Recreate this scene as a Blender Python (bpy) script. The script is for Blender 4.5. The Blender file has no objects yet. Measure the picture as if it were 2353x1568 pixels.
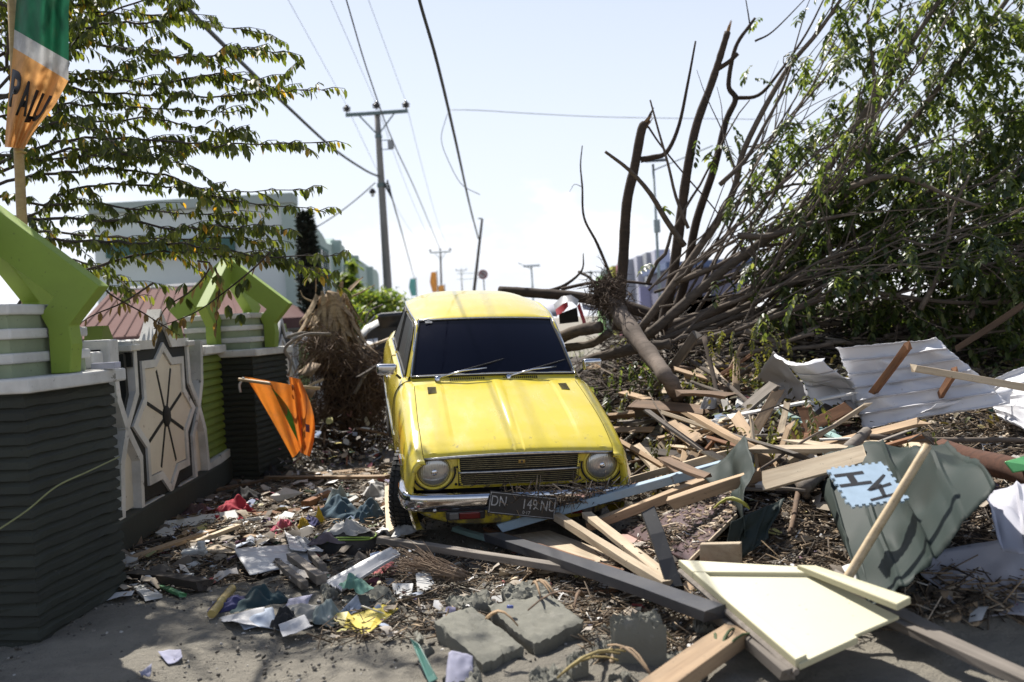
import bpy, bmesh, math, random
import numpy as np
from mathutils import Vector, Matrix, Euler
R_ = math.radians
rng = np.random.default_rng(7)
random.seed(7)
scene = bpy.context.scene
COL = scene.collection

# ---------------------------------------------------------------- camera
FPX, CX, CY, CAMH = 2353 * 35 / 36, 1176.5, 784.0, 1.5
TILT, ROLL = math.atan(50 / FPX), R_(3.2)
cam = bpy.data.cameras.new('camera')
cam.lens, cam.sensor_width, cam.clip_end, cam.clip_start = 35, 36, 3000, 0.05
cam.dof.use_dof = True
cam.dof.focus_distance = 6.5
cam.dof.aperture_fstop = 1.8
cam_ob = bpy.data.objects.new('camera', cam)
COL.objects.link(cam_ob)
cam_ob.matrix_world = Matrix.Translation((0, 0, CAMH)) @ Matrix.Rotation(R_(90) - TILT, 4, 'X') @ Matrix.Rotation(-ROLL, 4, 'Z')
scene.camera = cam_ob

# ---------------------------------------------------------------- sky, sun, exposure
SUN_EL, SUN_AZ = 55.0, -28.0          # degrees; azimuth from +Y, negative = to the left
world = bpy.data.worlds.new('World')
scene.world = world
world.use_nodes = True
wn, wl = world.node_tree.nodes, world.node_tree.links
bg = wn['Background']
sky = wn.new('ShaderNodeTexSky')
sky.sky_type = 'NISHITA'
sky.sun_disc = False
sky.sun_elevation = R_(SUN_EL)
sky.sun_rotation = R_(SUN_AZ)
sky.air_density, sky.dust_density, sky.ozone_density = 1.0, 1.4, 1.0
# soft bright cumulus low over the horizon, mixed into the sky radiance
tc = wn.new('ShaderNodeTexCoord')
sep = wn.new('ShaderNodeSeparateXYZ')
wl.new(tc.outputs['Generated'], sep.inputs[0])
mp = wn.new('ShaderNodeMapping')
mp.inputs['Scale'].default_value = (1, 1, 2.1)
wl.new(tc.outputs['Generated'], mp.inputs[0])
nz = wn.new('ShaderNodeTexNoise')
nz.inputs['Scale'].default_value = 9.0
nz.inputs['Detail'].default_value = 8
nz.inputs['Roughness'].default_value = 0.56
wl.new(mp.outputs[0], nz.inputs['Vector'])
el = wn.new('ShaderNodeMapRange')          # more cloud towards the horizon
el.inputs['From Min'].default_value, el.inputs['From Max'].default_value = 0.0, 0.21
el.inputs['To Min'].default_value, el.inputs['To Max'].default_value = 0.16, -0.20
wl.new(sep.outputs['Z'], el.inputs['Value'])
ad = wn.new('ShaderNodeMath'); ad.operation = 'ADD'
wl.new(nz.outputs['Fac'], ad.inputs[0]); wl.new(el.outputs[0], ad.inputs[1])
cr = wn.new('ShaderNodeMapRange')
cr.inputs['From Min'].default_value, cr.inputs['From Max'].default_value = 0.50, 0.72
cr.interpolation_type = 'SMOOTHSTEP'
wl.new(ad.outputs[0], cr.inputs['Value'])
mixc = wn.new('ShaderNodeMix'); mixc.data_type = 'RGBA'
wl.new(cr.outputs[0], mixc.inputs['Factor'])
hz = wn.new('ShaderNodeMapRange')          # milky haze that thins out towards the zenith
hz.inputs['From Min'].default_value, hz.inputs['From Max'].default_value = 0.0, 0.72
hz.inputs['To Min'].default_value, hz.inputs['To Max'].default_value = 0.92, 0.0
wl.new(sep.outputs['Z'], hz.inputs['Value'])
mixh = wn.new('ShaderNodeMix'); mixh.data_type = 'RGBA'
wl.new(hz.outputs[0], mixh.inputs['Factor'])
wl.new(sky.outputs[0], mixh.inputs[6])
mixh.inputs[7].default_value = (7.9, 8.3, 9.25, 1)
wl.new(mixh.outputs[2], mixc.inputs[6])
mixc.inputs[7].default_value = (9.6, 9.7, 10.0, 1)
wl.new(mixc.outputs[2], bg.inputs['Color'])
bg.inputs['Strength'].default_value = 0.075

sun = bpy.data.lights.new('sun', 'SUN')
sun.energy, sun.angle, sun.color = 5.0, R_(0.53), (1.0, 0.955, 0.88)
sun_ob = bpy.data.objects.new('sun', sun)
COL.objects.link(sun_ob)
sun_ob.location = (-8, 20, 30)
SUN_DIR = Vector((math.sin(R_(SUN_AZ)) * math.cos(R_(SUN_EL)), math.cos(R_(SUN_AZ)) * math.cos(R_(SUN_EL)), math.sin(R_(SUN_EL))))
sun_ob.rotation_euler = SUN_DIR.to_track_quat('Z', 'Y').to_euler()
vs = scene.view_settings
vs.view_transform, vs.look, vs.gamma, vs.exposure = 'Standard', 'None', 1.0, 0.76
vs.use_curve_mapping = False
scene.render.engine = 'CYCLES'
scene.cycles.max_bounces = 8
scene.cycles.transparent_max_bounces = 12
scene.cycles.use_denoising = True

# ---------------------------------------------------------------- pixel <-> place helpers
def ray(px, py):
    u, v = px - CX, py - CY
    cr_, sr = math.cos(ROLL), math.sin(ROLL)
    a, b = (u * cr_ - v * sr) / FPX, -(u * sr + v * cr_) / FPX
    c, s = math.cos(TILT), math.sin(TILT)
    return Vector((a, c + b * s, -s + b * c))
def at(px, py, y):
    d = ray(px, py)
    t = y / d.y
    return Vector((d.x * t, y, CAMH + d.z * t))
def atz(px, py, z):
    d = ray(px, py)
    t = (z - CAMH) / d.z
    return Vector((d.x * t, d.y * t, z))
def sstep(a, b, x):
    t = np.clip((x - a) / (b - a), 0, 1)
    return t * t * (3 - 2 * t)
_wv = [(rng.uniform(0, 6.28), rng.uniform(0, 6.28), f, rng.uniform(0, 3.14)) for f in (0.7, 1.1, 1.9, 2.7, 4.1, 6.3, 9.7, 14.0)]
def bumps(x, y):
    s = 0
    for p, q, f, a in _wv:
        s = s + np.sin((x * math.cos(a) + y * math.sin(a)) * f + p + 0.7 * np.sin(y * f * 0.6 + q)) / f ** 0.9
    return s
def gh(x, y):
    """height of the ground: flat sand on the left, a long heap of debris on the right and under the car"""
    x = np.asarray(x, float); y = np.asarray(y, float)
    hy = np.interp(y, [3.4, 4.3, 5.2, 6.5, 8, 10, 14, 22, 40], [0, .07, .23, .44, .63, .86, 1.0, .5, 0])
    x0 = np.interp(y, [3, 5.5, 6.4, 8, 14], [.35, .25, .75, .95, 1.0])
    w = np.interp(y, [3, 6, 9], [1.1, 1.1, .7])
    right = hy * sstep(x0 - .1, x0 + w, x)
    under = .36 * sstep(8.2, 9.6, y) * (1 - sstep(15, 22, y)) * sstep(-1.35, -.7, x) * (1 - sstep(.8, 1.6, x))
    near = np.clip((26 - y) / 10, 0, 1)
    return np.maximum(right, under) + .018 * bumps(x * 1.4, y * 1.4) * near * (1 + 1.5 * sstep(.2, 1.2, x))
def hit(px, py, dz=0.0):
    """where the line of sight through a pixel meets the ground, raised by dz"""
    d = ray(px, py)
    t, prev = 2.5, 2.5
    while t < 60:
        if CAMH + d.z * t < float(gh(d.x * t, d.y * t)) + dz:
            lo, hi = prev, t
            for _ in range(18):
                m = .5 * (lo + hi)
                if CAMH + d.z * m < float(gh(d.x * m, d.y * m)) + dz: hi = m
                else: lo = m
            t = hi
            break
        prev = t
        t += .04
    return Vector((d.x * t, d.y * t, CAMH + d.z * t))

# ---------------------------------------------------------------- mesh building
class MB:
    def __init__(s): s.v, s.f = [], []
    def add(s, verts, faces):
        o = len(s.v)
        s.v += [tuple(p) for p in verts]
        s.f += [tuple(i + o for i in f) for f in faces]
        return s
    def box(s, c, size, m=None):
        hx, hy, hz = [k / 2 for k in size]
        vs_ = [Vector((x, y, z)) for x in (-hx, hx) for y in (-hy, hy) for z in (-hz, hz)]
        if m is not None: vs_ = [m @ p for p in vs_]
        vs_ = [p + Vector(c) for p in vs_]
        return s.add(vs_, [(0, 1, 3, 2), (4, 6, 7, 5), (0, 4, 5, 1), (2, 3, 7, 6), (0, 2, 6, 4), (1, 5, 7, 3)])
    def grid(s, P, flip=False, wrap=False):
        P = np.asarray(P, float)
        n, m = P.shape[:2]
        fs = []
        for i in range(n - 1):
            for j in range(m if wrap else m - 1):
                k = (j + 1) % m
                q = (i * m + j, i * m + k, (i + 1) * m + k, (i + 1) * m + j)
                fs.append(q[::-1] if flip else q)
        return s.add(P.reshape(-1, 3), fs)
    def tube(s, pts, rad, n=8, cap=True):
        pts = [Vector(p) for p in pts]
        if not hasattr(rad, '__len__'): rad = [rad] * len(pts)
        rings = []
        up = None
        for i, p in enumerate(pts):
            d = (pts[min(i + 1, len(pts) - 1)] - pts[max(i - 1, 0)])
            d = d.normalized() if d.length > 1e-9 else Vector((0, 0, 1))
            if up is None:
                up = d.orthogonal().normalized()
            else:
                up = up - d * up.dot(d)
                up = up.normalized() if up.length > 1e-6 else d.orthogonal().normalized()
            b = d.cross(up)
            rings.append([p + (up * math.cos(2 * math.pi * k / n) + b * math.sin(2 * math.pi * k / n)) * rad[i] for k in range(n)])
        o = len(s.v)
        s.grid(rings, wrap=True)
        if cap:
            s.f.append(tuple(o + k for k in range(n))[::-1])
            s.f.append(tuple(o + (len(pts) - 1) * n + k for k in range(n)))
        return s
    def prism(s, poly, h0, h1, m=None):
        """polygon in xy, extruded along z from h0 to h1, then moved by matrix m"""
        n = len(poly)
        vs_ = [Vector((p[0], p[1], h0)) for p in poly] + [Vector((p[0], p[1], h1)) for p in poly]
        if m is not None: vs_ = [m @ p for p in vs_]
        return s.add(vs_, [tuple(range(n))[::-1], tuple(range(n, 2 * n))] + [(i, (i + 1) % n, n + (i + 1) % n, n + i) for i in range(n)])
    def lathe(s, prof, n=24, m=None):
        rings = [[Vector((r * math.cos(2 * math.pi * k / n), r * math.sin(2 * math.pi * k / n), z)) for k in range(n)] for r, z in prof]
        if m is not None: rings = [[m @ p for p in r] for r in rings]
        return s.grid(rings, wrap=True)
    def build(s, name, mat, parent=None, smooth=False, M=None, bevel=0, sub=0, seg=2, auto=None):
        me = bpy.data.meshes.new(name)
        me.from_pydata([tuple(p) for p in s.v], [], s.f)
        me.update()
        o = bpy.data.objects.new(name, me)
        COL.objects.link(o)
        if mat is not None: me.materials.append(mat)
        if parent is not None: o.parent = parent
        if M is not None: o.matrix_local = M
        if smooth:
            me.polygons.foreach_set('use_smooth', [True] * len(me.polygons))
            if auto: me.set_sharp_from_angle(angle=R_(auto))
        if bevel:
            b = o.modifiers.new('bevel', 'BEVEL'); b.width, b.segments, b.limit_method, b.angle_limit = bevel, seg, 'ANGLE', R_(35)
        if sub:
            u = o.modifiers.new('subdivision', 'SUBSURF'); u.levels = u.render_levels = sub
        return o

def scatter(name, tv, tf, pos, rot, scl, mat, parent=None, smooth=False):
    """one mesh of many small copies of a template: tv (k,3), tf list of equal-length faces, rot (N,3,3), scl (N,) or (N,3)"""
    tv = np.asarray(tv, float); N = len(pos); k = len(tv)
    scl = np.asarray(scl, float)
    if scl.ndim == 1: scl = np.repeat(scl[:, None], 3, 1)
    V = np.einsum('nij,nkj->nki', rot, tv[None] * scl[:, None, :]) + np.asarray(pos)[:, None, :]
    me = bpy.data.meshes.new(name)
    lens = [len(f) for f in tf]
    flat = np.concatenate([np.asarray(f) for f in tf])
    nl = len(flat)
    me.vertices.add(N * k); me.loops.add(N * nl); me.polygons.add(N * len(tf))
    me.vertices.foreach_set('co', V.ravel())
    me.loops.foreach_set('vertex_index', (flat[None] + (np.arange(N) * k)[:, None]).ravel().astype(np.int32))
    st = np.concatenate([[0], np.cumsum(lens)[:-1]])
    me.polygons.foreach_set('loop_start', (st[None] + (np.arange(N) * nl)[:, None]).ravel().astype(np.int32))
    if smooth: me.polygons.foreach_set('use_smooth', np.ones(N * len(tf), bool))
    me.update(calc_edges=True); me.validate()
    o = bpy.data.objects.new(name, me)
    COL.objects.link(o)
    me.materials.append(mat)
    if parent is not None:
        o.parent = parent
        o['kind'] = 'stuff'
    return o
def rots(yaw, pitch, roll):
    cy, sy, cp, sp, cr_, sr = np.cos(yaw), np.sin(yaw), np.cos(pitch), np.sin(pitch), np.cos(roll), np.sin(roll)
    z, o = np.zeros_like(cy), np.ones_like(cy)
    Z = np.stack([np.stack([cy, -sy, z], -1), np.stack([sy, cy, z], -1), np.stack([z, z, o], -1)], -2)
    Y = np.stack([np.stack([cp, z, sp], -1), np.stack([z, o, z], -1), np.stack([-sp, z, cp], -1)], -2)
    X = np.stack([np.stack([o, z, z], -1), np.stack([z, cr_, -sr], -1), np.stack([z, sr, cr_], -1)], -2)
    return Z @ Y @ X

def thing(name, label, cat, loc=(0, 0, 0), group=None, M=None):
    o = bpy.data.objects.new(name, None)
    COL.objects.link(o)
    o.empty_display_size = .2
    if M is not None: o.matrix_world = M
    else: o.location = loc
    return tag(o, label, cat, group)
def tag(o, label=None, cat=None, group=None, kind=None):
    if label: o['label'] = label
    if cat: o['category'] = cat
    if group: o['group'] = group
    if kind or cat: o['kind'] = kind or 'thing'
    return o
def frame(origin, xdir, zhint=(0, 0, 1)):
    """matrix with local x along xdir and local z near zhint"""
    x = Vector(xdir).normalized()
    z = Vector(zhint) - x * Vector(zhint).dot(x)
    if z.length < 1e-5: z = x.orthogonal()
    z.normalize()
    y = z.cross(x)
    M = Matrix((x, y, z)).transposed().to_4x4()
    M.translation = Vector(origin)
    return M
def smoothpath(pts, k=4):
    """Catmull-Rom through points"""
    P = [Vector(p) for p in pts]
    if len(P) < 3: return P
    Q = [P[0] * 2 - P[1]] + P + [P[-1] * 2 - P[-2]]
    out = []
    for i in range(1, len(Q) - 2):
        for j in range(k):
            t = j / k
            a, b, c, d = Q[i - 1], Q[i], Q[i + 1], Q[i + 2]
            out.append(.5 * ((2 * b) + (c - a) * t + (2 * a - 5 * b + 4 * c - d) * t * t + (3 * b - a - 3 * c + d) * t ** 3))
    out.append(P[-1])
    return out

# ---------------------------------------------------------------- materials
def new_mat(name):
    m = bpy.data.materials.new(name)
    m.use_nodes = True
    nt = m.node_tree
    return m, nt.nodes, nt.links, nt.nodes['Principled BSDF']
def ramp(n, l, src, stops):
    r = n.new('ShaderNodeValToRGB')
    while len(r.color_ramp.elements) < len(stops): r.color_ramp.elements.new(.5)
    for e, (p, c) in zip(r.color_ramp.elements, stops):
        e.position = p
        e.color = (*c, 1) if len(c) == 3 else c
    l.new(src, r.inputs[0])
    return r.outputs[0]
def noise(n, l, vec, scale, detail=5, rough=.6, sc=(1, 1, 1), dist=0):
    mp_ = n.new('ShaderNodeMapping'); mp_.inputs['Scale'].default_value = sc
    l.new(vec, mp_.inputs[0])
    t = n.new('ShaderNodeTexNoise')
    t.inputs['Scale'].default_value, t.inputs['Detail'].default_value, t.inputs['Roughness'].default_value = scale, detail, rough
    t.inputs['Distortion'].default_value = dist
    l.new(mp_.outputs[0], t.inputs['Vector'])
    return t.outputs['Fac']
def mixrgb(n, l, fac, a, b, mode='MIX'):
    m = n.new('ShaderNodeMix'); m.data_type = 'RGBA'; m.blend_type = mode
    for sock, val in ((m.inputs['Factor'], fac), (m.inputs[6], a), (m.inputs[7], b)):
        if isinstance(val, (int, float)): sock.default_value = val
        elif isinstance(val, (tuple, list)): sock.default_value = (*val, 1) if len(val) == 3 else val
        else: l.new(val, sock)
    return m.outputs[2]
def mrange(n, l, v, a, b, c=0., d=1.):
    r = n.new('ShaderNodeMapRange')
    for i, k in enumerate((a, b, c, d)): r.inputs[1 + i].default_value = k
    l.new(v, r.inputs[0])
    return r.outputs[0]
def bump(n, l, bsdf, h, strength=.3, dist=.01):
    b = n.new('ShaderNodeBump')
    b.inputs['Strength'].default_value, b.inputs['Distance'].default_value = strength, dist
    l.new(h, b.inputs['Height'])
    l.new(b.outputs[0], bsdf.inputs['Normal'])
def objvec(n, l, rnd=True):
    t = n.new('ShaderNodeTexCoord')
    if not rnd: return t.outputs['Object']
    i = n.new('ShaderNodeObjectInfo')
    v = n.new('ShaderNodeVectorMath'); v.operation = 'MULTIPLY_ADD'
    l.new(i.outputs['Random'], v.inputs[0]); v.inputs[1].default_value = (37, 19, 53)
    l.new(t.outputs['Object'], v.inputs[2])
    return v.outputs[0]
def tint_random(n, l, col, amt=.25):
    i = n.new('ShaderNodeObjectInfo')
    h = n.new('ShaderNodeHueSaturation')
    l.new(mrange(n, l, i.outputs['Random'], 0, 1, (1 - amt) * ALB, (1 + amt) * ALB), h.inputs['Value'])
    l.new(col, h.inputs['Color'])
    return h.outputs[0]
_M = {}
ALB = .76   # overall reflectance trim of the building and debris materials
def wood(name, c1, c2, rough=.75, dirt=.5, dirtcol=(.10, .085, .07), tint=.22):
    if name in _M: return _M[name]
    m, n, l, b = new_mat(name)
    v = objvec(n, l)
    g = noise(n, l, v, 30, 4, .65, (.05, 1, 1), .4)
    g2 = noise(n, l, v, 5, 4, .6, (.35, 1, 1))
    col = ramp(n, l, g, [(.3, c2), (.62, c1)])
    d = ramp(n, l, g2, [(.42, (0, 0, 0)), (.72, (1, 1, 1))])
    mul = n.new('ShaderNodeMath'); mul.operation = 'MULTIPLY'; l.new(d, mul.inputs[0]); mul.inputs[1].default_value = dirt
    col = mixrgb(n, l, mul.outputs[0], col, dirtcol)
    sp_ = noise(n, l, v, 60, 3, .6)
    col = mixrgb(n, l, ramp(n, l, sp_, [(.66, (0, 0, 0)), (.70, (.6, .6, .6))]), col, (.06, .045, .035))
    l.new(tint_random(n, l, col, tint), b.inputs['Base Color'])
    b.inputs['Roughness'].default_value = rough
    bump(n, l, b, g, .35, .004)
    _M[name] = m
    return m
def painted(name, c, chip=(.30, .22, .15), amount=.55, rough=.55, dirt=.35, dirtcol=(.12, .10, .08), scale=6, tint=.05, bmp=.2):
    """painted or coloured surface with worn patches, grime and small specks"""
    if name in _M: return _M[name]
    m, n, l, b = new_mat(name)
    v = objvec(n, l)
    w = noise(n, l, v, scale, 8, .68)
    col = mixrgb(n, l, ramp(n, l, w, [(amount + .10, (0, 0, 0)), (amount + .13, (1, 1, 1))]), c, chip)
    d = noise(n, l, v, scale * .45, 6, .65)
    dm = n.new('ShaderNodeMath'); dm.operation = 'MULTIPLY'
    l.new(ramp(n, l, d, [(.40, (0, 0, 0)), (.75, (1, 1, 1))]), dm.inputs[0]); dm.inputs[1].default_value = dirt
    col = mixrgb(n, l, dm.outputs[0], col, dirtcol)
    sp_ = noise(n, l, v, scale * 9, 2, .5)
    col = mixrgb(n, l, ramp(n, l, sp_, [(.70, (0, 0, 0)), (.74, (.7, .7, .7))]), col, dirtcol)
    col = tint_random(n, l, col, tint)
    l.new(col, b.inputs['Base Color'])
    b.inputs['Roughness'].default_value = rough
    bump(n, l, b, w, bmp, .006)
    _M[name] = m
    return m
def plain(name, c, rough=.6, metal=0., var=.15, scale=12, **kw):
    if name in _M: return _M[name]
    m, n, l, b = new_mat(name)
    v = objvec(n, l)
    f = noise(n, l, v, scale, 5, .6)
    if metal < .5: c = tuple(k * ALB for k in c)
    lo = tuple(k * (1 - var) for k in c); hi = tuple(min(1, k * (1 + var)) for k in c)
    l.new(ramp(n, l, f, [(.3, lo), (.7, hi)]), b.inputs['Base Color'])
    b.inputs['Roughness'].default_value, b.inputs['Metallic'].default_value = rough, metal
    for k, val in kw.items(): b.inputs[k.replace('_', ' ')].default_value = val
    if rough > .3: bump(n, l, b, f, .15, .004)
    _M[name] = m
    return m
def leafmat(name, cols, trans=.35, rough=.45):
    if name in _M: return _M[name]
    m, n, l, b = new_mat(name)
    g = n.new('ShaderNodeNewGeometry')
    c = ramp(n, l, g.outputs['Random Per Island'], cols)
    l.new(c, b.inputs['Base Color'])
    b.inputs['Roughness'].default_value = rough
    t = n.new('ShaderNodeBsdfTranslucent')
    tcol = mixrgb(n, l, .75, c, (.60, .58, .10), 'MULTIPLY')
    gm = n.new('ShaderNodeHueSaturation'); gm.inputs['Value'].default_value = 4.2; gm.inputs['Saturation'].default_value = 1.0
    l.new(tcol, gm.inputs['Color'])
    l.new(gm.outputs[0], t.inputs['Color'])
    mx = n.new('ShaderNodeMixShader'); mx.inputs[0].default_value = trans
    l.new(b.outputs[0], mx.inputs[1]); l.new(t.outputs[0], mx.inputs[2])
    l.new(mx.outputs[0], n['Material Output'].inputs['Surface'])
    _M[name] = m
    return m
def cloth(name, c, rough=.9, trans=0., var=.2):
    if name in _M: return _M[name]
    m, n, l, b = new_mat(name)
    v = objvec(n, l)
    f = noise(n, l, v, 9, 5, .6)
    c = tuple(k * ALB for k in c)
    col = ramp(n, l, f, [(.3, tuple(k * (1 - var) for k in c)), (.7, tuple(min(1, k * (1 + var)) for k in c))])
    dd = noise(n, l, v, 4, 5, .65)
    col = mixrgb(n, l, ramp(n, l, dd, [(.5, (0, 0, 0)), (.8, (.6, .6, .6))]), col, (.12, .10, .08))
    l.new(col, b.inputs['Base Color'])
    b.inputs['Roughness'].default_value = rough
    bump(n, l, b, noise(n, l, v, 160, 2, .5), .25, .002)
    if trans:
        t = n.new('ShaderNodeBsdfTranslucent'); l.new(col, t.inputs['Color'])
        mx = n.new('ShaderNodeMixShader'); mx.inputs[0].default_value = trans
        l.new(b.outputs[0], mx.inputs[1]); l.new(t.outputs[0], mx.inputs[2])
        l.new(mx.outputs[0], n['Material Output'].inputs['Surface'])
    _M[name] = m
    return m
# ================================================================ ground
def ground_material():
    m, n, l, b = new_mat('sandy_mud')
    g = n.new('ShaderNodeTexCoord').outputs['Object']
    a = noise(n, l, g, 1.3, 8, .65)
    c = noise(n, l, g, 9, 8, .7)
    f = noise(n, l, g, 70, 4, .7)
    base = ramp(n, l, a, [(.3, (.125, .114, .094)), (.7, (.235, .213, .172))])
    base = mixrgb(n, l, mrange(n, l, c, .35, .75, 0, .6), base, (.29, .262, .212))
    base = mixrgb(n, l, ramp(n, l, f, [(.60, (0, 0, 0)), (.70, (.7, .7, .7))]), base, (.07, .06, .05))
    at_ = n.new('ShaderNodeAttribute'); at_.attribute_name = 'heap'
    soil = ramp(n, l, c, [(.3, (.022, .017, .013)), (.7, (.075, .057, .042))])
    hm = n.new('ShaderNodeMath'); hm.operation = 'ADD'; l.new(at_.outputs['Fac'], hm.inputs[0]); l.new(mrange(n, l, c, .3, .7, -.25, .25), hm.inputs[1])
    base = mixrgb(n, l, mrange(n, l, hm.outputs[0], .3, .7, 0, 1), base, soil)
    l.new(base, b.inputs['Base Color'])
    b.inputs['Roughness'].default_value = .95
    ad_ = n.new('ShaderNodeMath'); ad_.operation = 'MULTIPLY_ADD'
    l.new(f, ad_.inputs[0]); ad_.inputs[1].default_value = .35; l.new(c, ad_.inputs[2])
    bump(n, l, b, ad_.outputs[0], 1.0, .045)
    return m
def build_ground():
    xs = np.concatenate([[-900, -300, -100, -40, -20, -12], np.arange(-7, 7.01, .06), [9, 12, 20, 40, 100, 300, 900]])
    ys = np.concatenate([[-60, -10, 0, 2], np.arange(3, 14, .06), np.arange(14, 30, .4), [34, 40, 60, 100, 200, 500, 1500]])
    Xg, Yg = np.meshgrid(xs, ys)
    Z = gh(Xg, Yg)
    fine = (np.abs(Xg) < 7) & (Yg > 3) & (Yg < 14)
    Z = Z + np.where(fine, rng.normal(0, .004, Z.shape) + .010 * bumps(Xg * 5, Yg * 5), 0)
    Z = np.where((np.abs(Xg) > 30) | (Yg > 30) | (Yg < 1), 0, Z)
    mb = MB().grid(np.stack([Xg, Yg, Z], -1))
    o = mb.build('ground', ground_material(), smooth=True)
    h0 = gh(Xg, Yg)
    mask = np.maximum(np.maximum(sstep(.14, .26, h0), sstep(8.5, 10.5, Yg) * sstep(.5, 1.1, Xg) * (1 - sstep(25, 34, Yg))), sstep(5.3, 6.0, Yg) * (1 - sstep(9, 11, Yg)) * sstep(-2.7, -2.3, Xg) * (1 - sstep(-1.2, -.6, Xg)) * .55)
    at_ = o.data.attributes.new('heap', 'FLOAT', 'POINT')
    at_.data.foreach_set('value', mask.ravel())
    tag(o, 'grey sandy mud covering the street and its verges', kind='structure')
build_ground()
# ================================================================ the yellow car
def paint_yellow():
    m, n, l, b = new_mat('yellow_car_paint')
    v = n.new('ShaderNodeTexCoord').outputs['Object']
    a = noise(n, l, v, 2.2, 6, .6)
    col = ramp(n, l, a, [(.3, (.60, .475, .036)), (.7, (.665, .535, .056))])
    # dried mud: more towards the sills and the nose
    sx = n.new('ShaderNodeSeparateXYZ'); l.new(v, sx.inputs[0])
    low = mrange(n, l, sx.outputs['Z'], .55, .22, 0, .16)
    nose = mrange(n, l, sx.outputs['Y'], .35, .02, 0, .10)
    s = n.new('ShaderNodeMath'); s.operation = 'ADD'; l.new(low, s.inputs[0]); l.new(nose, s.inputs[1])
    d = noise(n, l, v, 16, 7, .7)
    s2 = n.new('ShaderNodeMath'); s2.operation = 'ADD'; l.new(d, s2.inputs[0]); l.new(s.outputs[0], s2.inputs[1])
    mud = ramp(n, l, s2.outputs[0], [(.66, (0, 0, 0)), (.80, (.9, .9, .9))])
    col = mixrgb(n, l, mud, col, (.14, .115, .08))
    # pale dried-water marks and dust
    w = noise(n, l, v, 5, 6, .62, (1.6, .6, 1))
    dust = ramp(n, l, w, [(.47, (0, 0, 0)), (.72, (.20, .20, .20))])
    col = mixrgb(n, l, dust, col, (.56, .52, .36))
    sp_ = noise(n, l, v, 120, 2, .5)
    col = mixrgb(n, l, ramp(n, l, sp_, [(.715, (0, 0, 0)), (.74, (.7, .7, .7))]), col, (.15, .11, .05))
    l.new(col, b.inputs['Base Color'])
    l.new(mixrgb(n, l, dust, (.22, .22, .22), (.6, .6, .6)), b.inputs['Roughness'])
    b.inputs['Coat Weight'].default_value = .6
    b.inputs['Coat Roughness'].default_value = .07
    return m
YEL = paint_yellow()
CHROME = plain('chrome', (.62, .62, .64), .12, 1.0, .12, 30)
DULLCHROME = plain('dull_chrome', (.42, .41, .40), .32, 1.0, .3, 40)
RUBBER = plain('black_rubber', (.018, .018, .018), .7, 0, .3, 20)
BLACK = plain('black_void', (.012, .012, .013), .8)
DARKPL = plain('dark_plastic', (.03, .03, .032), .45)

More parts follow.
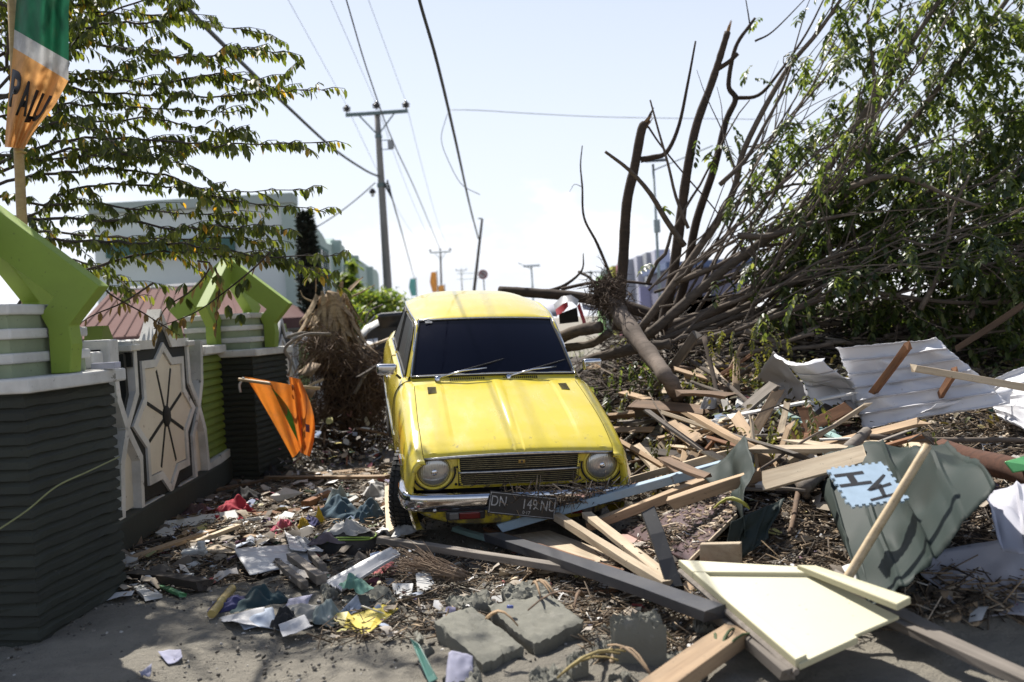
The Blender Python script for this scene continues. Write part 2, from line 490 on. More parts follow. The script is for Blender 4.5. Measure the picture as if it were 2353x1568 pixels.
def build_car():
    M = Matrix.Translation((-.021, 6.424, CAMH - 1.556)) @ Matrix.Rotation(R_(9.09), 4, 'Z') @ Matrix.Rotation(R_(9.88), 4, 'X') @ Matrix.Rotation(R_(2.11), 4, 'Y')
    car = thing('old_car', 'yellow vintage car stranded nose-down in the debris', 'car', M=M)
    AXF, AXR, WR = .70, 3.02, .285

    # --- shape functions
    xh = lambda y: np.interp(y, [.05, .13, .5, 1.12, 1.25], [.615, .625, .625, .605, .60])
    zc = lambda y: np.interp(y, [.085, .10, .13, .20, .35, .6, .85, 1.12], [.690, .712, .727, .752, .792, .846, .893, .938])
    zh = lambda y: zc(y) - np.interp(y, [.1, 1.12], [.018, .030])
    # --- hood
    ys = np.concatenate([[.085, .092, .10, .115], np.linspace(.13, .30, 8), np.linspace(.34, 1.115, 26)])
    us = np.unique(np.concatenate([np.linspace(-1, 1, 41), [-.69, -.655, .655, .69, -.07, -.05, -.03, .03, .05, .07]]))
    P = np.zeros((len(ys), len(us), 3))
    for i, y in enumerate(ys):
        x = us * (xh(y) - .004)
        z = zc(y) - (zc(y) - zh(y)) * np.abs(us) ** 2.2
        w = np.interp(y, [.30, .42, 1.1], [.004, .016, .040])          # centre crease, widening rearwards
        hgt = np.interp(y, [.28, .40, .9, 1.1], [0, .010, .009, .006])
        z = z + hgt * np.clip(1.35 - np.abs(x) / w, 0, 1)
        st = np.interp(y, [.16, .35, 1.0, 1.1], [0, .008, .008, .005])
        z = z + st * sstep(.655, .70, np.abs(us))
        P[i] = np.stack([x, np.full_like(x, y), z], -1)
    hood = MB().grid(P).build('hood', YEL, car, smooth=True)
    # chrome strip along the hood's front lip
    lip = [(x, .082 + .006 * (abs(x) / .62) ** 2, .686 - .017 * (abs(x) / .62) ** 2) for x in np.linspace(-.615, .615, 15)]
    MB().tube(lip, .010, 8).build('hood_lip', DULLCHROME, hood, smooth=True)
    # small louvres at the hood's rear corners
    for sx in (-1, 1):
        for k in range(6):
            yk = 1.03 - k * .021
            xk = sx * (xh(yk) - .125)
            zk = float(zc(yk) - (zc(yk) - zh(yk)) * .6 + .012)
            MB().box((xk, yk, zk - .004), (.062, .007, .010)).build('louvre', plain('louvre_shadow', (.10, .075, .01), .6), hood)

    # --- flanks with wheel arches
    def section(y):
        if y < 1.2:
            top = np.array([xh(y), zh(y) + .0075 * np.interp(y, [.16, .35], [0, 1])])
        else:
            top = np.array([np.interp(y, [1.2, 1.6, 3.0, 3.95], [.600, .66, .66, .56]), np.interp(y, [1.2, 1.6, 3.0, 3.95], [.915, .905, .91, .82])])
        xm = np.interp(y, [.035, .06, .12, .3, .9, 2.2, 3.2, 3.9], [.705, .728, .738, .745, .7525, .7525, .745, .67])
        ctrl = [top, top + [.045, -.004], [min(xm - .022, .715), top[1] - .052], [xm - .003, top[1] - .16], [xm, .50], [xm - .012, .36], [xm - .055, .20]]
        pts = smoothpath([(c[0], 0, c[1]) for c in ctrl], 6)
        return np.array([(p.x, p.z) for p in pts])
    def zlow(y):
        z = .215
        for a in (AXF, AXR):
            d = abs(y - a)
            if d < .335: z = max(z, WR + math.sqrt(.335 ** 2 - d ** 2) * .98)
        return z
    yy = np.unique(np.concatenate([np.linspace(.05, .35, 9), AXF + .335 * np.cos(np.linspace(0, math.pi, 25)), np.linspace(1.05, 2.65, 22), AXR + .335 * np.cos(np.linspace(0, math.pi, 21)), np.linspace(3.4, 3.93, 8)]))
    for sx, nm in ((-1, 'fender'), (1, 'fender')):
        G = []
        for y in yy:
            s = section(y)
            zl = zlow(y)
            k = np.argmax(s[:, 1] < zl) if (s[:, 1] < zl).any() else len(s)
            s2 = s[:k]
            if k < len(s):
                t = (s[k - 1, 1] - zl) / (s[k - 1, 1] - s[k, 1] + 1e-9)
                s2 = np.vstack([s2, s[k - 1] + (s[k] - s[k - 1]) * t])
            L = np.concatenate([[0], np.cumsum(np.hypot(*np.diff(s2, axis=0).T))])
            q = np.linspace(0, 1, 22) ** .9 * L[-1]
            X = np.interp(q, L, s2[:, 0]); Z = np.interp(q, L, s2[:, 1])
            row = [(sx * a, y, b) for a, b in zip(X, Z)] + [(sx * (X[-1] - .05), y, Z[-1] + .004)]
            G.append(row)
        MB().grid(G, flip=(sx > 0)).build('side_body', YEL, car, smooth=True, auto=50)
        # headlamp surround: forward rim of the fender, rolled inwards
        s = section(.05)
        ring = [(a, b) for a, b in s if b > .45]
        rim = []
        for t, (dy, din) in enumerate(((0, 0), (-.012, .006), (-.014, .018), (.0, .030), (.05, .036))):
            rim.append([(sx * (a - din * (1 if a > .66 else .25)), .05 + dy, b - din * (0.9 if a < .70 else .15)) for a, b in ring])
        MB().grid(rim, flip=(sx < 0)).build('fender_rim', YEL, car, smooth=True)
        # gap line of the door, and the dark sill
        for yd in (1.26, 2.28):
            s = section(yd)
            MB().tube([(sx * (a + .0005), yd + (.05 if yd < 2 and b < .5 else 0) * (1 - b / .5 if b < .5 else 0), b) for a, b in s if b > .24], .0035, 5).build('door_gap', BLACK, car)
        MB().box((sx * .66, 1.85, .2), (.05, 1.6, .06)).build('sill', YEL, car, bevel=.01)
        # chrome strip along the side, door handle
        MB().tube([(sx * (section(y)[20][0] + .004), y, .545) for y in np.linspace(1.1, 3.8, 12)], .007, 6).build('side_trim', CHROME, car)
        MB().box((sx * .757, 2.14, .76), (.02, .12, .025)).build('door_handle', CHROME, car, bevel=.006)
        # wheel-arch liners
        for a in (AXF, AXR):
            pr = [(sx * .70, a + .33 * math.cos(t), WR + .325 * math.sin(t)) for t in np.linspace(-.2, math.pi + .2, 20)]
            MB().grid([pr, [(sx * .40, p[1], p[2]) for p in pr]]).build('arch_liner', BLACK, car)
        # amber side marker on the front wing
        s = section(.33)
        MB().box((sx * .752, .335, .60), (.020, .085, .036), Matrix.Rotation(R_(-4), 3, 'Y')).build('side_marker', plain('amber_lens', (.55, .16, .03), .2), car, bevel=.006)
        MB().box((sx * .749, .335, .60), (.014, .10, .050), Matrix.Rotation(R_(-4), 3, 'Y')).build('marker_frame', CHROME, car, bevel=.004)
    MB().box((0, 2.0, .40), (1.30, 2.4, .34)).build('underbody_light_block', BLACK, car)  # dark floor box added to block light beneath the body shell
    MB().box((0, .62, .48), (.78, .8, .36)).build('engine_bay', BLACK, car)
    MB().box((0, 3.55, .55), (1.30, .6, .5)).build('boot_floor', BLACK, car)
    # --- front panel behind the lamps
    px0 = .70
    poly = [(-.66, .46), (.66, .46), (.705, .52), (.70, .63), (.66, .680), (-.66, .680), (-.70, .63), (-.705, .52)]
    Mf = Matrix(((1, 0, 0, 0), (0, 0, 1, 0), (0, 1, 0, 0), (0, 0, 0, 1)))
    MB().prism(poly, .115, .13, Mf).build('nose_panel', YEL, car)
    # hood underside lip in front of nose
    # --- headlamps
    lens_m, n, l, b = new_mat('lamp_glass')
    v = n.new('ShaderNodeTexCoord').outputs['Object']
    l.new(ramp(n, l, noise(n, l, v, 8, 5, .6), [(.3, (.30, .30, .29)), (.7, (.50, .49, .46))]), b.inputs['Base Color'])
    b.inputs['Roughness'].default_value = .18; b.inputs['Metallic'].default_value = .55; b.inputs['Coat Weight'].default_value = 1
    wv = n.new('ShaderNodeTexWave'); wv.inputs['Scale'].default_value = 28; wv.bands_direction = 'X'; l.new(v, wv.inputs[0])
    bump(n, l, b, wv.outputs['Fac'], .25, .004)
    for sx in (-1, 1):
        c = (sx * .552, .118, .583)
        Ml = Matrix.Translation(c) @ Matrix.Rotation(R_(90), 4, 'X')
        bez = MB().lathe([(.122, -.03), (.124, .004), (.120, .014), (.113, .012), (.108, -.004), (.104, -.02)], 36, Ml).build('headlight', YEL, car, smooth=True)
        MB().lathe([(.109, -.008), (.106, .004), (.101, .003), (.100, -.012)], 36, Ml).build('lamp_ring', DARKPL, bez, smooth=True)
        MB().lathe([(.102, -.004), (.097, .008), (.08, .020), (.055, .028), (.024, .033), (.0005, .034)], 36, Ml).build('lens', lens_m, bez, smooth=True)
        MB().lathe([(.020, .035), (.016, .0395), (.0005, .041)], 16, Ml).build('bulb_shield', CHROME, bez, smooth=True)
        # curved dark gap under the lamp
        MB().tube([(c[0] + .137 * math.cos(t), .104, c[2] + .128 * math.sin(t)) for t in np.linspace(math.pi * .93, math.pi * 2.07, 20)], .006, 6).build('lamp_gap', BLACK, bez)
        for zz, xx in ((.605, .40), (.49, .41)):
            MB().lathe([(.009, 0), (.008, .006), (.0005, .008)], 10, Matrix.Translation((sx * xx, .113, zz)) @ Matrix.Rotation(R_(90), 4, 'X')).build('screw', BLACK, car)
    # --- grille
    gw, gz0, gz1 = .395, .482, .672
    MB().box((0, .104, (gz0 + gz1) / 2), (2 * gw, .012, gz1 - gz0)).build('grille_back', BLACK, car)
    def bow(x): return .074 + .018 * (abs(x) / gw) ** 1.5
    slat_m = plain('grille_slat', (.20, .165, .085), .4, .7, .4, 40)
    for k in range(14):
        z = gz1 - .012 - k * .0132
        if k in (6, 7): continue
        MB().tube([(x, bow(x), z + .004 * (1 - abs(x) / gw)) for x in np.linspace(-gw + .006, gw - .006, 13)], .0032, 6).build('grille_slat', slat_m, car, smooth=True)
    MB().tube([(x, bow(x) - .008, gz1 - .0985 + .004 * (1 - abs(x) / gw)) for x in np.linspace(-gw - .004, gw + .004, 13)], .0085, 8).build('grille_bar', DULLCHROME, car, smooth=True)
    fr = [(-gw, gz1), (-gw + .012, gz0 + .02), (-gw + .03, gz0), (gw - .03, gz0), (gw - .012, gz0 + .02), (gw, gz1)]
    MB().tube([(x, bow(x) + .006, z) for x, z in fr], .0065, 8).build('grille_frame', YEL, car, smooth=True)
    em = MB().box((.01, .064, .640), (.046, .010, .024)).build('emblem', plain('brass', (.34, .23, .07), .45, .8), car, bevel=.005)
    MB().lathe([(.009, 0), (.007, .003), (.0005, .003)], 14, Matrix.Translation((.01, .060, .640)) @ Matrix.Rotation(R_(90), 4, 'X')).build('emblem_disc', DARKPL, em)
    for k in range(15):
        MB().box((rng.uniform(-.4, .4), .062, rng.uniform(.48, .56)), (.05, .006, .004), Euler((0, rng.uniform(-1, 1), rng.uniform(-.5, .5))).to_matrix()).build('straw', plain('straw_dark', (.10, .07, .045), .9), car)
    # --- bumper: swept section
    pathx = np.concatenate([-np.array([.745, .762, .765, .755, .735, .70, .64]), np.linspace(-.58, .58, 17), np.array([.64, .70, .735, .755, .765, .762, .745])])
    pathy = np.concatenate([[.42, .30, .20, .12, .065, .030, .008], -.02 + .02 * (np.linspace(-.58, .58, 17) / .58) ** 2, [.008, .030, .065, .12, .20, .30, .42]])
    secs = [(.030, .058), (.008, .056), (-.006, .048), (-.012, .030), (-.013, .012), (-.013, -.006), (-.012, -.022), (-.004, -.046), (.010, -.058), (.030, -.060)]
    G = []
    for i in range(len(pathx)):
        a, c = max(i - 1, 0), min(i + 1, len(pathx) - 1)
        t = Vector((pathx[c] - pathx[a], pathy[c] - pathy[a])).normalized()
        nrm = Vector((-t.y, t.x))
        G.append([(pathx[i] + nrm.x * d, pathy[i] + nrm.y * d, .405 + z) for d, z in secs])
    bmp = MB().grid(G).build('bumper', CHROME, car, smooth=True)
    MB().lathe([(.014, 0), (.012, .006), (.0005, .008)], 14, Matrix.Translation((-.56, -.022, .365)) @ Matrix.Rotation(R_(90), 4, 'X')).build('bumper_bolt', DULLCHROME, bmp, smooth=True)
    # turn signals under the bumper
    for sx in (-1, 1):
        t = MB().box((sx * .36, .02, .318), (.25, .05, .058)).build('turn_signal', DARKPL, car, bevel=.01)
        MB().box((sx * .335, -.006, .318), (.135, .014, .044)).build('signal_lens', plain('red_lens', (.16, .018, .016), .25), t, bevel=.006)
        MB().box((sx * .435, -.006, .318), (.06, .014, .044)).build('clear_lens', plain('clear_lens', (.16, .15, .14), .2), t, bevel=.006)
    # valance
    G = []
    for u in np.linspace(-1, 1, 25):
        x = u * .70
        yb = .06 + .10 * abs(u) ** 3
        e = .10 * abs(u) ** 5
        G.append([(x, yb + .05, .385), (x, yb + .01, .36), (x, yb, .30 + e * .5), (x, yb + .015, .235 + e), (x * .99, yb + .06, .205 + e), (x * .98, yb + .16, .195 + e)])
    MB().grid(G).build('valance', YEL, car, smooth=True)
    MB().box((-.47, .075, .295), (.004, .03, .11)).build('valance_seam', BLACK, car)
    # --- licence plate, torn loose and hanging askew
    Mp = Matrix.Translation((-.005, -.058, .388)) @ Matrix.Rotation(R_(9), 4, 'Y') @ Matrix.Rotation(R_(-10), 4, 'X')
    pl = MB().box((0, 0, 0), (.44, .006, .145)).build('license_plate', plain('plate_black', (.012, .012, .013), .45), car, M=Mp, bevel=.004)
    white = plain('plate_white', (.40, .40, .40), .6, 0, .5, 40)
    for a, c in (((0, -.005, .063), (.425, .003, .0035)), ((0, -.005, -.063), (.425, .003, .0035)), ((-.212, -.005, 0), (.0035, .003, .13)), ((.212, -.005, 0), (.0035, .003, .13))):
        MB().box(a, c).build('plate_border', white, pl)
    def text(s, size, loc, parent, mat, ext=.0012, rot=(R_(90), 0, 0), name='lettering'):
        cu = bpy.data.curves.new('lettering', 'FONT')
        cu.body, cu.size, cu.extrude, cu.align_x, cu.align_y = s, size, ext, 'CENTER', 'CENTER'
        tmp = bpy.data.objects.new('tmp', cu)
        COL.objects.link(tmp)
        bpy.context.view_layer.update()
        me = bpy.data.meshes.new_from_object(tmp.evaluated_get(bpy.context.evaluated_depsgraph_get()))
        bpy.data.objects.remove(tmp)
        o = bpy.data.objects.new(name, me)
        COL.objects.link(o)
        me.materials.clear(); me.materials.append(mat)
        o.parent = parent
        o.matrix_local = Matrix.Translation(loc) @ Euler(rot).to_matrix().to_4x4()
        return o
    build_car.text = text
    for s, x in (('DN', -.155), ('149', .045), ('NU', .165)):
        o = text(s, .085, (x, -.0045, .008), pl, white)
        o.scale = (.82, 1.1, 1)
    text('0·17', .030, (.03, -.0045, -.045), pl, white)
    # --- cowl, windscreen
    G = []
    for t in np.linspace(0, 1, 4):
        row = []
        for u in np.linspace(-1, 1, 31):
            y0, y1 = 1.121, 1.235 - .06 * (1 - u * u)
            x = u * (.605 + .02 * t)
            y = y0 + (y1 - y0) * t
            z = np.interp(0, [0], [0]) + (.938 - .030 * abs(u) ** 2.2) + .026 * t + (.010 if t > .9 else 0)
            row.append((x, y, z))
        G.append(row)
    cowl = MB().grid(G).build('cowl', YEL, car, smooth=True)
    for x0 in (-.21, .19):
        for k in range(17):
            x = x0 - .125 + k * .0155
            y = 1.150 + .01 * (x / .6) ** 2
            MB().box((x, y, .9485 - .012 * (x / .6) ** 2), (.0065, .034, .010), Matrix.Rotation(R_(8), 3, 'X')).build('cowl_slot', BLACK, cowl)
    def ws(u, t):
        x = u * (.612 + (.520 - .612) * t)
        y = (1.225 - .062 * (1 - u * u)) + (1.690 - .075 * (1 - u * u) - (1.225 - .062 * (1 - u * u))) * t
        z = .972 - .022 * u * u + (1.318 - .026 * u * u - (.972 - .022 * u * u)) * t + .018 * math.sin(math.pi * t)
        return (x, y, z)
    gl, n, l, b = new_mat('tinted_glass')
    b.inputs['Base Color'].default_value = (.004, .0045, .011, 1)
    b.inputs['Roughness'].default_value = .06
    b.inputs['Specular IOR Level'].default_value = .28
    v = n.new('ShaderNodeTexCoord').outputs['Object']
    l.new(ramp(n, l, noise(n, l, v, 7, 6, .6), [(.35, (.04, .04, .04)), (.75, (.16, .16, .16))]), b.inputs['Roughness'])
    cabin_dark = plain('open_window_dark', (.012, .012, .014), .35)  # matte dark colour painted in for the dim cabin behind open windows
    glass = MB().grid([[ws(u, t) for u in np.linspace(-1, 1, 25)] for t in np.linspace(0, 1, 13)]).build('windshield', gl, car, smooth=True)
    edge = [ws(u, 0) for u in np.linspace(-1, 1, 21)] + [ws(1, t) for t in np.linspace(.06, .94, 9)] + [ws(u, 1) for u in np.linspace(1, -1, 21)] + [ws(-1, t) for t in np.linspace(.94, .06, 9)] + [ws(-1, 0)]
    MB().tube(edge, .013, 8).build('windshield_seal', RUBBER, car, smooth=True)
    ch = [(p[0] * 1.012, p[1] - .008, p[2] + .006) for p in edge]
    MB().tube(ch, .005, 6).build('windshield_trim', CHROME, car, smooth=True)
    p = Vector(ws(-.86, .95))
    Ms = frame(p + Vector((0, -.012, .008)), (1, 0, 0), (0, -.6, .75))
    st = MB().box((0, 0, 0), (.055, .020, .001)).build('sticker', white, glass, M=Ms)
    MB().lathe([(.013, 0), (.013, .001), (.0005, .001)], 16, Ms @ Matrix.Translation((0, .022, 0))).build('sticker_badge', white, glass)
    # wipers
    for x0, x1 in ((-.43, -.06), (.10, .47)):
        base = Vector((x0, 1.150, .955)); 
        tip = Vector(ws((x0 + .37) / .6, .07)) + Vector((0, -.03, .02))
        mid = base.lerp(tip, .5) + Vector((0, -.012, .02))
        w = MB().tube([base, mid, tip], [.010, .008, .006], 6).build('wiper', CHROME, car, smooth=True)
        bl = [Vector(ws(k, .055 + .05 * q)) + Vector((0, -.018, .010)) for q, k in enumerate(np.linspace((x0 + .19) / .6, (x0 + .55) / .6, 6))]
        bl = [Vector((b_.x, b_.y, b_.z - .035 * (i / 5.0))) for i, b_ in enumerate(bl)]
        MB().tube(bl, .006, 5).build('wiper_blade', RUBBER, w)
        MB().lathe([(.02, -.02), (.02, .012), (.0005, .015)], 12, Matrix.Translation(base)).build('wiper_pivot', CHROME, w, smooth=True)
    # --- roof
    G = []
    gut_x = lambda y: np.interp(y, [1.66, 1.9, 2.4, 2.8, 3.1], [.530, .555, .565, .545, .50])
    gut_z = lambda y: np.interp(y, [1.66, 1.9, 2.4, 2.8, 3.1], [1.292, 1.310, 1.312, 1.285, 1.23])
    cen_z = lambda y: np.interp(y, [1.615, 1.66, 1.75, 1.9, 2.15, 2.45, 2.75, 2.95, 3.1], [1.322, 1.338, 1.355, 1.375, 1.392, 1.396, 1.382, 1.355, 1.31])
    for y in np.concatenate([[0, .35], np.linspace(1.70, 3.08, 24)]):
        row = []
        for u in np.linspace(-1, 1, 33):
            if y < 1:   # leading edge follows the windscreen header
                q = np.array(ws(u, 1)) * [1.0, 1, 1] + np.array([0, -.006 + .06 * y, .006 + .04 * y])
                row.append(tuple(q))
            else:
                row.append((u * gut_x(y), y, cen_z(y) - (cen_z(y) - gut_z(y)) * abs(u) ** 3.6))
        G.append(row)
    MB().grid(G).build('roof', YEL, car, smooth=True)
    for sx in (-1, 1):
        gp = [(sx * .62, 1.235, .958)] + [(sx * x, y, z) for x, y, z in ((.58, 1.42, 1.105), (.545, 1.62, 1.262))] + [(sx * (gut_x(y) + .006), y, gut_z(y) - .004) for y in np.linspace(1.72, 3.05, 12)] + [(sx * .54, 3.3, 1.08), (sx * .57, 3.5, .93)]
        MB().tube(gp, .011, 7).build('roof_gutter', YEL, car, smooth=True)
        MB().tube([(a + sx * .008, b_ - .002, c + .006) for a, b_, c in gp[1:]], .005, 6).build('gutter_trim', CHROME, car, smooth=True)
        # side glass house: surface between belt line and gutter
        top = [(1.30, .62, .965), (1.62, .552, 1.262)] + [(y, gut_x(y), gut_z(y)) for y in np.linspace(1.75, 3.0, 10)] + [(3.3, .545, 1.08), (3.5, .575, .93)]
        G = []
        for y, x, z in top:
            yb = min(y, 3.5)
            zb = .905 if y < 3.2 else .90
            xb = np.interp(yb, [1.2, 1.6, 3.0, 3.95], [.635, .66, .66, .58])
            G.append([(sx * (xb + (x - xb) * t), yb, zb + (z - zb) * t) for t in (0, .5, 1)])
        MB().grid(G, flip=sx > 0).build('window_surround', YEL, car, smooth=False)
        def on_side(y, t):
            z1 = np.interp(y, [a[0] for a in top], [a[2] for a in top]); x1 = np.interp(y, [a[0] for a in top], [a[1] for a in top])
            xb = np.interp(y, [1.2, 1.6, 3.0, 3.95], [.635, .66, .66, .58])
            return (sx * (xb + (x1 - xb) * t + .006), y, .905 + (z1 - .905) * t)
        for y0, y1 in ((1.42, 2.24), (2.34, 2.98)):
            cn = [on_side(y, .10) for y in np.linspace(y0, y1, 7)]
            tp = [on_side(y, .90 if y > 1.6 else .78) for y in np.linspace(y0 + (.16 if y0 < 2 else 0), y1 - (.0 if y0 < 2 else .18), 7)]
            w = MB().grid([cn, tp], flip=sx > 0).build('side_window', cabin_dark, car)
            MB().tube(cn + tp[::-1] + [cn[0]], .009, 6).build('window_trim', RUBBER, w)
            MB().tube([(p[0] + sx * .012, p[1], p[2] - .022) for p in cn], .010, 6).build('belt_trim', CHROME, w)
        # mirrors
        mc = Vector((sx * .79, 1.36, .985))
        mir = MB().box((0, 0, 0), (.155, .055, .085)).build('side_mirror', CHROME, car, M=Matrix.Translation(mc) @ Matrix.Rotation(R_(sx * 8), 4, 'Z'), bevel=.02, seg=3, smooth=True)
        MB().tube([(0, 0, 0), (-sx * .06, .02, -.035), (-sx * .10, .03, -.075)], .010, 6).build('mirror_stalk', DARKPL, mir)
    # rear window and boot
    MB().grid([[(u * .48, 3.09, 1.30 - .05 * u * u) for u in np.linspace(-1, 1, 7)], [(u * .55, 3.5, .93) for u in np.linspace(-1, 1, 7)]]).build('rear_window', gl, car)
    MB().grid([[(u * .58, y, z) for u in np.linspace(-1, 1, 7)] for y, z in ((3.48, .93), (3.7, .89), (3.9, .82), (3.94, .55), (3.92, .3))]).build('boot', YEL, car, smooth=True)
    # --- wheels
    def wheel(cx_, cy_, steer, sx):
        w = bpy.data.objects.new('wheel', None); COL.objects.link(w); w.parent = car
        w.matrix_local = Matrix.Translation((cx_, cy_, WR)) @ Matrix.Rotation(R_(steer), 4, 'Z') @ Matrix.Rotation(R_(90), 4, 'Y')
        tw = .155
        prof = [(.17, -tw / 2 + .01), (.20, -tw / 2), (.245, -tw / 2 - .006), (.272, -tw / 2 + .008), (.284, -tw / 2 + .026), (.287, -.03), (.287, .03), (.284, tw / 2 - .026), (.272, tw / 2 - .008), (.245, tw / 2 + .006), (.20, tw / 2), (.17, tw / 2 - .01)]
        MB().lathe(prof, 40).build('tyre', RUBBER, w, smooth=True)
        tr = MB()
        for k in range(46):
            a = 2 * math.pi * k / 46
            for z0, sk in ((-.056, .35), (-.02, -.2), (.02, .2), (.056, -.35)):
                m3 = Matrix.Rotation(a, 3, 'Z') @ Matrix.Rotation(sk, 3, 'X')
                c = Matrix.Rotation(a, 3, 'Z') @ Vector((.287, 0, z0))
                tr.box(c, (.014, .027, .029), m3)
        tr.build('tread', RUBBER, w)['kind'] = 'stuff'
        MB().lathe([(.17, -.06), (.172, .05), (.15, .055), (.13, .03), (.05, .035), (.0005, .04)] if sx > 0 else [(.17, .06), (.172, -.05), (.15, -.055), (.13, -.03), (.05, -.035), (.0005, -.04)], 28).build('rim', DULLCHROME, w, smooth=True)
    wheel(-.675, AXF, -17, -1)
    wheel(.635, AXF, -17, 1)
    wheel(-.64, AXR, 0, -1)
    wheel(.64, AXR, 0, 1)
    return car
CAR = build_car()
# ================================================================ roadside fence: ribbed pillars with green crowns, star panels
DKGREEN = painted('dark_green_render', (.038, .043, .034), (.10, .10, .085), .56, .9, .55, (.020, .020, .018), 4, .10, .6)
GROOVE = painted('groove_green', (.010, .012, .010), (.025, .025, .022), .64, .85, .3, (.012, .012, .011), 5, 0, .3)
LIME = painted('lime_paint', (.27, .39, .050), (.25, .29, .11), .66, .65, .25, (.10, .12, .03), 5, 0, .15)
LIME2 = painted('lime_wall_paint', (.20, .27, .030), (.20, .20, .10), .60, .8, .5, (.09, .10, .035), 5, 0, .4)
WHITEW = painted('weathered_white', (.78, .77, .74), (.25, .24, .21), .52, .85, .55, (.14, .13, .11), 5, 0, .4)
CREAM = painted('cream_render', (.82, .75, .62), (.36, .28, .19), .60, .85, .30, (.30, .23, .16), 3, 0, .25)
PALEGR = painted('pale_green_band', (.34, .40, .26), (.22, .24, .16), .55, .85, .5, (.12, .13, .09), 5, 0, .4)

def ribbed(M, w, d, z0, z1, n, mat, parent, name='rib', depth=.022, share=True):
    """a column of horizontal ribs round a rectangle w x d: each rib its own piece, sharing one mesh"""
    h = (z1 - z0) / n
    prof = [(0, 0), (depth, h * .10), (depth * .92, h * .62), (depth * .35, h * .86), (0, h)]
    me = None
    for k in range(n):
        if me is None:
            mb = MB()
            rings = []
            for o, z in prof:
                a, b = w / 2 + o, d / 2 + o
                ring = []
                for (x0, y0), (x1, y1) in zip(((-a, -b), (a, -b), (a, b), (-a, b)), ((a, -b), (a, b), (-a, b), (-a, -b))):
                    for t in np.linspace(0, 1, 9)[:-1]:
                        j = (rng.normal(0, .0035), rng.normal(0, .0035), rng.normal(0, .003)) if o > .01 else (0, 0, 0)
                        ring.append((x0 + (x1 - x0) * t + j[0], y0 + (y1 - y0) * t + j[1], z + j[2]))
                rings.append(ring)
            mb.grid(rings, wrap=True)
            o_ = mb.build(name, mat, parent, smooth=False)
            me = o_.data
        else:
            o_ = bpy.data.objects.new(name, me); COL.objects.link(o_); o_.parent = parent
        flip = Matrix.Rotation(math.pi if k % 2 else 0, 4, 'Z')
        o_.matrix_local = M @ Matrix.Translation((0, 0, z0 + k * h)) @ flip
def pillar(loc, rot, w, d, label):
    M0 = Matrix.Translation(loc) @ Matrix.Rotation(R_(rot), 4, 'Z')
    t = thing('fence_pillar', label, 'pillar', M=M0, group='ribbed fence pillars with lime crowns')
    I = Matrix.Identity(4)
    MB().box((0, 0, .63), (w, d, 1.30)).build('core', DKGREEN, t)
    ribbed(I, w, d, -.03, 1.255, 21, DKGREEN, t)
    MB().box((0, 0, 1.305), (w + .16, d + .12, .075)).build('cap', WHITEW, t, bevel=.012)
    # upper tiers: white bands alternating with recessed green
    z = 1.343
    for k in range(3):
        s = .71 - .012 * k
        MB().box((0, 0, z + .035), (s, s, .07)).build('green_tier', PALEGR, t)
        MB().box((0, 0, z + .07 + .028), (s + .05, s + .05, .055)).build('white_band', WHITEW, t, bevel=.012)
        z += .126
    # crown: four bent plates meeting at the top
    prof = [(.385, 1.345), (.495, 1.345), (.515, 1.50), (.505, 1.60), (.690, 1.80), (.03, 2.335), (.03, 2.07), (.43, 1.755), (.345, 1.665), (.385, 1.585)]
    for k in range(4):
        Mk = Matrix.Rotation(R_(90 * k), 4, 'Z') @ Matrix(((1, 0, 0, 0), (0, 0, -1, 0), (0, 1, 0, 0), (0, 0, 0, 1)))
        MB().prism(prof, -.055, .055, Mk).build('crown_arm', LIME, t, bevel=.006)
    MB().box((0, 0, 2.21), (.112, .112, .23)).build('crown_hub', LIME, t)
    return t
pillar((-2.86, 5.44, 0), -6, .90, .86, 'near dark green ribbed pillar with lime crown at the frame edge')
pillar((-3.02, 10.78, 0), -9, .80, .90, 'farther dark green ribbed pillar with full lime crown, above the orange flag')

def band(mb, pts, w, h0, h1, closed=False):
    """flat raised band along a polyline in the wall plane (s, z), mitred"""
    P = [Vector(p) for p in pts]
    n = len(P)
    L, Rr = [], []
    for i in range(n):
        if closed: a, b = P[i - 1], P[(i + 1) % n]
        else: a, b = P[max(i - 1, 0)], P[min(i + 1, n - 1)]
        d0 = (P[i] - a).normalized() if (P[i] - a).length > 0 else (b - P[i]).normalized()
        d1 = (b - P[i]).normalized() if (b - P[i]).length > 0 else d0
        n0, n1 = Vector((-d0.y, d0.x)), Vector((-d1.y, d1.x))
        m = (n0 + n1); m = m.normalized() if m.length > 1e-6 else n0
        k = min(1 / max(m.dot(n0), .35), 2.6)
        L.append(P[i] + m * w / 2 * k); Rr.append(P[i] - m * w / 2 * k)
    for i in range(n if closed else n - 1):
        j = (i + 1) % n
        mb.prism([Rr[i], Rr[j], L[j], L[i]], h0, h1)
    return mb
WALLX0, WALLDIR = -2.578, -.0405
def wall_matrix(yc, off=0):
    # local x along the wall (away from the camera), local y up, local z out of the wall towards the road
    d = Vector((WALLDIR, 1, 0)).normalized()
    o = Vector((WALLX0 + WALLDIR * yc + off, yc, 0))
    nrm = Vector((d.y, -d.x, 0))
    M = Matrix((d, Vector((0, 0, 1)), nrm)).transposed().to_4x4()
    M.translation = o
    return M
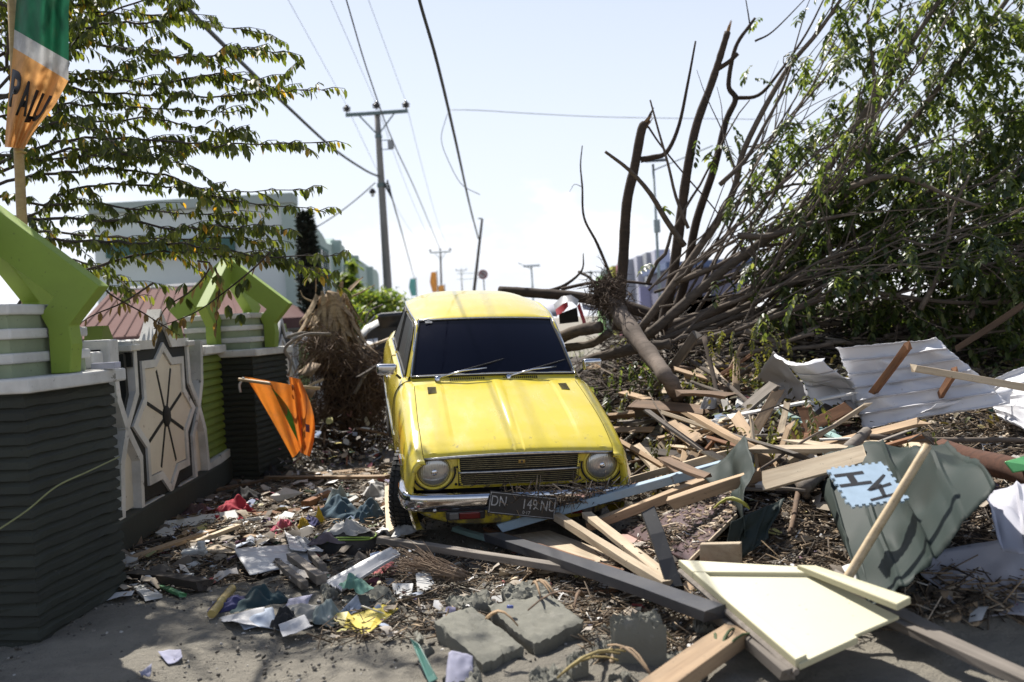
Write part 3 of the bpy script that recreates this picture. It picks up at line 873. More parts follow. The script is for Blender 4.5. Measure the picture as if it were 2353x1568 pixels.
def star_panel(yc, label, s0, s1, detail=True, off=0):
    t = thing('fence_wall', label, 'wall', M=wall_matrix(yc, off), group='star panels of the roadside fence')
    zc = .855
    MB().box(((s0 + s1) / 2, .62, -.20), (s1 - s0, 1.24, .20)).build('wall_core', DKGREEN, t)
    MB().box((0, 1.18, -.20), (1.15, .66, .19)).build('wall_back', WHITEW, t, bevel=.05)
    MB().box(((s0 + s1) / 2, .11, -.05), (s1 - s0, .24, .16)).build('plinth', DKGREEN, t, bevel=.02)
    star = [(0, .535), (.205, .415), (.495, .415), (.49, .165), (.735, 0), (.49, -.165), (.49, -.425), (.205, -.425), (0, -.565), (-.205, -.425), (-.49, -.425), (-.49, -.165), (-.735, 0), (-.49, .165), (-.495, .415), (-.205, .415)]
    S = [(x, z + zc) for x, z in star]
    MB().prism(S, -.10, -.003).build('star_panel', CREAM, t)
    mb = MB(); band(mb, [(x * 1.075, zc + (z - zc) * 1.085) for x, z in S], .062, -.10, .012, True)
    mb.build('inner_band', WHITEW, t)
    # dark recess between the bands
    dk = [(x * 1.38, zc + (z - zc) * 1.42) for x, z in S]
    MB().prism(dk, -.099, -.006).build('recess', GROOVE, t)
    outer_r = [(0, 1.70), (.25, 1.46), (.705, 1.46), (.71, 1.10), (.975, .855), (.715, .60), (.74, .20), (.23, .20), (0, .02)]
    outer = outer_r + [(-x, z) for x, z in outer_r[-2:0:-1]]
    mb = MB(); band(mb, outer, .07, -.10, .014, True); mb.build('outer_band', WHITEW, t)
    for sx in (-1, 1):
        mb = MB()
        band(mb, [(sx * .965, .855), (sx * 1.11, 1.08), (sx * 1.17, 1.46)], .08, -.10, .015)
        band(mb, [(sx * .965, .855), (sx * 1.12, .62), (sx * 1.17, .245), (sx * min(2.02, abs(s1 if sx > 0 else s0) - .02), .285)], .08, -.10, .015)
        mb.build('side_band', WHITEW, t)
        mb = MB()
        band(mb, [(sx * .85, 1.40), (sx * .83, 1.10), (sx * .965, .93)], .05, -.11, -.02)
        mb.build('groove', GROOVE, t)
        # lime pointed plates behind the crossing
        MB().prism([(sx * .74, .5), (sx * 1.14, .5), (sx * 1.14, 1.30), (sx * .98, 1.62), (sx * .88, 1.62), (sx * .74, 1.46)][::1 if sx > 0 else -1], -.24, -.112).build('lime_plate', LIME2, t)
        MB().prism([(sx * .60, .24), (sx * 1.12, .24), (sx * 1.12, .6), (sx * .965, .82), (sx * .70, .55)][::1 if sx > 0 else -1], -.13, -.05).build('cream_wedge', CREAM, t)
        MB().box((sx * .755, 1.355, -.02), (.045, .11, .05)).build('slot', GROOVE, t)
        MB().box((sx * .755, 1.445, -.03), (.22, .05, .14)).build('band_top', WHITEW, t, bevel=.01)
        # lime ribbed infill out to the pillar
        e = abs(s1 if sx > 0 else s0)
        if e > 1.4:
            wd = e - 1.215
            MB().box((sx * (1.215 + wd / 2), .80, -.10), (wd, 1.0, .10)).build('infill', LIME2, t)
            me = None
            for k in range(13):
                if me is None:
                    h = 1.0 / 13
                    o = MB().prism([(0, 0), (.03, h * .12), (.028, h * .62), (0, h)], -wd / 2, wd / 2, Matrix(((0, 0, 1, 0), (0, 1, 0, 0), (1, 0, 0, 0), (0, 0, 0, 1)))).build('rib', LIME2, t)
                    me = o.data
                else:
                    o = bpy.data.objects.new('rib', me); COL.objects.link(o); o.parent = t
                o.matrix_local = Matrix.Translation((sx * (1.215 + wd / 2), .31 + k / 13.0, -.051))
            MB().box((sx * (1.215 + wd / 2), 1.365, -.08), (wd, .085, .24)).build('ledge', WHITEW, t, bevel=.012)
    # spokes and hub
    for x, z in ((-.195, .41), (.21, .41), (.485, .165), (.49, -.165), (.21, -.42), (-.22, -.42), (-.487, -.165), (-.48, .15)):
        L = math.hypot(x, z)
        Ms = Matrix.Translation((x / 2, zc + z / 2, -.004)) @ Matrix.Rotation(math.atan2(z, x), 4, 'Z')
        MB().box((0, 0, 0), (L - .05, .030, .012)).build('spoke', GROOVE, t, M=Ms)
    MB().lathe([(.088, -.03), (.088, .010), (.07, .020), (.0005, .022)], 24, Matrix.Translation((0, zc, 0))).build('hub', GROOVE, t, smooth=True, auto=40)
    return t
star_panel(8.29, 'white and cream star-patterned fence wall behind the clothes, nearest the camera', -2.30, 2.02)
star_panel(13.55, 'distant star-patterned fence wall beyond the second green crown', -1.95, 2.3)
# loose white blocks lying on the near wall top
for px, py, yy, sz, lab in ((232, 812, 6.15, (.16, .2, .17), 'whitewashed block with an arched hole on the near fence top'),
                            (186, 812, 5.95, (.2, .2, .10), 'low whitewashed block stacked on the near fence top')):
    p = at(px, py, yy)
    o = MB().box((0, 0, 0), sz).build('fence_block', WHITEW, bevel=.012, M=Matrix.Translation((p.x, p.y, 1.345 + sz[2] / 2)) @ Matrix.Rotation(R_(6), 4, 'Z'))
    tag(o, lab, 'block')
    if 'hole' in lab:
        MB().box((.0, -sz[1] / 2, -.01), (.055, .01, .07)).build('arched_hole', BLACK, o)
o = MB().box((0, 0, 0), (.14, .08, .035)).build('paper_scrap', plain('paper_lilac', (.52, .52, .62), .8), M=Matrix.Translation(at(243, 832, 5.7)) , bevel=.003)
o.location.z = 1.365
tag(o, 'pale folded paper lying on the near pillar cap', 'paper')
# ================================================================ street behind
CONC = painted('pole_concrete', (.30, .285, .265), (.20, .19, .175), .6, .9, .35, (.15, .14, .13), 4, 0, .3)
STEEL = plain('galvanised', (.12, .16, .16), .5, .5)
WIREM = plain('cable_sheath', (.012, .020, .022), .6)
WIREL = plain('bare_wire', (.16, .17, .19), .5)
MINT = painted('mint_wall', (.50, .63, .58), (.40, .52, .48), .62, .85, .25, (.25, .33, .31), 1.2, 0, .1)
MINT_HAZED = painted('mint_gable_haze_lift', (.80, .90, .88), (.62, .72, .70), .62, .85, .25, (.5, .58, .57), 1.2, 0, .1)  # mint wall colour whitened on the shaded gable to imitate haze and overexposure
MINT2 = painted('teal_wall', (.07, .17, .15), (.06, .13, .12), .62, .85, .25, (.05, .10, .09), 1.2, 0, .1)
WINDK = plain('dark_window', (.012, .020, .020), .15)
INS = plain('insulator', (.015, .013, .013), .25)

def utility_pole(px, top, base_px, y, label, big=True):
    pt = at(px, top, y)
    pb = at(base_px[0], base_px[1], y)
    d = (pt - pb) / (pt.z - pb.z)
    foot = pb - d * pb.z
    t = thing('utility_pole', label, 'pole', loc=foot, group='utility poles along the street')
    H = pt - foot
    r0, r1 = (.165, .095) if big else (.15, .09)
    MB().tube([H * k for k in np.linspace(0, 1, 8)], np.linspace(r0, r1, 8), 14).build('shaft', CONC, t, smooth=True)
    ax = Vector((1, -.05, 0)).normalized()
    c = H + Vector((0, -.12, .0))
    arm = MB().box((0, 0, 0), (2.05, .09, .11)).build('crossarm', STEEL, t, M=frame(c, ax))
    for s in (-1, 1):
        MB().tube([c + ax * .62 * s, c + Vector((0, .04, -.72))], .026, 6).build('brace', STEEL, t)
    for s in (-.98, 0, .98):
        b = c + ax * s + Vector((0, 0, .06 if s else .10))
        ins = MB().lathe([(.02, 0), (.025, .06), (.11, .07), (.13, .10), (.06, .13), (.14, .155), (.12, .19), (.07, .21), (.06, .25), (.03, .28), (.0005, .29)], 14, Matrix.Translation(b)).build('insulator', INS, t, smooth=True)
    MB().lathe([(r1 + .025, -.05), (r1 + .025, .05)], 14, Matrix.Translation(H * (1 - .75 / H.length))).build('collar', STEEL, t)
    if big:
        q = H * (1 - 1.05 / H.length) + Vector((.40, -.1, 0))
        MB().box(q, (.19, .14, .28)).build('junction_box', plain('grey_box', (.35, .36, .37), .6), t, bevel=.01)
        MB().box(q + Vector((-.15, 0, .15)), (.4, .04, .025)).build('box_bracket', STEEL, t)
        MB().box(q + Vector((-.15, 0, -.15)), (.4, .04, .025)).build('box_bracket', STEEL, t)
        q = H * (1 - 2.35 / H.length)
        MB().lathe([(.15, -.07), (.15, .07)], 14, Matrix.Translation(q)).build('clamp', STEEL, t)
        lamp = MB().lathe([(.03, .12), (.09, .06), (.12, -.03), (.06, -.05)], 14, Matrix.Translation(q + Vector((-.30, -.1, -.22)))).build('lamp_shade', INS, t, smooth=True)
        MB().lathe([(.0005, -.17), (.05, -.14), (.06, -.08), (.04, -.03)], 12, Matrix.Translation(q + Vector((-.30, -.1, -.22)))).build('bulb', plain('bulb_white', (.7, .7, .66), .3), lamp, smooth=True)
        for k in range(4):
            MB().tube(smoothpath([q + Vector((.12, -.1, .05 - k * .03)), q + Vector((.26, -.12, -.02 - k * .10)), q + Vector((.30 + .02 * k, -.1, -.3 - .08 * k))], 3), .022, 6).build('cable_loop', WIREM, t)
    return t, c + foot, ax
P1, c1, ax1 = utility_pole(866.5, 262, (893, 690), 33, 'tall concrete utility pole with three insulators, left of the yellow car roof')
P2, c2, ax2 = utility_pole(1012, 580, (1014.5, 668), 98, 'small distant utility pole with crossarm above the car roof', False)
P3, c3, ax3 = utility_pole(1060, 622, (1062, 668), 190, 'tiny farthest utility pole beside the no-parking sign', False)

def cable(a, b, r, sag, label, mat=WIREM, name='overhead_cable', n=24, group='overhead lines', mid=None):
    pts = []
    for t in np.linspace(0, 1, n):
        p = Vector(a).lerp(Vector(b), t)
        p.z -= sag * 4 * t * (1 - t)
        pts.append(p)
    o = MB().tube(pts, r, 5).build(name, mat, smooth=True)
    tag(o, label, 'cable', group)
    return o
for k, s in enumerate((-.98, 0, .98)):
    q1 = c1 + ax1 * s + Vector((0, 0, .32)); q2 = c2 + ax2 * s + Vector((0, 0, .32))
    which = ('leftmost', 'middle', 'rightmost')[k]
    cable(q1, q2, .008, 1.1, f'thin bare wire from the {which} insulator running on to the second pole', WIREL)
    dirv = (q1 - q2) / (q1 - q2).length
    tgt = at((640, 742, 832)[k], -40, 20.5)
    tgt = q1 + (tgt - q1) * 3.0
    cable(q1, tgt, .006, .0, f'thin bare wire from the {which} insulator coming up overhead', WIREL)
# bundled cable crossing from upper left down to the pole clamp, and on
cl = P1.location + Vector((0, 0, 0)) + (c1 - P1.location) * .0
clamp = at(868, 405, 32.9)
pts = smoothpath([at(400, -12, 9.0) + (at(400, -12, 9.0) - at(505, 95, 11.5)) * 2.2, at(400, -12, 9.0), at(505, 95, 11.5), at(655, 240, 17), at(770, 345, 24), at(840, 392, 30), clamp], 5)
tag(MB().tube(pts, [.022 + .012 * k / len(pts) for k in range(len(pts))], 6).build('overhead_cable', WIREM, smooth=True), 'thick twisted green-black cable slanting down from the upper left to the pole', 'cable', 'overhead lines')
cable(at(862, 420, 32.9), at(640, 560, 34), .022, .25, 'thin grey service line dropping from the pole to the mint building', WIREL)
pts = smoothpath([at(890, 415, 32.8), at(905, 470, 38), at(925, 540, 50), at(952, 640, 88)], 6)
tag(MB().tube(pts, .03, 5).build('overhead_cable', WIREM, smooth=True), 'dark cable leaving the pole clamp and sinking down the street', 'cable', 'overhead lines')
# the wire straight above the middle and its far leaning pole
lean_top, lean_foot = at(1108, 503, 46), at(1087, 690, 46)
pts = smoothpath([at(938, -130, 8.6) + (at(938, -130, 8.6) - at(962, -6, 10.2)) * 6, at(938, -130, 8.6), at(962, -6, 10.2), at(1006, 150, 13), at(1046, 320, 19), at(1080, 475, 32), at(1099, 548, 46)], 6)
tag(MB().tube(pts, [.011 + .026 * k / len(pts) for k in range(len(pts))], 6).build('overhead_cable', WIREM, smooth=True), 'black cable descending from the top middle to the leaning pole', 'cable', 'overhead lines')
pts = smoothpath([at(793, -10, 12) + (at(793, -10, 12) - at(850, 180, 20)) * .6, at(793, -10, 12), at(850, 180, 20), at(905, 330, 30), at(960, 450, 52), at(1010, 570, 97)], 6)
tag(MB().tube(pts, [.005 + .025 * k / len(pts) for k in range(len(pts))], 5).build('overhead_cable', WIREM, smooth=True), 'dark wire passing just right of the insulators towards the second pole', 'cable', 'overhead lines')
pts = smoothpath([at(1030, 253, 30), at(1100, 254, 30), at(1250, 263, 31), at(1420, 270, 32), at(1760, 275, 34)], 5)
tag(MB().tube(pts, .010, 5).build('overhead_cable', WIREL, smooth=True), 'hair-thin wire crossing the empty sky sideways towards the bare trunks', 'cable', 'overhead lines')
pts = smoothpath([at(1028, 262, 22), at(1014, 320, 22), at(1035, 380, 22), at(1062, 425, 22), at(1103, 448, 22)], 6)
tag(MB().tube(pts, .008, 5).build('overhead_cable', WIREL, smooth=True), 'loose broken wire end curling in the sky right of the pole', 'cable', 'overhead lines')
tl = thing('leaning_pole', 'thin dark pole leaning right above the car roof', 'pole', loc=lean_foot)
H = lean_top - lean_foot
MB().tube([H * k for k in np.linspace(-.3, 1, 7)], np.linspace(.085, .055, 7), 10).build('shaft', plain('dark_wood_pole', (.10, .085, .075), .9), tl, smooth=True)
MB().tube([H, H + Vector((-.18, 0, .03))], .03, 6).build('hook', STEEL, tl)

# no-parking sign
sp = at(1110, 631, 60)
t = thing('no_parking_sign', 'round no-parking sign with red ring and letter P', 'sign', loc=(sp.x, 60, 0))
Ms = Matrix.Translation((0, 0, sp.z)) @ Matrix.Rotation(R_(90), 4, 'X')
MB().lathe([(.0005, .0), (.29, .0), (.29, .03), (.0005, .03)], 28, Ms).build('disc', plain('sign_white', (.62, .60, .60), .5), t)
MB().lathe([(.21, .034), (.29, .034), (.29, .05), (.21, .05), (.21, .034)], 28, Ms).build('ring', plain('sign_red', (.33, .08, .09), .5), t)
build_car.text('P', .34, (0, -.04, sp.z), t, plain('sign_black', (.03, .03, .03), .5), .006)
MB().box((0, 0, 0), (.5, .02, .06)).build('slash', plain('sign_red', (.33, .08, .09), .5), t, M=Matrix.Translation((0, -.06, sp.z)) @ Matrix.Rotation(R_(40), 4, 'Y'))
MB().tube([(.02, .02, 0), (.02, .02, sp.z)], .035, 8).build('post', STEEL, t)
for zz in (.12, -.22):
    MB().tube([(0, .03, sp.z + zz), (-1.6, .4, sp.z + zz + .02)], .02, 5).build('stay', STEEL, t)
# solar street lamps
for px, py, y, lab, arm in ((1221, 611, 75, 'far solar street lamp with flat panel top right of the roof', .6), (1500, 368, 24, 'pale tall street lamp post seen between the broken trunks', .9)):
    p = at(px, py, y)
    b = Vector((p.x, y, 0))
    t = thing('street_lamp', lab, 'street lamp', loc=b, group='street lamps')
    MB().tube([(0, 0, 0), (0, 0, p.z - .1)], [.09, .055] if y > 50 else [.045, .03], 10).build('post', plain('lamp_post_grey', (.42, .50, .50), .6), t, smooth=True)
    MB().box((0, 0, 0), (1.25 if y > 50 else .5, .7, .06)).build('solar_panel', plain('panel_dark', (.06, .09, .12), .4), t, M=Matrix.Translation((.02, 0, p.z)) @ Matrix.Rotation(R_(12), 4, 'X'))
    sgn = -1 if y > 50 else 1
    MB().tube([(0, 0, p.z - .25), (sgn * arm * 1.6, -.1, p.z + .25)], .03 if y > 50 else .016, 6).build('arm', plain('lamp_post_grey', (.30, .37, .37), .6), t)
    MB().box((0, 0, 0), (.14, .12, .3)).build('control_box', plain('lamp_post_grey', (.30, .37, .37), .6), t, M=Matrix.Translation((0, -.1, p.z - 1.6)))
p = at(1357, 622, 110)
t = thing('far_pylon', 'tiny far pole with crossarm behind the forked branch', 'pole', loc=(p.x, 110, 0))
MB().tube([(0, 0, 0), (0, 0, p.z)], .09, 8).build('shaft', STEEL, t)
MB().box((0, 0, p.z - .2), (2.0, .1, .12)).build('crossarm', STEEL, t)

# mint green building on the left, receding along the street with stepped curved parapets
def mint_building():
    c0, c1_ = at(690, 735, 27), at(868, 690, 60)
    a = Vector((c0.x, c0.y, 0)); b = Vector((c1_.x, c1_.y, 0))
    d = (b - a).normalized(); L = (b - a).length
    nrm = Vector((d.y, -d.x, 0))
    t = thing('mint_building', 'mint green two-storey building with stepped curved parapet behind the leaves', 'building', loc=a)
    M = Matrix((d, nrm, Vector((0, 0, 1)))).transposed().to_4x4()
    def hz(px, py):  # height on the facade plane for a pixel column
        r = ray(px, py)
        k = (Vector((a.x, a.y, 0)) - Vector((0, 0, 0))).dot(nrm) / (r.x * nrm.x + r.y * nrm.y)
        q = Vector((r.x * k, r.y * k, CAMH + r.z * k))
        return (q - a).dot(d), q.z
    prof = [(700, 500), (718, 512), (740, 538), (752, 560), (762, 562), (764, 548), (790, 566), (800, 590), (806, 582), (815, 590), (838, 606), (852, 616), (866, 622)]
    top = [hz(*p) for p in prof]
    top = [(s, z) for s, z in top]
    poly = [(-.2, 0)] + [(-.2, top[0][1] + .3)] + top + [(top[-1][0] + 1.5, top[-1][1] - .2), (top[-1][0] + 1.5, 0)]
    Mw = M @ Matrix(((1, 0, 0, 0), (0, 0, 1, 0), (0, 1, 0, 0), (0, 0, 0, 1)))
    MB().prism(poly, -.3, 0, Mw).build('street_wall', MINT, t)
    # near gable wall facing the camera
    gz = hz(700, 487)[1]
    g0 = M @ Vector((-.21, 0, 0))
    gl = at(330, 480, 25)
    W = 5.2
    MB().box((0, 0, 0), (W, .4, gz)).build('gable_wall', MINT_HAZED, t, M=Matrix.Translation((-W / 2 - .2, .1, gz / 2)))
    MB().box((0, 0, 0), (W + .3, .7, .28)).build('cornice', painted('pale_cornice', (.46, .55, .52), (.3, .4, .38), .62, .85, .2, (.3, .36, .36), 1.2, 0, .1), t, M=Matrix.Translation((-W / 2 - .1, .05, gz + .1)), bevel=.03)
    MB().box((0, 0, 0), (3.4, .25, .4)).build('canopy', MINT2, t, M=Matrix.Translation((-3.3, -.25, gz - 1.05)))
    for x, z, w, h in ((-4.2, 2.3, 1.6, 1.3), (-2.2, 2.2, 1.3, 1.5)):
        wdw = MB().box((0, 0, 0), (w, .1, h)).build('window', MINT2, t, M=Matrix.Translation((x, -.15, z)))
        MB().box((0, -.06, 0), (w - .2, .04, h - .2)).build('pane', WINDK, wdw)
    # pilasters and windows along the street wall
    for s, w in ((2.0, .5), (9.5, .6), (17, .6), (26, .7)):
        zt = np.interp(s, [p[0] for p in top], [p[1] for p in top])
        MB().box((0, 0, 0), (w, .35, zt)).build('pilaster', MINT, t, M=M @ Matrix.Translation((s, .12, zt / 2 - .1)))
    for s, w, z0, z1 in ((11.8, 2.8, 2.3, 4.0), (14.6, 2.2, 2.2, 4.4), (20, 3.5, 2.2, 3.6), (6, 2.5, 2.4, 4.2), (29, 4, 2, 3.4)):
        wd = MB().box((0, 0, 0), (w, .12, z1 - z0)).build('window', MINT2, t, M=M @ Matrix.Translation((s, .02, (z0 + z1) / 2)))
        MB().box((0, .07, 0), (w - .25, .03, z1 - z0 - .25)).build('pane', WINDK, wd)
        for k in np.linspace(-.5, .5, 5)[1:-1]:
            MB().box((k * w, .10, 0), (.05, .03, z1 - z0 - .25)).build('mullion', MINT2, wd)
mint_building()

# red-roofed house behind the fence
def red_house():
    t = thing('red_roof_house', 'low house with faded red sheet-metal roof behind the fence', 'house', loc=(0, 0, 0))
    roofm = painted('faded_red_roof', (.19, .115, .105), (.18, .135, .122), .58, .6, .4, (.25, .175, .16), 1.5, 0, .1)
    roofm.node_tree.nodes['Principled BSDF'].inputs['Specular IOR Level'].default_value = .08
    roofm.node_tree.nodes['Principled BSDF'].inputs['Roughness'].default_value = .95
    y0, y1 = 17, 21.5
    e0, e1 = at(150, 790, y0), at(600, 748, y0)
    r0, r1 = at(255, 655, y1), at(560, 690, y1)
    e0.z = e1.z = (e0.z + e1.z) / 2
    r0.z = r1.z = (r0.z + r1.z) / 2
    r0.z += .12; r1.z += .12
    rf = MB().prism([(0, 0), (1, 0)], 0, 0) if False else MB()
    rf.add([e0, e1, r1, r0] + [p - Vector((0, 0, .06)) for p in (e0, e1, r1, r0)], [(0, 1, 2, 3), (7, 6, 5, 4), (0, 4, 5, 1), (1, 5, 6, 2), (2, 6, 7, 3), (3, 7, 4, 0)])
    roof = rf.build('roof', roofm, t)
    for k in np.linspace(0.04, .96, 15):
        a, b = e0.lerp(e1, k), r0.lerp(r1, k)
        MB().tube([a + Vector((0, 0, .02)), b + Vector((0, 0, .02))], .014, 5).build('roof_seam', roofm, roof)
    bl, br = at(40, 840, 20.5), e1 + Vector((.6, 3.5, 0))
    rb = MB().add([r0, r1, Vector((r1.x + 1.4, y1 + 4, e1.z)), Vector((r0.x - 1.4, y1 + 4, e0.z))], [(0, 1, 2, 3)]).build('rear_roof', roofm, t)
    lp = MB().add([r0, e0, Vector((r0.x - 2.6, y1 + 4, e0.z))], [(0, 1, 2)]).build('hip_roof', roofm, t)
    rp = MB().add([r1, Vector((r1.x + 1.4, y1 + 4, e1.z)), e1], [(0, 1, 2)]).build('hip_roof', roofm, t)
    MB().box(((e0.x + e1.x) / 2, y0 + .12, e0.z - .12), (e1.x - e0.x, .06, .22)).build('fascia', WHITEW, t)
    MB().box(((e0.x + e1.x) / 2, y0 + 2.6, e0.z / 2 - .02), (e1.x - e0.x - .7, 4.4, e0.z)).build('wall', painted('grey_house_wall', (.36, .36, .34), (.24, .24, .22), .6, .9, .4, (.2, .2, .19), 2, 0, .2), t)
    ridge = MB().tube([r0, r1], .07, 6).build('ridge_cap', WHITEW, roof)
red_house()
# long maroon-roofed shed running off right of the fence
t = thing('maroon_shed', 'low shed with dark maroon roof edge left of the torn stump', 'shed', loc=(0, 0, 0))
a, b = at(632, 742, 19), at(722, 742, 19)
MB().box(((a.x + b.x) / 2, 20.4, a.z - .02), (b.x - a.x + .5, 2.9, .20)).build('roof', plain('maroon', (.11, .055, .05), .7), t)
for k in (.1, .9):
    q = a.lerp(b, k)
    MB().box((q.x, 19.4, q.z / 2 - .07), (.14, .14, q.z - .14)).build('post', WHITEW, t)
MB().box(((a.x + b.x) / 2, 21.6, a.z / 2 - .1), (b.x - a.x, .15, a.z - .12)).build('wall', MINT2, t)

# striped building and blue-grey hall on the right
t = thing('striped_building', 'far building with coloured vertical stripes behind the broken trunks', 'building', loc=(0, 0, 0))
cols = [((1388, 1398), 632, (.28, .50, .18)), ((1398, 1413), 618, (.12, .16, .17)), ((1413, 1428), 611, (.55, .58, .10)), ((1428, 1442), 607, (.40, .14, .18)), ((1442, 1470), 596, (.42, .44, .50)), ((1470, 1492), 588, (.55, .56, .66)), ((1492, 1512), 580, (.40, .42, .46)), ((1512, 1532), 574, (.60, .60, .70))]
for k, ((x0, x1), top, c) in enumerate(cols):
    yy = 62 - k * 1.5
    a, b = at(x0, top, yy), at(x1, top, yy)
    MB().box(((a.x + b.x) / 2, yy + 2, a.z / 2), (b.x - a.x + .35, 4, a.z)).build('stripe', plain(f'stripe_{k}', c, .7), t)
a, b = at(1470, 640, 51), at(1535, 640, 51)
MB().box(((a.x + b.x) / 2, 51.4, 1.2), (b.x - a.x, .3, 3.2)).build('shop_front', plain('lilac_front', (.50, .50, .78), .6), t)
t = thing('blue_grey_hall', 'blue-grey flat-roofed hall seen through the fallen branches', 'building', loc=(0, 0, 0))
a, b = at(1545, 618, 44), at(1720, 618, 44)
MB().box(((a.x + b.x) / 2, 48, a.z / 2), (b.x - a.x, 7, a.z)).build('wall', plain('blue_grey', (.18, .18, .27), .7), t)
MB().box(((a.x + b.x) / 2, 47.8, a.z + .15), (b.x - a.x + .6, 8, .3)).build('roof_edge', plain('slate_blue', (.10, .15, .30), .6), t)
for k in np.linspace(.1, .9, 6):
    q = a.lerp(b, k)
    MB().box((q.x, 44.45, q.z * .45), (1.1, .12, 1.2)).build('window', WINDK, t)
# ================================================================ trees
BARK = wood('grey_brown_bark', (.20, .158, .122), (.105, .080, .062), .95, .35, (.03, .025, .02), .25)
BARK2 = wood('dark_brown_bark', (.085, .056, .038), (.042, .030, .022), .95, .4, (.022, .018, .014), .2)
TWIGM = wood('twig_bark', (.085, .068, .055), (.05, .04, .033), .95, .3, (.03, .025, .02), .2)
SNAP = wood('fresh_broken_wood', (.46, .28, .13), (.30, .16, .07), .85, .2)
LEAF_L = leafmat('cherry_leaves', [(0, (.030, .040, .009)), (.45, (.052, .070, .014)), (.85, (.090, .108, .022)), (.955, (.12, .12, .025)), (1, (.34, .18, .02))], .46, .5)
LEAF_R = leafmat('pinnate_leaves', [(0, (.022, .036, .012)), (.5, (.052, .074, .024)), (.85, (.095, .122, .040)), (1, (.17, .18, .075))], .44, .40)
LEAF_DRY = leafmat('withered_leaves', [(0, (.09, .055, .02)), (.5, (.16, .10, .035)), (1, (.22, .15, .06))], .3, .7)
LEAF_OLIVE = leafmat('wilted_sprig_leaves', [(0, (.045, .05, .014)), (.6, (.085, .09, .025)), (1, (.13, .12, .04))], .3, .55)
LEAF_DARK = leafmat('cypress_needles', [(0, (.008, .012, .008)), (1, (.018, .026, .015))], .1, .7)
LTV = [(0, 0, 0), (.5, 0, -.03), (1, 0, -.17), (.40, .20, .05), (.40, -.20, .05)]
LTF = [(0, 1, 3), (1, 2, 3), (0, 4, 1), (4, 2, 1)]
LTV2 = [(0, 0, 0), (.30, .20, .03), (.68, .18, .0), (1, 0, -.12), (.68, -.18, .0), (.30, -.20, .03), (.5, 0, -.05)]
LTF2 = [(0, 6, 1), (1, 6, 2), (2, 6, 3), (3, 6, 4), (4, 6, 5), (5, 6, 0)]

def leaves_along(paths, spacing, size, droop, store, skip=.0, spread=1.0):
    """alternate leaves in two rows along twigs"""
    for P in paths:
        d = 0
        side = 1
        for i in range(len(P) - 1):
            a, b = P[i], P[i + 1]
            L = (b - a).length
            if L < 1e-5: continue
            yaw0 = math.atan2(b.y - a.y, b.x - a.x)
            n = max(1, int(L / spacing))
            for k in range(n):
                if rng.random() < skip: continue
                p = a.lerp(b, (k + rng.random()) / n)
                side = -side
                store.append((p.x, p.y, p.z, yaw0 + side * rng.uniform(.5, 1.15) * spread, rng.normal(droop, .28), rng.normal(0, .35), size * rng.uniform(.65, 1.2)))
def leaf_object(store, name, mat, parent, tv=LTV, tf=LTF):
    S = np.array(store)
    return scatter(name, tv, tf, S[:, :3], rots(S[:, 3], S[:, 4], S[:, 5]), S[:, 6], mat, parent)

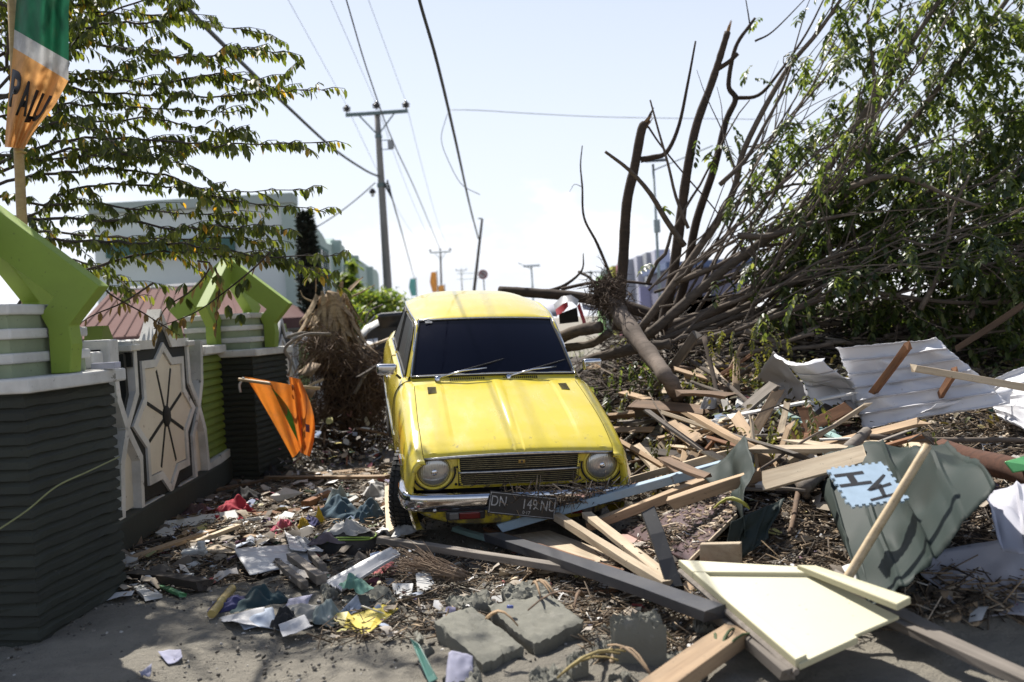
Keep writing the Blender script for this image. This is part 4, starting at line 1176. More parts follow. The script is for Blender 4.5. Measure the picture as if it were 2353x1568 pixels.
def left_tree():
    base = Vector((-5.6, 9.6, 0))
    t = thing('leafy_tree', 'leafy green tree with long horizontal sprays reaching over the fence', 'tree', loc=base)
    inv = -base
    z = lambda x, y: (x * .5041, y * .5041)
    top = Vector((-5.0, 8.9, 2.6))
    MB().tube(smoothpath([Vector((0, 0, -.1)), Vector((.15, -.1, 1.0)), top - base, Vector((-4.6, 8.6, 4.2)) - base, Vector((-4.4, 8.3, 5.6)) - base], 4), np.linspace(.17, .07, 17), 12).build('trunk', BARK, t, smooth=True)
    Z = [[(310, 210), (380, 140), (500, 105), (700, 100), (800, 50), (850, 0)],
         [(60, 330), (330, 200), (500, 210), (700, 250), (900, 265), (1040, 230), (1300, 235)],
         [(60, 420), (200, 390), (450, 425), (750, 430), (1000, 440), (1250, 415), (1480, 410)],
         [(20, 740), (150, 680), (350, 635), (600, 630), (850, 655), (1100, 660), (1500, 645)],
         [(40, 830), (250, 790), (500, 775), (750, 800), (900, 860), (1050, 910), (1480, 965)],
         [(-40, 990), (150, 980), (300, 870), (560, 840), (800, 860), (1000, 880), (1400, 860)],
         [(40, 1010), (400, 1000), (800, 1035), (1000, 1040), (1300, 1050)],
         [(100, 1120), (300, 1100), (600, 1110), (900, 1120), (1200, 1170), (1550, 1165)],
         [(150, 1300), (350, 1240), (600, 1170), (800, 1150), (1100, 1180), (1350, 1215), (1500, 1260)],
         [(-60, 120), (150, 90), (330, 60), (600, 60), (900, 100), (1240, 165)],
         [(-60, 500), (150, 520), (400, 560), (700, 540), (1000, 610), (1060, 600)],
         [(-60, 560), (200, 480), (500, 480), (760, 500), (1060, 515)],
         [(0, 1180), (200, 1180), (420, 1210), (560, 1290), (620, 1360)],
         [(-40, 640), (120, 600), (300, 560), (480, 620), (560, 700)],
         [(-40, 720), (200, 730), (400, 710), (640, 720), (830, 740)],
         [(-40, 900), (200, 930), (420, 930), (700, 960), (960, 985), (1100, 990)],
         [(-40, 1080), (200, 1060), (500, 1080), (760, 1090), (1000, 1080), (1230, 1110)],
         [(-40, 200), (100, 260), (300, 330), (450, 330), (620, 310)],
         [(-60, 20), (100, 40), (260, 30), (420, 10), (560, -30)],
         [(-30, 300), (60, 350), (200, 440), (300, 520), (380, 560)],
         [(300, 380), (500, 360), (700, 390), (900, 350), (1030, 340), (1200, 380)],
         [(250, 700), (500, 690), (700, 670), (800, 700)]]
    boughs = []
    for k, path in enumerate(Z):
        y0 = rng.uniform(7.9, 9.1); y1 = y0 - rng.uniform(.2, 1.3)
        pts = [at(*z(*p), y0 + (y1 - y0) * i / (len(path) - 1)) for i, p in enumerate(path)]
        root = Vector((-4.75 + rng.uniform(-.2, .2), 8.75, max(1.3, min(5.3, pts[0].z - rng.uniform(0, .5)))))
        boughs.append([root] + pts)
    # boughs above the frame and behind, which throw the dappled shade
    for k in range(18):
        zz = rng.uniform(4.3, 6.0)
        r = Vector((rng.uniform(-4.8, -4.2), rng.uniform(8.2, 9.2), zz - .4))
        e = Vector((rng.uniform(-4.0, -1.9), rng.uniform(7.1, 8.9), zz + rng.uniform(-.3, .4)))
        m = r.lerp(e, .5) + Vector((0, 0, rng.uniform(.0, .3)))
        boughs.append([r, r.lerp(m, .5) + Vector((rng.normal(0, .1), rng.normal(0, .1), .1)), m, m.lerp(e, .5) + Vector((rng.normal(0, .1), rng.normal(0, .1), .08)), e])
    store, dry = [], []
    for bi, B in enumerate(boughs):
        P = smoothpath(B, 5)
        L = sum((P[i + 1] - P[i]).length for i in range(len(P) - 1))
        P = [p + Vector((rng.normal(0, .006), rng.normal(0, .006), rng.normal(0, .008))) for p in P]
        MB().tube([p + inv for p in P], np.linspace(.016, .0035, len(P)), 6).build('bough', TWIGM, t, smooth=True)
        tw, twm = [], MB()
        n = int(L / (.095 if bi < 22 else .10))
        for k in range(n):
            f = .16 + .84 * (k + rng.random()) / n
            i = min(int(f * (len(P) - 1)), len(P) - 2)
            p = P[i].lerp(P[i + 1], f * (len(P) - 1) - i)
            d = (P[i + 1] - P[i]).normalized()
            a = rng.choice([-1, 1]) * rng.uniform(.25, 1.0)
            dd = Vector((d.x * math.cos(a) - d.y * math.sin(a), d.x * math.sin(a) + d.y * math.cos(a), d.z * .3 + rng.normal(.03, .26)))
            ln = rng.uniform(.07, .24) if rng.random() < .8 else rng.uniform(.25, .5)
            q = [p, p + dd * ln * .5 + Vector((0, 0, .010)), p + dd * ln + Vector((0, 0, -.025 * ln / .4))]
            twm.tube([x + inv for x in q], [.0045, .0035, .002], 4, cap=False)
            tw.append([x + inv for x in q])
        twm.build('twigs', TWIGM, t)['kind'] = 'stuff'
        leaves_along(tw, .0165, .080, 1.0, store, .12, .95)
        leaves_along([[x + inv for x in P[len(P) // 3:]]], .05, .07, 1.05, store, .45)
    leaf_object(store, 'leaves', LEAF_L, t, LTV2, LTF2)
    # bare drooping twigs with withered leaves, hanging in front of the second crown
    for path in ([(900, 1190), (960, 1210), (880, 1320), (760, 1400), (720, 1480), (700, 1560)], [(1230, 1150), (1150, 1230), (1000, 1350), (880, 1430), (700, 1500)], [(420, 1250), (500, 1340), (640, 1420), (720, 1470), (820, 1530)], [(980, 1220), (1000, 1300), (990, 1400), (985, 1500)], [(700, 1290), (560, 1380), (420, 1440), (330, 1500)]):
        pts = smoothpath([at(*z(*p), 7.2) for p in path], 4)
        MB().tube([p + inv for p in pts], np.linspace(.008, .003, len(pts)), 5).build('dead_twig', BARK2, t)
        leaves_along([[p + inv for p in pts]], .10, .085, 1.25, dry, .1)
    leaf_object(dry, 'withered_leaves', LEAF_DRY, t, LTV2, LTF2)
    st2 = []
    for px, py in ((930, 900), (930, 640), (1130, 600), (840, 1290), (990, 1250), (1090, 1290), (1130, 1270), (850, 1360), (1100, 1430), (800, 1460), (1040, 1390), (770, 1350)):
        c = at(*z(px, py), 7.2) + inv
        for k in range(5):
            st2.append((c.x, c.y, c.z, rng.uniform(0, 6.28), rng.uniform(.7, 1.4), rng.normal(0, .4), rng.uniform(.08, .12)))
    leaf_object(st2, 'hanging_leaves', LEAF_L, t, LTV2, LTF2)
left_tree()

# ---------------------------------------------------------------- fallen trees on the right
def pinnate(store, p, yaw, length, droop, n=9, leaf=.05):
    """a hanging compound leaf: a curved rachis with paired leaflets"""
    q = np.array(p, float)
    step = length / n
    pit = droop
    for k in range(n):
        q = q + step * np.array([math.cos(yaw) * math.cos(pit), math.sin(yaw) * math.cos(pit), -math.sin(pit)])
        pit = min(1.5, pit + .10)
        for s in (-1, 1):
            store.append((q[0], q[1], q[2], yaw + s * rng.uniform(1.0, 1.4), pit * .55 + rng.normal(.15, .25), s * rng.uniform(.0, .6), leaf * (1 - .35 * abs(k / n - .45)) * rng.uniform(.85, 1.15)))
        if k == n - 1:
            store.append((q[0], q[1], q[2], yaw, pit, 0, leaf))
def wobble(P, s):
    return [P[0]] + [p + Vector((rng.normal(0, s), rng.normal(0, s), rng.normal(0, s))) for p in P[1:]]
def px_path(path, y0, y1, k=4):
    n = len(path) - 1
    return smoothpath([at(px, py, y0 + (y1 - y0) * i / n) for i, (px, py) in enumerate(path)], k)
def snapped_end(t, P, r, inv):
    d = (P[-1] - P[-2]).normalized()
    mb = MB()
    for k in range(9):
        a = rng.uniform(0, 6.28)
        o = d.orthogonal().normalized()
        o = Matrix.Rotation(a, 3, d) @ o
        b = P[-1] + inv - d * .03 + o * r * rng.uniform(.2, .8)
        mb.tube([b, b + d * rng.uniform(.05, .16) + o * rng.uniform(-.01, .015)], [r * .38, .002], 4)
    mb.build('splinters', SNAP, t)['kind'] = 'stuff'
def bare_trunk(label, main, y0, y1, r0, r1, sides=(), snap=True, mat=BARK2, group='broken bare trunks'):
    P = px_path(main, y0, y1, 6)
    r0, r1 = r0 * .74, r1 * .74
    base = Vector((P[0].x, P[0].y, P[0].z))
    t = thing('broken_tree', label, 'tree', loc=base, group=group)
    MB().tube([p - base for p in P], np.linspace(r0, r1, len(P)) * (1 + rng.normal(0, .03, len(P))), 10).build('trunk', mat, t, smooth=True)
    if snap: snapped_end(t, P, r1, -base)
    for path, ya, yb, ra, rb in sides:
        Q = px_path([path[0]] + [(a + rng.normal(0, 2), b + rng.normal(0, 2)) for a, b in path[1:]], ya, yb, 5)
        ra, rb = ra * .8, rb * .8
        MB().tube([p - base for p in Q], np.linspace(ra, rb, len(Q)), 7).build('branch', mat, t, smooth=True)
    return t
bare_trunk('thick snapped trunk with a pale splintered tip, nearest the yellow car', [(1420, 760), (1424, 690), (1432, 600), (1440, 470), (1458, 385), (1474, 300), (1484, 285)], 10.2, 10.2, .085, .06,
           [([(1472, 368), (1500, 362), (1530, 348), (1560, 290), (1580, 190), (1600, 95)], 10.2, 10.1, .042, .012), ([(1484, 290), (1492, 262), (1502, 250)], 10.2, 10.2, .03, .004), ([(1490, 292), (1520, 335), (1580, 410), (1640, 480), (1700, 560)], 10.2, 10.3, .014, .008)])
bare_trunk('tall slender trunk with an orange broken stub near its top', [(1520, 760), (1545, 640), (1562, 520), (1578, 400), (1600, 290), (1634, 195), (1655, 130), (1672, 74)], 10.6, 10.6, .085, .045,
           [([(1648, 160), (1672, 140), (1698, 122)], 10.6, 10.5, .034, .026)])
bare_trunk('dark trunk forking into twisted bare limbs behind the tall stub', [(1545, 740), (1575, 640), (1600, 510), (1640, 390), (1668, 280), (1690, 228), (1674, 195), (1690, 110), (1722, 60), (1735, 42)], 11.0, 11.0, .075, .018,
           [([(1690, 226), (1740, 222), (1790, 170), (1850, 80), (1900, -10)], 11, 11, .03, .01), ([(1725, 70), (1722, 30), (1712, -5)], 11, 11, .012, .006), ([(1735, 95), (1780, 70), (1860, -10)], 11, 11, .016, .006)], False)
bare_trunk('thin crooked bare sapling standing right of the car roof', [(1425, 700), (1405, 640), (1372, 560), (1342, 500), (1338, 430), (1334, 380), (1338, 335)], 12, 12, .032, .008,
           [([(1338, 430), (1322, 425), (1310, 440)], 12, 12, .006, .003)], False)
bare_trunk('long log lying above the car roof with a forked dead branch', [(1148, 668), (1230, 674), (1320, 682), (1420, 700), (1520, 730)], 12.2, 11.4, .075, .10,
           [([(1255, 672), (1300, 655), (1335, 620), (1345, 585)], 12, 12.4, .035, .008), ([(1330, 625), (1355, 640), (1372, 680)], 12.4, 12, .025, .02), ([(1290, 665), (1360, 645), (1430, 648), (1500, 655)], 12, 11.6, .028, .02)])
def big_fallen(label, trunks, seedpts, leafboxes, group='uprooted leafy trees'):
    base = atz(1560, 860, .6)
    t = thing('fallen_tree', label, 'tree', loc=base, group=group)
    return t, -base
FT, finv = big_fallen('uprooted tree sprawling over the heap, fanning bare limbs into green foliage', [], [], [])
limbs = [
    ([(1470, 760), (1600, 590), (1680, 450), (1722, 330), (1800, 180), (1870, 70), (1950, -30)], 10.4, 10.0, .07, .022),
    ([(1490, 770), (1650, 645), (1760, 560), (1850, 470), (1950, 330), (2040, 200), (2130, 60), (2180, -30)], 10.2, 9.8, .085, .03),
    ([(1510, 780), (1700, 665), (1840, 565), (2000, 410), (2150, 210), (2290, 20), (2330, -30)], 10.6, 10.4, .08, .03),
    ([(1480, 770), (1640, 700), (1780, 650), (1900, 580), (2080, 470), (2240, 380), (2400, 300)], 10.8, 10.6, .10, .035),
    ([(1500, 790), (1700, 700), (1850, 640), (2080, 600), (2353, 550), (2420, 540)], 10.2, 9.6, .06, .02),
    ([(1560, 800), (1760, 740), (1930, 672), (2020, 660), (2200, 690), (2420, 700)], 9.6, 9.2, .05, .022),
    ([(1620, 790), (1800, 705), (1990, 570), (2150, 480), (2330, 400)], 9.9, 9.7, .03, .012),
    ([(1700, 720), (1830, 560), (1960, 470), (2100, 430), (2353, 350)], 10.9, 11, .03, .012),
    ([(1600, 720), (1690, 560), (1760, 470), (1840, 380), (1960, 250), (2060, 120), (2100, 20)], 11.2, 11.2, .032, .012),
    ([(1590, 700), (1640, 560), (1700, 420), (1760, 350), (1840, 240), (1950, 100), (2040, -20)], 10.9, 10.9, .03, .010),
    ([(1730, 700), (1900, 600), (2060, 560), (2200, 540), (2353, 480)], 9.5, 9.3, .022, .010),
    ([(1690, 760), (1840, 720), (2000, 640), (2150, 560), (2353, 470)], 9.4, 9.2, .022, .010),
    ([(1850, 680), (1950, 640), (2100, 640), (2240, 600), (2400, 590)], 9.3, 9.0, .022, .012),
    ([(1540, 690), (1600, 600), (1660, 540), (1760, 420), (1790, 340), (1860, 330), (1960, 340)], 10.6, 10.6, .02, .006),
    ([(1960, 700), (2100, 660), (2230, 640), (2353, 610)], 9.4, 9.2, .018, .01),
]
store_r = []
def limb_sprays(P, dens, leafy):
    """side shoots along a limb"""
    mb = MB()
    L = sum((P[i + 1] - P[i]).length for i in range(len(P) - 1))
    for k in range(int(L * dens)):
        f = rng.uniform(.12, 1)
        i = min(int(f * (len(P) - 1)), len(P) - 2)
        p = P[i]
        d = (P[i + 1] - P[i]).normalized()
        dd = (d + Vector((rng.normal(.1, .35), rng.normal(0, .5), rng.normal(.1, .4)))).normalized()
        ln = rng.uniform(.4, 1.6)
        q = smoothpath(wobble([p, p + dd * ln * .35, p + dd * ln * .7 + Vector((.05, 0, .02)), p + dd * ln + Vector((.10, 0, -.02))], .03), 3)
        mb.tube([x + finv for x in q], np.linspace(.010, .003, len(q)), 4, cap=False)
        end = q[-1]
        pxr = CX + FPX * end.x / end.y
        prob = np.clip((pxr - 1640) / 420, .06, 1) * leafy
        for u in (1.0, .8, .6, .4):
            if rng.random() < prob:
                e = q[int((len(q) - 1) * u)] + finv
                for j in range(rng.integers(1, 4)):
                    pinnate(store_r, (e.x, e.y, e.z), rng.uniform(0, 6.28), rng.uniform(.18, .32), rng.uniform(.2, 1.0), 6, rng.uniform(.07, .10))
    return mb
for path, ya, yb, ra, rb in limbs:
    P = px_path([path[0]] + [(a + rng.normal(0, 9), b + rng.normal(0, 9)) for a, b in path[1:]], ya, yb, 6)
    MB().tube([p + finv for p in P], np.linspace(ra * .62, rb * .72, len(P)), 8).build('limb', BARK, FT, smooth=True)
    limb_sprays(P, 4.5, .7).build('shoots', BARK, FT)['kind'] = 'stuff'
# many thinner straight shoots fanning out from the same stool
for k in range(48):
    ang = rng.uniform(.10, 1.1)
    x0, y0 = rng.uniform(1480, 1760), rng.uniform(640, 790)
    ln = rng.uniform(350, 950)
    x1, y1 = x0 + ln * math.cos(ang), y0 - ln * math.sin(ang) * .95
    ya = rng.uniform(9.6, 12.0)
    bend = rng.uniform(-40, 50)
    P = wobble(px_path([(x0, y0), (x0 * .7 + x1 * .3 - bend * .4, y0 * .7 + y1 * .3 + bend * .4), (x0 * .35 + x1 * .65 - bend * .5, y0 * .35 + y1 * .65 + bend * .5), (x1, y1)], ya, ya + rng.uniform(-.8, .8), 5), .012)
    MB().tube([p + finv for p in P], np.linspace(rng.uniform(.012, .026), .006, len(P)), 6).build('shoot', BARK, FT, smooth=True)
    if k % 2 == 0: limb_sprays(P, 2.0, .55).build('shoots', BARK, FT)['kind'] = 'stuff'
# crossing, kinked limbs that break up the fan
for k in range(34):
    x0, y0 = rng.uniform(1560, 2250), rng.uniform(420, 800)
    ang = rng.choice([rng.uniform(1.0, 2.2), rng.uniform(-.35, .35), rng.uniform(.3, .9)])
    ln = rng.uniform(120, 420)
    pts = [(x0, y0)]
    for q in range(4):
        ang += rng.normal(0, .22)
        pts.append((pts[-1][0] + ln / 4 * math.cos(ang), pts[-1][1] - ln / 4 * math.sin(ang)))
    ya = rng.uniform(9.2, 10.6)
    P = px_path(pts, ya, ya + rng.uniform(-.5, .5), 3)
    r = rng.uniform(.010, .034)
    MB().tube([p + finv for p in P], np.linspace(r, r * .45, len(P)), 6).build('cross_limb', BARK, FT, smooth=True)
    if k % 2: limb_sprays(P, 3.0, .5).build('shoots', BARK, FT)['kind'] = 'stuff'
# foliage masses: clumps of hanging compound leaves
def clump(px, py, y, rad, n, store, leaf=.06):
    c = at(px, py, y)
    for k in range(n):
        v = rng.normal(0, 1, 3); v *= rad * rng.random() ** .5 / np.linalg.norm(v)
        p = Vector((c.x + v[0], c.y + v[1] * 1.2, c.z + v[2] * .9)) + finv
        pinnate(store, (p.x, p.y, p.z), rng.uniform(0, 6.28), rng.uniform(.16, .30), rng.uniform(.1, 1.0), 6, leaf * rng.uniform(.85, 1.3))
store_f = []
for px, py, y, rad, n in [
    (2010, 70, 9.8, .34, 30), (1960, 120, 9.8, .22, 16), (2080, 130, 9.9, .22, 14), (1930, 40, 10, .2, 10), (2150, 60, 10, .25, 14),
    (2230, 40, 10.3, .40, 36), (2320, 60, 10.1, .45, 50), (2300, 170, 10.2, .42, 46), (2210, 130, 10.6, .35, 26), (2360, 250, 10.2, .40, 40),
    (2200, 240, 10.4, .30, 24), (2270, 300, 10.2, .38, 40), (2120, 210, 10.5, .25, 14), (2180, 350, 10.4, .30, 26), (2060, 330, 10.3, .24, 14),
    (1990, 390, 10.2, .26, 16), (1900, 400, 10.2, .22, 12), (2080, 440, 10.2, .36, 34), (2200, 440, 10.2, .40, 44), (2310, 400, 10.0, .36, 36),
    (1960, 480, 10.0, .34, 34), (1880, 530, 10.1, .28, 20), (2050, 540, 10.0, .38, 42), (2160, 540, 10.0, .40, 46), (2280, 520, 9.9, .42, 50),
    (2350, 600, 9.8, .36, 36), (2240, 620, 9.9, .40, 46), (2120, 640, 9.9, .38, 42), (1990, 620, 10.0, .32, 28), (1880, 640, 10.0, .26, 16),
    (2300, 700, 9.6, .38, 42), (2180, 720, 9.6, .36, 38), (2060, 730, 9.6, .34, 32), (2330, 780, 9.3, .34, 32), (2230, 790, 9.4, .32, 28), (1960, 720, 9.7, .24, 14),
    (1790, 500, 10.3, .20, 9), (1770, 380, 10.4, .18, 7), (1690, 640, 10, .16, 7), (1840, 300, 10.5, .2, 8), (1620, 330, 10.4, .14, 6), (1860, 160, 10.6, .16, 6), (1520, 600, 10.2, .12, 5), (1500, 470, 10.3, .08, 3), (1660, 310, 10.8, .16, 6), (1640, 650, 9.9, .14, 6), (1740, 160, 11, .16, 6), (1755, 40, 11, .10, 4),
    ]:
    clump(px, py, y, rad * .9, int(n * np.interp(px, [1800, 2000, 2150], [.35, .45, .62]) * np.interp(py, [480, 620], [1.05, .6])), store_f, .086)
# darker, farther mass that closes the gaps at the right edge
for k in range(9):
    px = 1980 + 560 * rng.random() ** .6
    py = rng.uniform(230, 790)
    if px < 2060 and py < 430: continue
    clump(px, py, rng.uniform(11, 13.2), .42, 24, store_f, .085)
leaf_object(store_r + store_f, 'foliage', LEAF_R, FT, LTV2, LTF2)

# log with torn roots, lying between the car and the heap
P = smoothpath([at(1392, 668, 9.6), at(1412, 705, 9.4), at(1450, 760, 9.0), at(1500, 825, 8.6), at(1540, 880, 8.2), hit(1575, 935, -.10)], 5)
base = P[0].copy()
t = thing('root_log', 'pale peeled log with a shaggy root clump, just right of the windshield', 'log', loc=base)
MB().tube([p - base for p in wobble(P, .006)], np.linspace(.10, .06, len(P)) * (1 + rng.normal(0, .06, len(P))), 12).build('trunk', wood('peeled_log', (.22, .17, .135), (.12, .09, .07), .9, .5, (.05, .04, .03)), t, smooth=True)
mb = MB()
for k in range(800):
    a = P[0].lerp(P[5], rng.random() ** 1.5) - base + Vector((rng.normal(0, .07), rng.normal(0, .10), rng.normal(.02, .07)))
    d = Vector((rng.normal(-.1, .5), rng.normal(-.2, .5), rng.normal(-.25, .6))).normalized()
    ln = rng.uniform(.06, .22)
    mb.tube([a, a + d * ln * .5 + Vector((rng.normal(0, .02), rng.normal(0, .02), rng.normal(0, .02))), a + d * ln + Vector((rng.normal(0, .04), 0, -.05 * rng.random()))], [.006, .004, .0015], 4, cap=False)
mb.build('roots', wood('root_fibre', (.13, .085, .055), (.06, .04, .028), .95, .3), t)['kind'] = 'stuff'
for path, r, lb in (([(1290, 775), (1330, 760), (1380, 752)], .06, 'uppermost short barky log right of the windshield top'), ([(1300, 800), (1360, 790), (1400, 765)], .045, 'paler log below the uppermost one, above the right mirror'), ([(1340, 832), (1400, 815), (1470, 800), (1540, 790)], .05, 'longer log lying just behind the right mirror')):
    Q = px_path(path, 9.6, 9.3, 4)
    o = MB().tube([p - Q[0] for p in Q], [r * rng.uniform(.8, 1.1) for _ in Q], 10).build('fallen_log', BARK, smooth=True)
    o.location = Q[0]
    tag(o, lb, 'log', 'short logs beside the car')

# shredded palm stump with a mass of roots, left of the car
def palm_stump():
    y = 12.0
    base = at(790, 1010, y); base.z = 0
    t = thing('palm_stump', 'shredded pale palm stump above a dark hairy root mass, left of the car', 'stump', loc=base)
    H = lambda px, py, dy=0: at(px, py, y + dy) - base
    MB().tube([H(772, 850), H(766, 800), H(755, 745), H(764, 705), H(772, 672)], [.26, .24, .20, .15, .10], 14).build('trunk', wood('palm_fibre', (.40, .29, .17), (.22, .15, .08), .95, .35, (.10, .07, .045)), t, smooth=True)
    mb = MB()
    for k in range(170):   # torn husk strips, mostly hanging down against the trunk
        a = rng.uniform(0, 6.28)
        f = rng.random()
        r = .13 + .12 * f + rng.uniform(-.03, .05)
        zt = H(762 + rng.normal(0, 10), 668 + 120 * f) + Vector((math.cos(a) * r, math.sin(a) * r, 0))
        ln = rng.uniform(.12, .42)
        up = 1 if rng.random() < .05 else -1
        d = Vector((math.cos(a) * .12 + rng.normal(0, .22), math.sin(a) * .12, up)).normalized()
        side = Vector((-math.sin(a), math.cos(a), rng.normal(0, .25))).normalized() * rng.uniform(.008, .055)
        out = Vector((math.cos(a), math.sin(a), 0))
        cv = rng.uniform(-.04, .16)
        c = [zt + d * ln * s_ + out * cv * s_ * s_ for s_ in (0, .3, .6, .85, 1)]
        mb.grid([[p - side * w, p + out * .008, p + side * w] for p, w in zip(c, (.7, 1.1, 1.0, .7, .2))])
    mb.build('husk', wood('palm_husk', (.50, .37, .22), (.26, .17, .09), .9, .35, (.13, .09, .06)), t)['kind'] = 'stuff'
    for path in ([(735, 700), (700, 685), (690, 668)], [(790, 690), (830, 672), (862, 655)], [(700, 760), (690, 740), (722, 720), (740, 735)]):
        Q = smoothpath([H(*p) for p in path], 4)
        MB().tube(Q, np.linspace(.014, .005, len(Q)), 6).build('torn_fibre', wood('palm_husk', (.58, .44, .27), (.34, .23, .12)), t, smooth=True)
    MB().tube([H(800, 1015), H(795, 940), H(785, 880), H(775, 830)], [.20, .24, .22, .16], 14).build('root_core', plain('root_core_dark', (.025, .018, .013), .95), t, smooth=True)
    mb = MB()
    for k in range(2600):
        gx, gy, gs = [(745, 790, 22), (770, 835, 32), (835, 850, 34), (800, 905, 46), (860, 900, 28), (800, 985, 62), (790, 1000, 60), (730, 960, 24)][rng.integers(8)]
        px, py = gx + rng.normal(0, gs), min(gy + rng.normal(0, gs * .8), 1018)
        dy = rng.uniform(-.55, .15)
        p = H(px, py, dy)
        d = Vector((rng.normal(0, .6), rng.normal(-.3, .4), rng.normal(-.5, .6))).normalized()
        ln = rng.uniform(.06, .42) * (1.6 if rng.random() < .12 else 1)
        m = p + d * ln * .5 + Vector((rng.normal(0, .05), rng.normal(0, .05), rng.normal(0, .04)))
        mb.tube([p, m, p + d * ln + Vector((rng.normal(0, .07), rng.normal(0, .05), -.06))], [.006, .005, .0015], 4, cap=False)
    mb.build('roots', wood('root_fibre_pale', (.21, .135, .082), (.085, .055, .036), .95, .35, (.04, .03, .022)), t)['kind'] = 'stuff'
palm_stump()

# bush and dark cypress further up the street
def leaf_blob(name, label, cat, px, py, y, rx, rz, n, mat, size, trunk=True, ry=None, zb=0.):
    c = at(px, py, y)
    t = thing(name, label, cat, loc=(c.x, y, 0))
    S = []
    cl = [(rng.normal(0, .45) * rx, rng.normal(0, .45) * (ry or rx), rng.normal(0, .45) * rz) for _ in range(max(8, n // 90))]
    for k in range(n):
        q = cl[rng.integers(len(cl))]
        S.append((q[0] + rng.normal(0, rx * .2), q[1] + rng.normal(0, rx * .2), c.z + q[2] + rng.normal(0, rz * .16), rng.uniform(0, 6.28), rng.normal(.5, .5), rng.normal(0, .5), size * rng.uniform(.6, 1.3)))
    leaf_object(S, 'crown', mat, t, LTV2, LTF2)
    if trunk: MB().tube([(0, 0, 0), (.05, 0, c.z * .6), (0, 0, c.z)], [.12, .08, .05], 8).build('trunk', BARK, t, smooth=True)
    return t
LEAF_B = leafmat('bush_leaves', [(0, (.05, .085, .02)), (.5, (.10, .15, .03)), (1, (.19, .21, .05))], .4, .5)
leaf_blob('bush', 'rounded sunlit green bush around the foot of the tall pole', 'bush', 852, 700, 30, .95, .5, 4200, LEAF_B, .15)
leaf_blob('bush', 'small yellow-green plant sprouting left of the bush under the mint windows', 'bush', 800, 655, 31, .35, .5, 900, LEAF_B, .2)
leaf_blob('bush', 'low leafy shoots before the dark wreck behind the stump', 'bush', 815, 745, 14, .28, .28, 500, LEAF_B, .09)
def cypress():
    b, tp = at(722, 770, 23.5), at(700, 490, 23.5)
    t = thing('cypress', 'tall narrow nearly black cypress against the mint building', 'tree', loc=(b.x, b.y, 0))
    S = []
    for k in range(7000):
        f = rng.random()
        zz = tp.z * f
        x = (tp.x - b.x) * f
        r = .30 * (1 - f ** 3 * .55) * rng.random() ** .5
        a = rng.uniform(0, 6.28)
        S.append((x + r * math.cos(a), r * math.sin(a), zz, a, rng.normal(-.6, .4), rng.normal(0, .6), rng.uniform(.08, .16)))
    leaf_object(S, 'crown', LEAF_DARK, t)
    MB().tube([(0, 0, 0), (tp.x - b.x, 0, tp.z * .95)], [.2, .1], 8).build('trunk', BARK2, t)
cypress()
# ================================================================ debris
W_TAN = wood('tan_timber', (.50, .345, .205), (.33, .215, .12), .8, .45, (.12, .095, .07))
W_PALE = wood('pale_timber', (.70, .57, .40), (.50, .38, .25), .8, .4, (.18, .14, .10))
W_BROWN = wood('brown_timber', (.22, .135, .08), (.12, .075, .045), .85, .5, (.06, .045, .035))
W_GREY = wood('weathered_timber', (.30, .26, .22), (.17, .145, .12), .9, .5, (.08, .07, .06))
W_DARK = wood('soaked_timber', (.085, .065, .05), (.045, .035, .028), .9, .4, (.03, .025, .02))
W_RUST = wood('rusty_batten', (.30, .135, .055), (.17, .075, .035), .85, .4, (.09, .06, .04))
P_CHAR = painted('charcoal_paint', (.048, .050, .060), (.16, .13, .10), .64, .45, .45, (.14, .13, .12), 7, .05, .15)
P_BLACK = painted('black_paint', (.022, .022, .025), (.12, .10, .08), .66, .5, .25, (.10, .095, .09), 8, .05, .15)
P_BLUE = painted('pale_blue_paint', (.34, .47, .58), (.20, .17, .14), .52, .6, .5, (.17, .16, .15), 7, .05, .2)
P_PINK = painted('pink_paint', (.58, .36, .30), (.40, .30, .22), .6, .6, .35, (.25, .18, .14), 6, .05, .15)
P_CREAM = painted('cream_paint', (.60, .56, .36), (.36, .30, .20), .68, .5, .22, (.34, .30, .21), 4, 0, .08)
P_WHITE = painted('white_board', (.72, .71, .68), (.35, .30, .24), .60, .6, .4, (.24, .21, .17), 6, .08, .15)
P_TEAL = painted('teal_paint', (.30, .46, .43), (.40, .38, .32), .52, .6, .45, (.12, .11, .09), 8, .05, .2)
P_MAROON = painted('maroon_laminate', (.10, .045, .05), (.40, .33, .27), .62, .4, .5, (.10, .085, .07), 6, 0, .1)
P_GREEN = painted('green_strip', (.08, .30, .12), (.2, .25, .15), .6, .5, .4, (.08, .09, .06), 6, 0, .1)
BAMBOO = wood('bamboo_skin', (.62, .48, .30), (.47, .35, .20), .55, .35, (.25, .19, .12))
BAMBOOY = wood('yellow_bamboo', (.50, .38, .12), (.36, .26, .08), .5, .4, (.2, .15, .07))
DRYST = wood('dry_stalk', (.38, .30, .12), (.26, .19, .08), .8, .4, (.12, .09, .05))

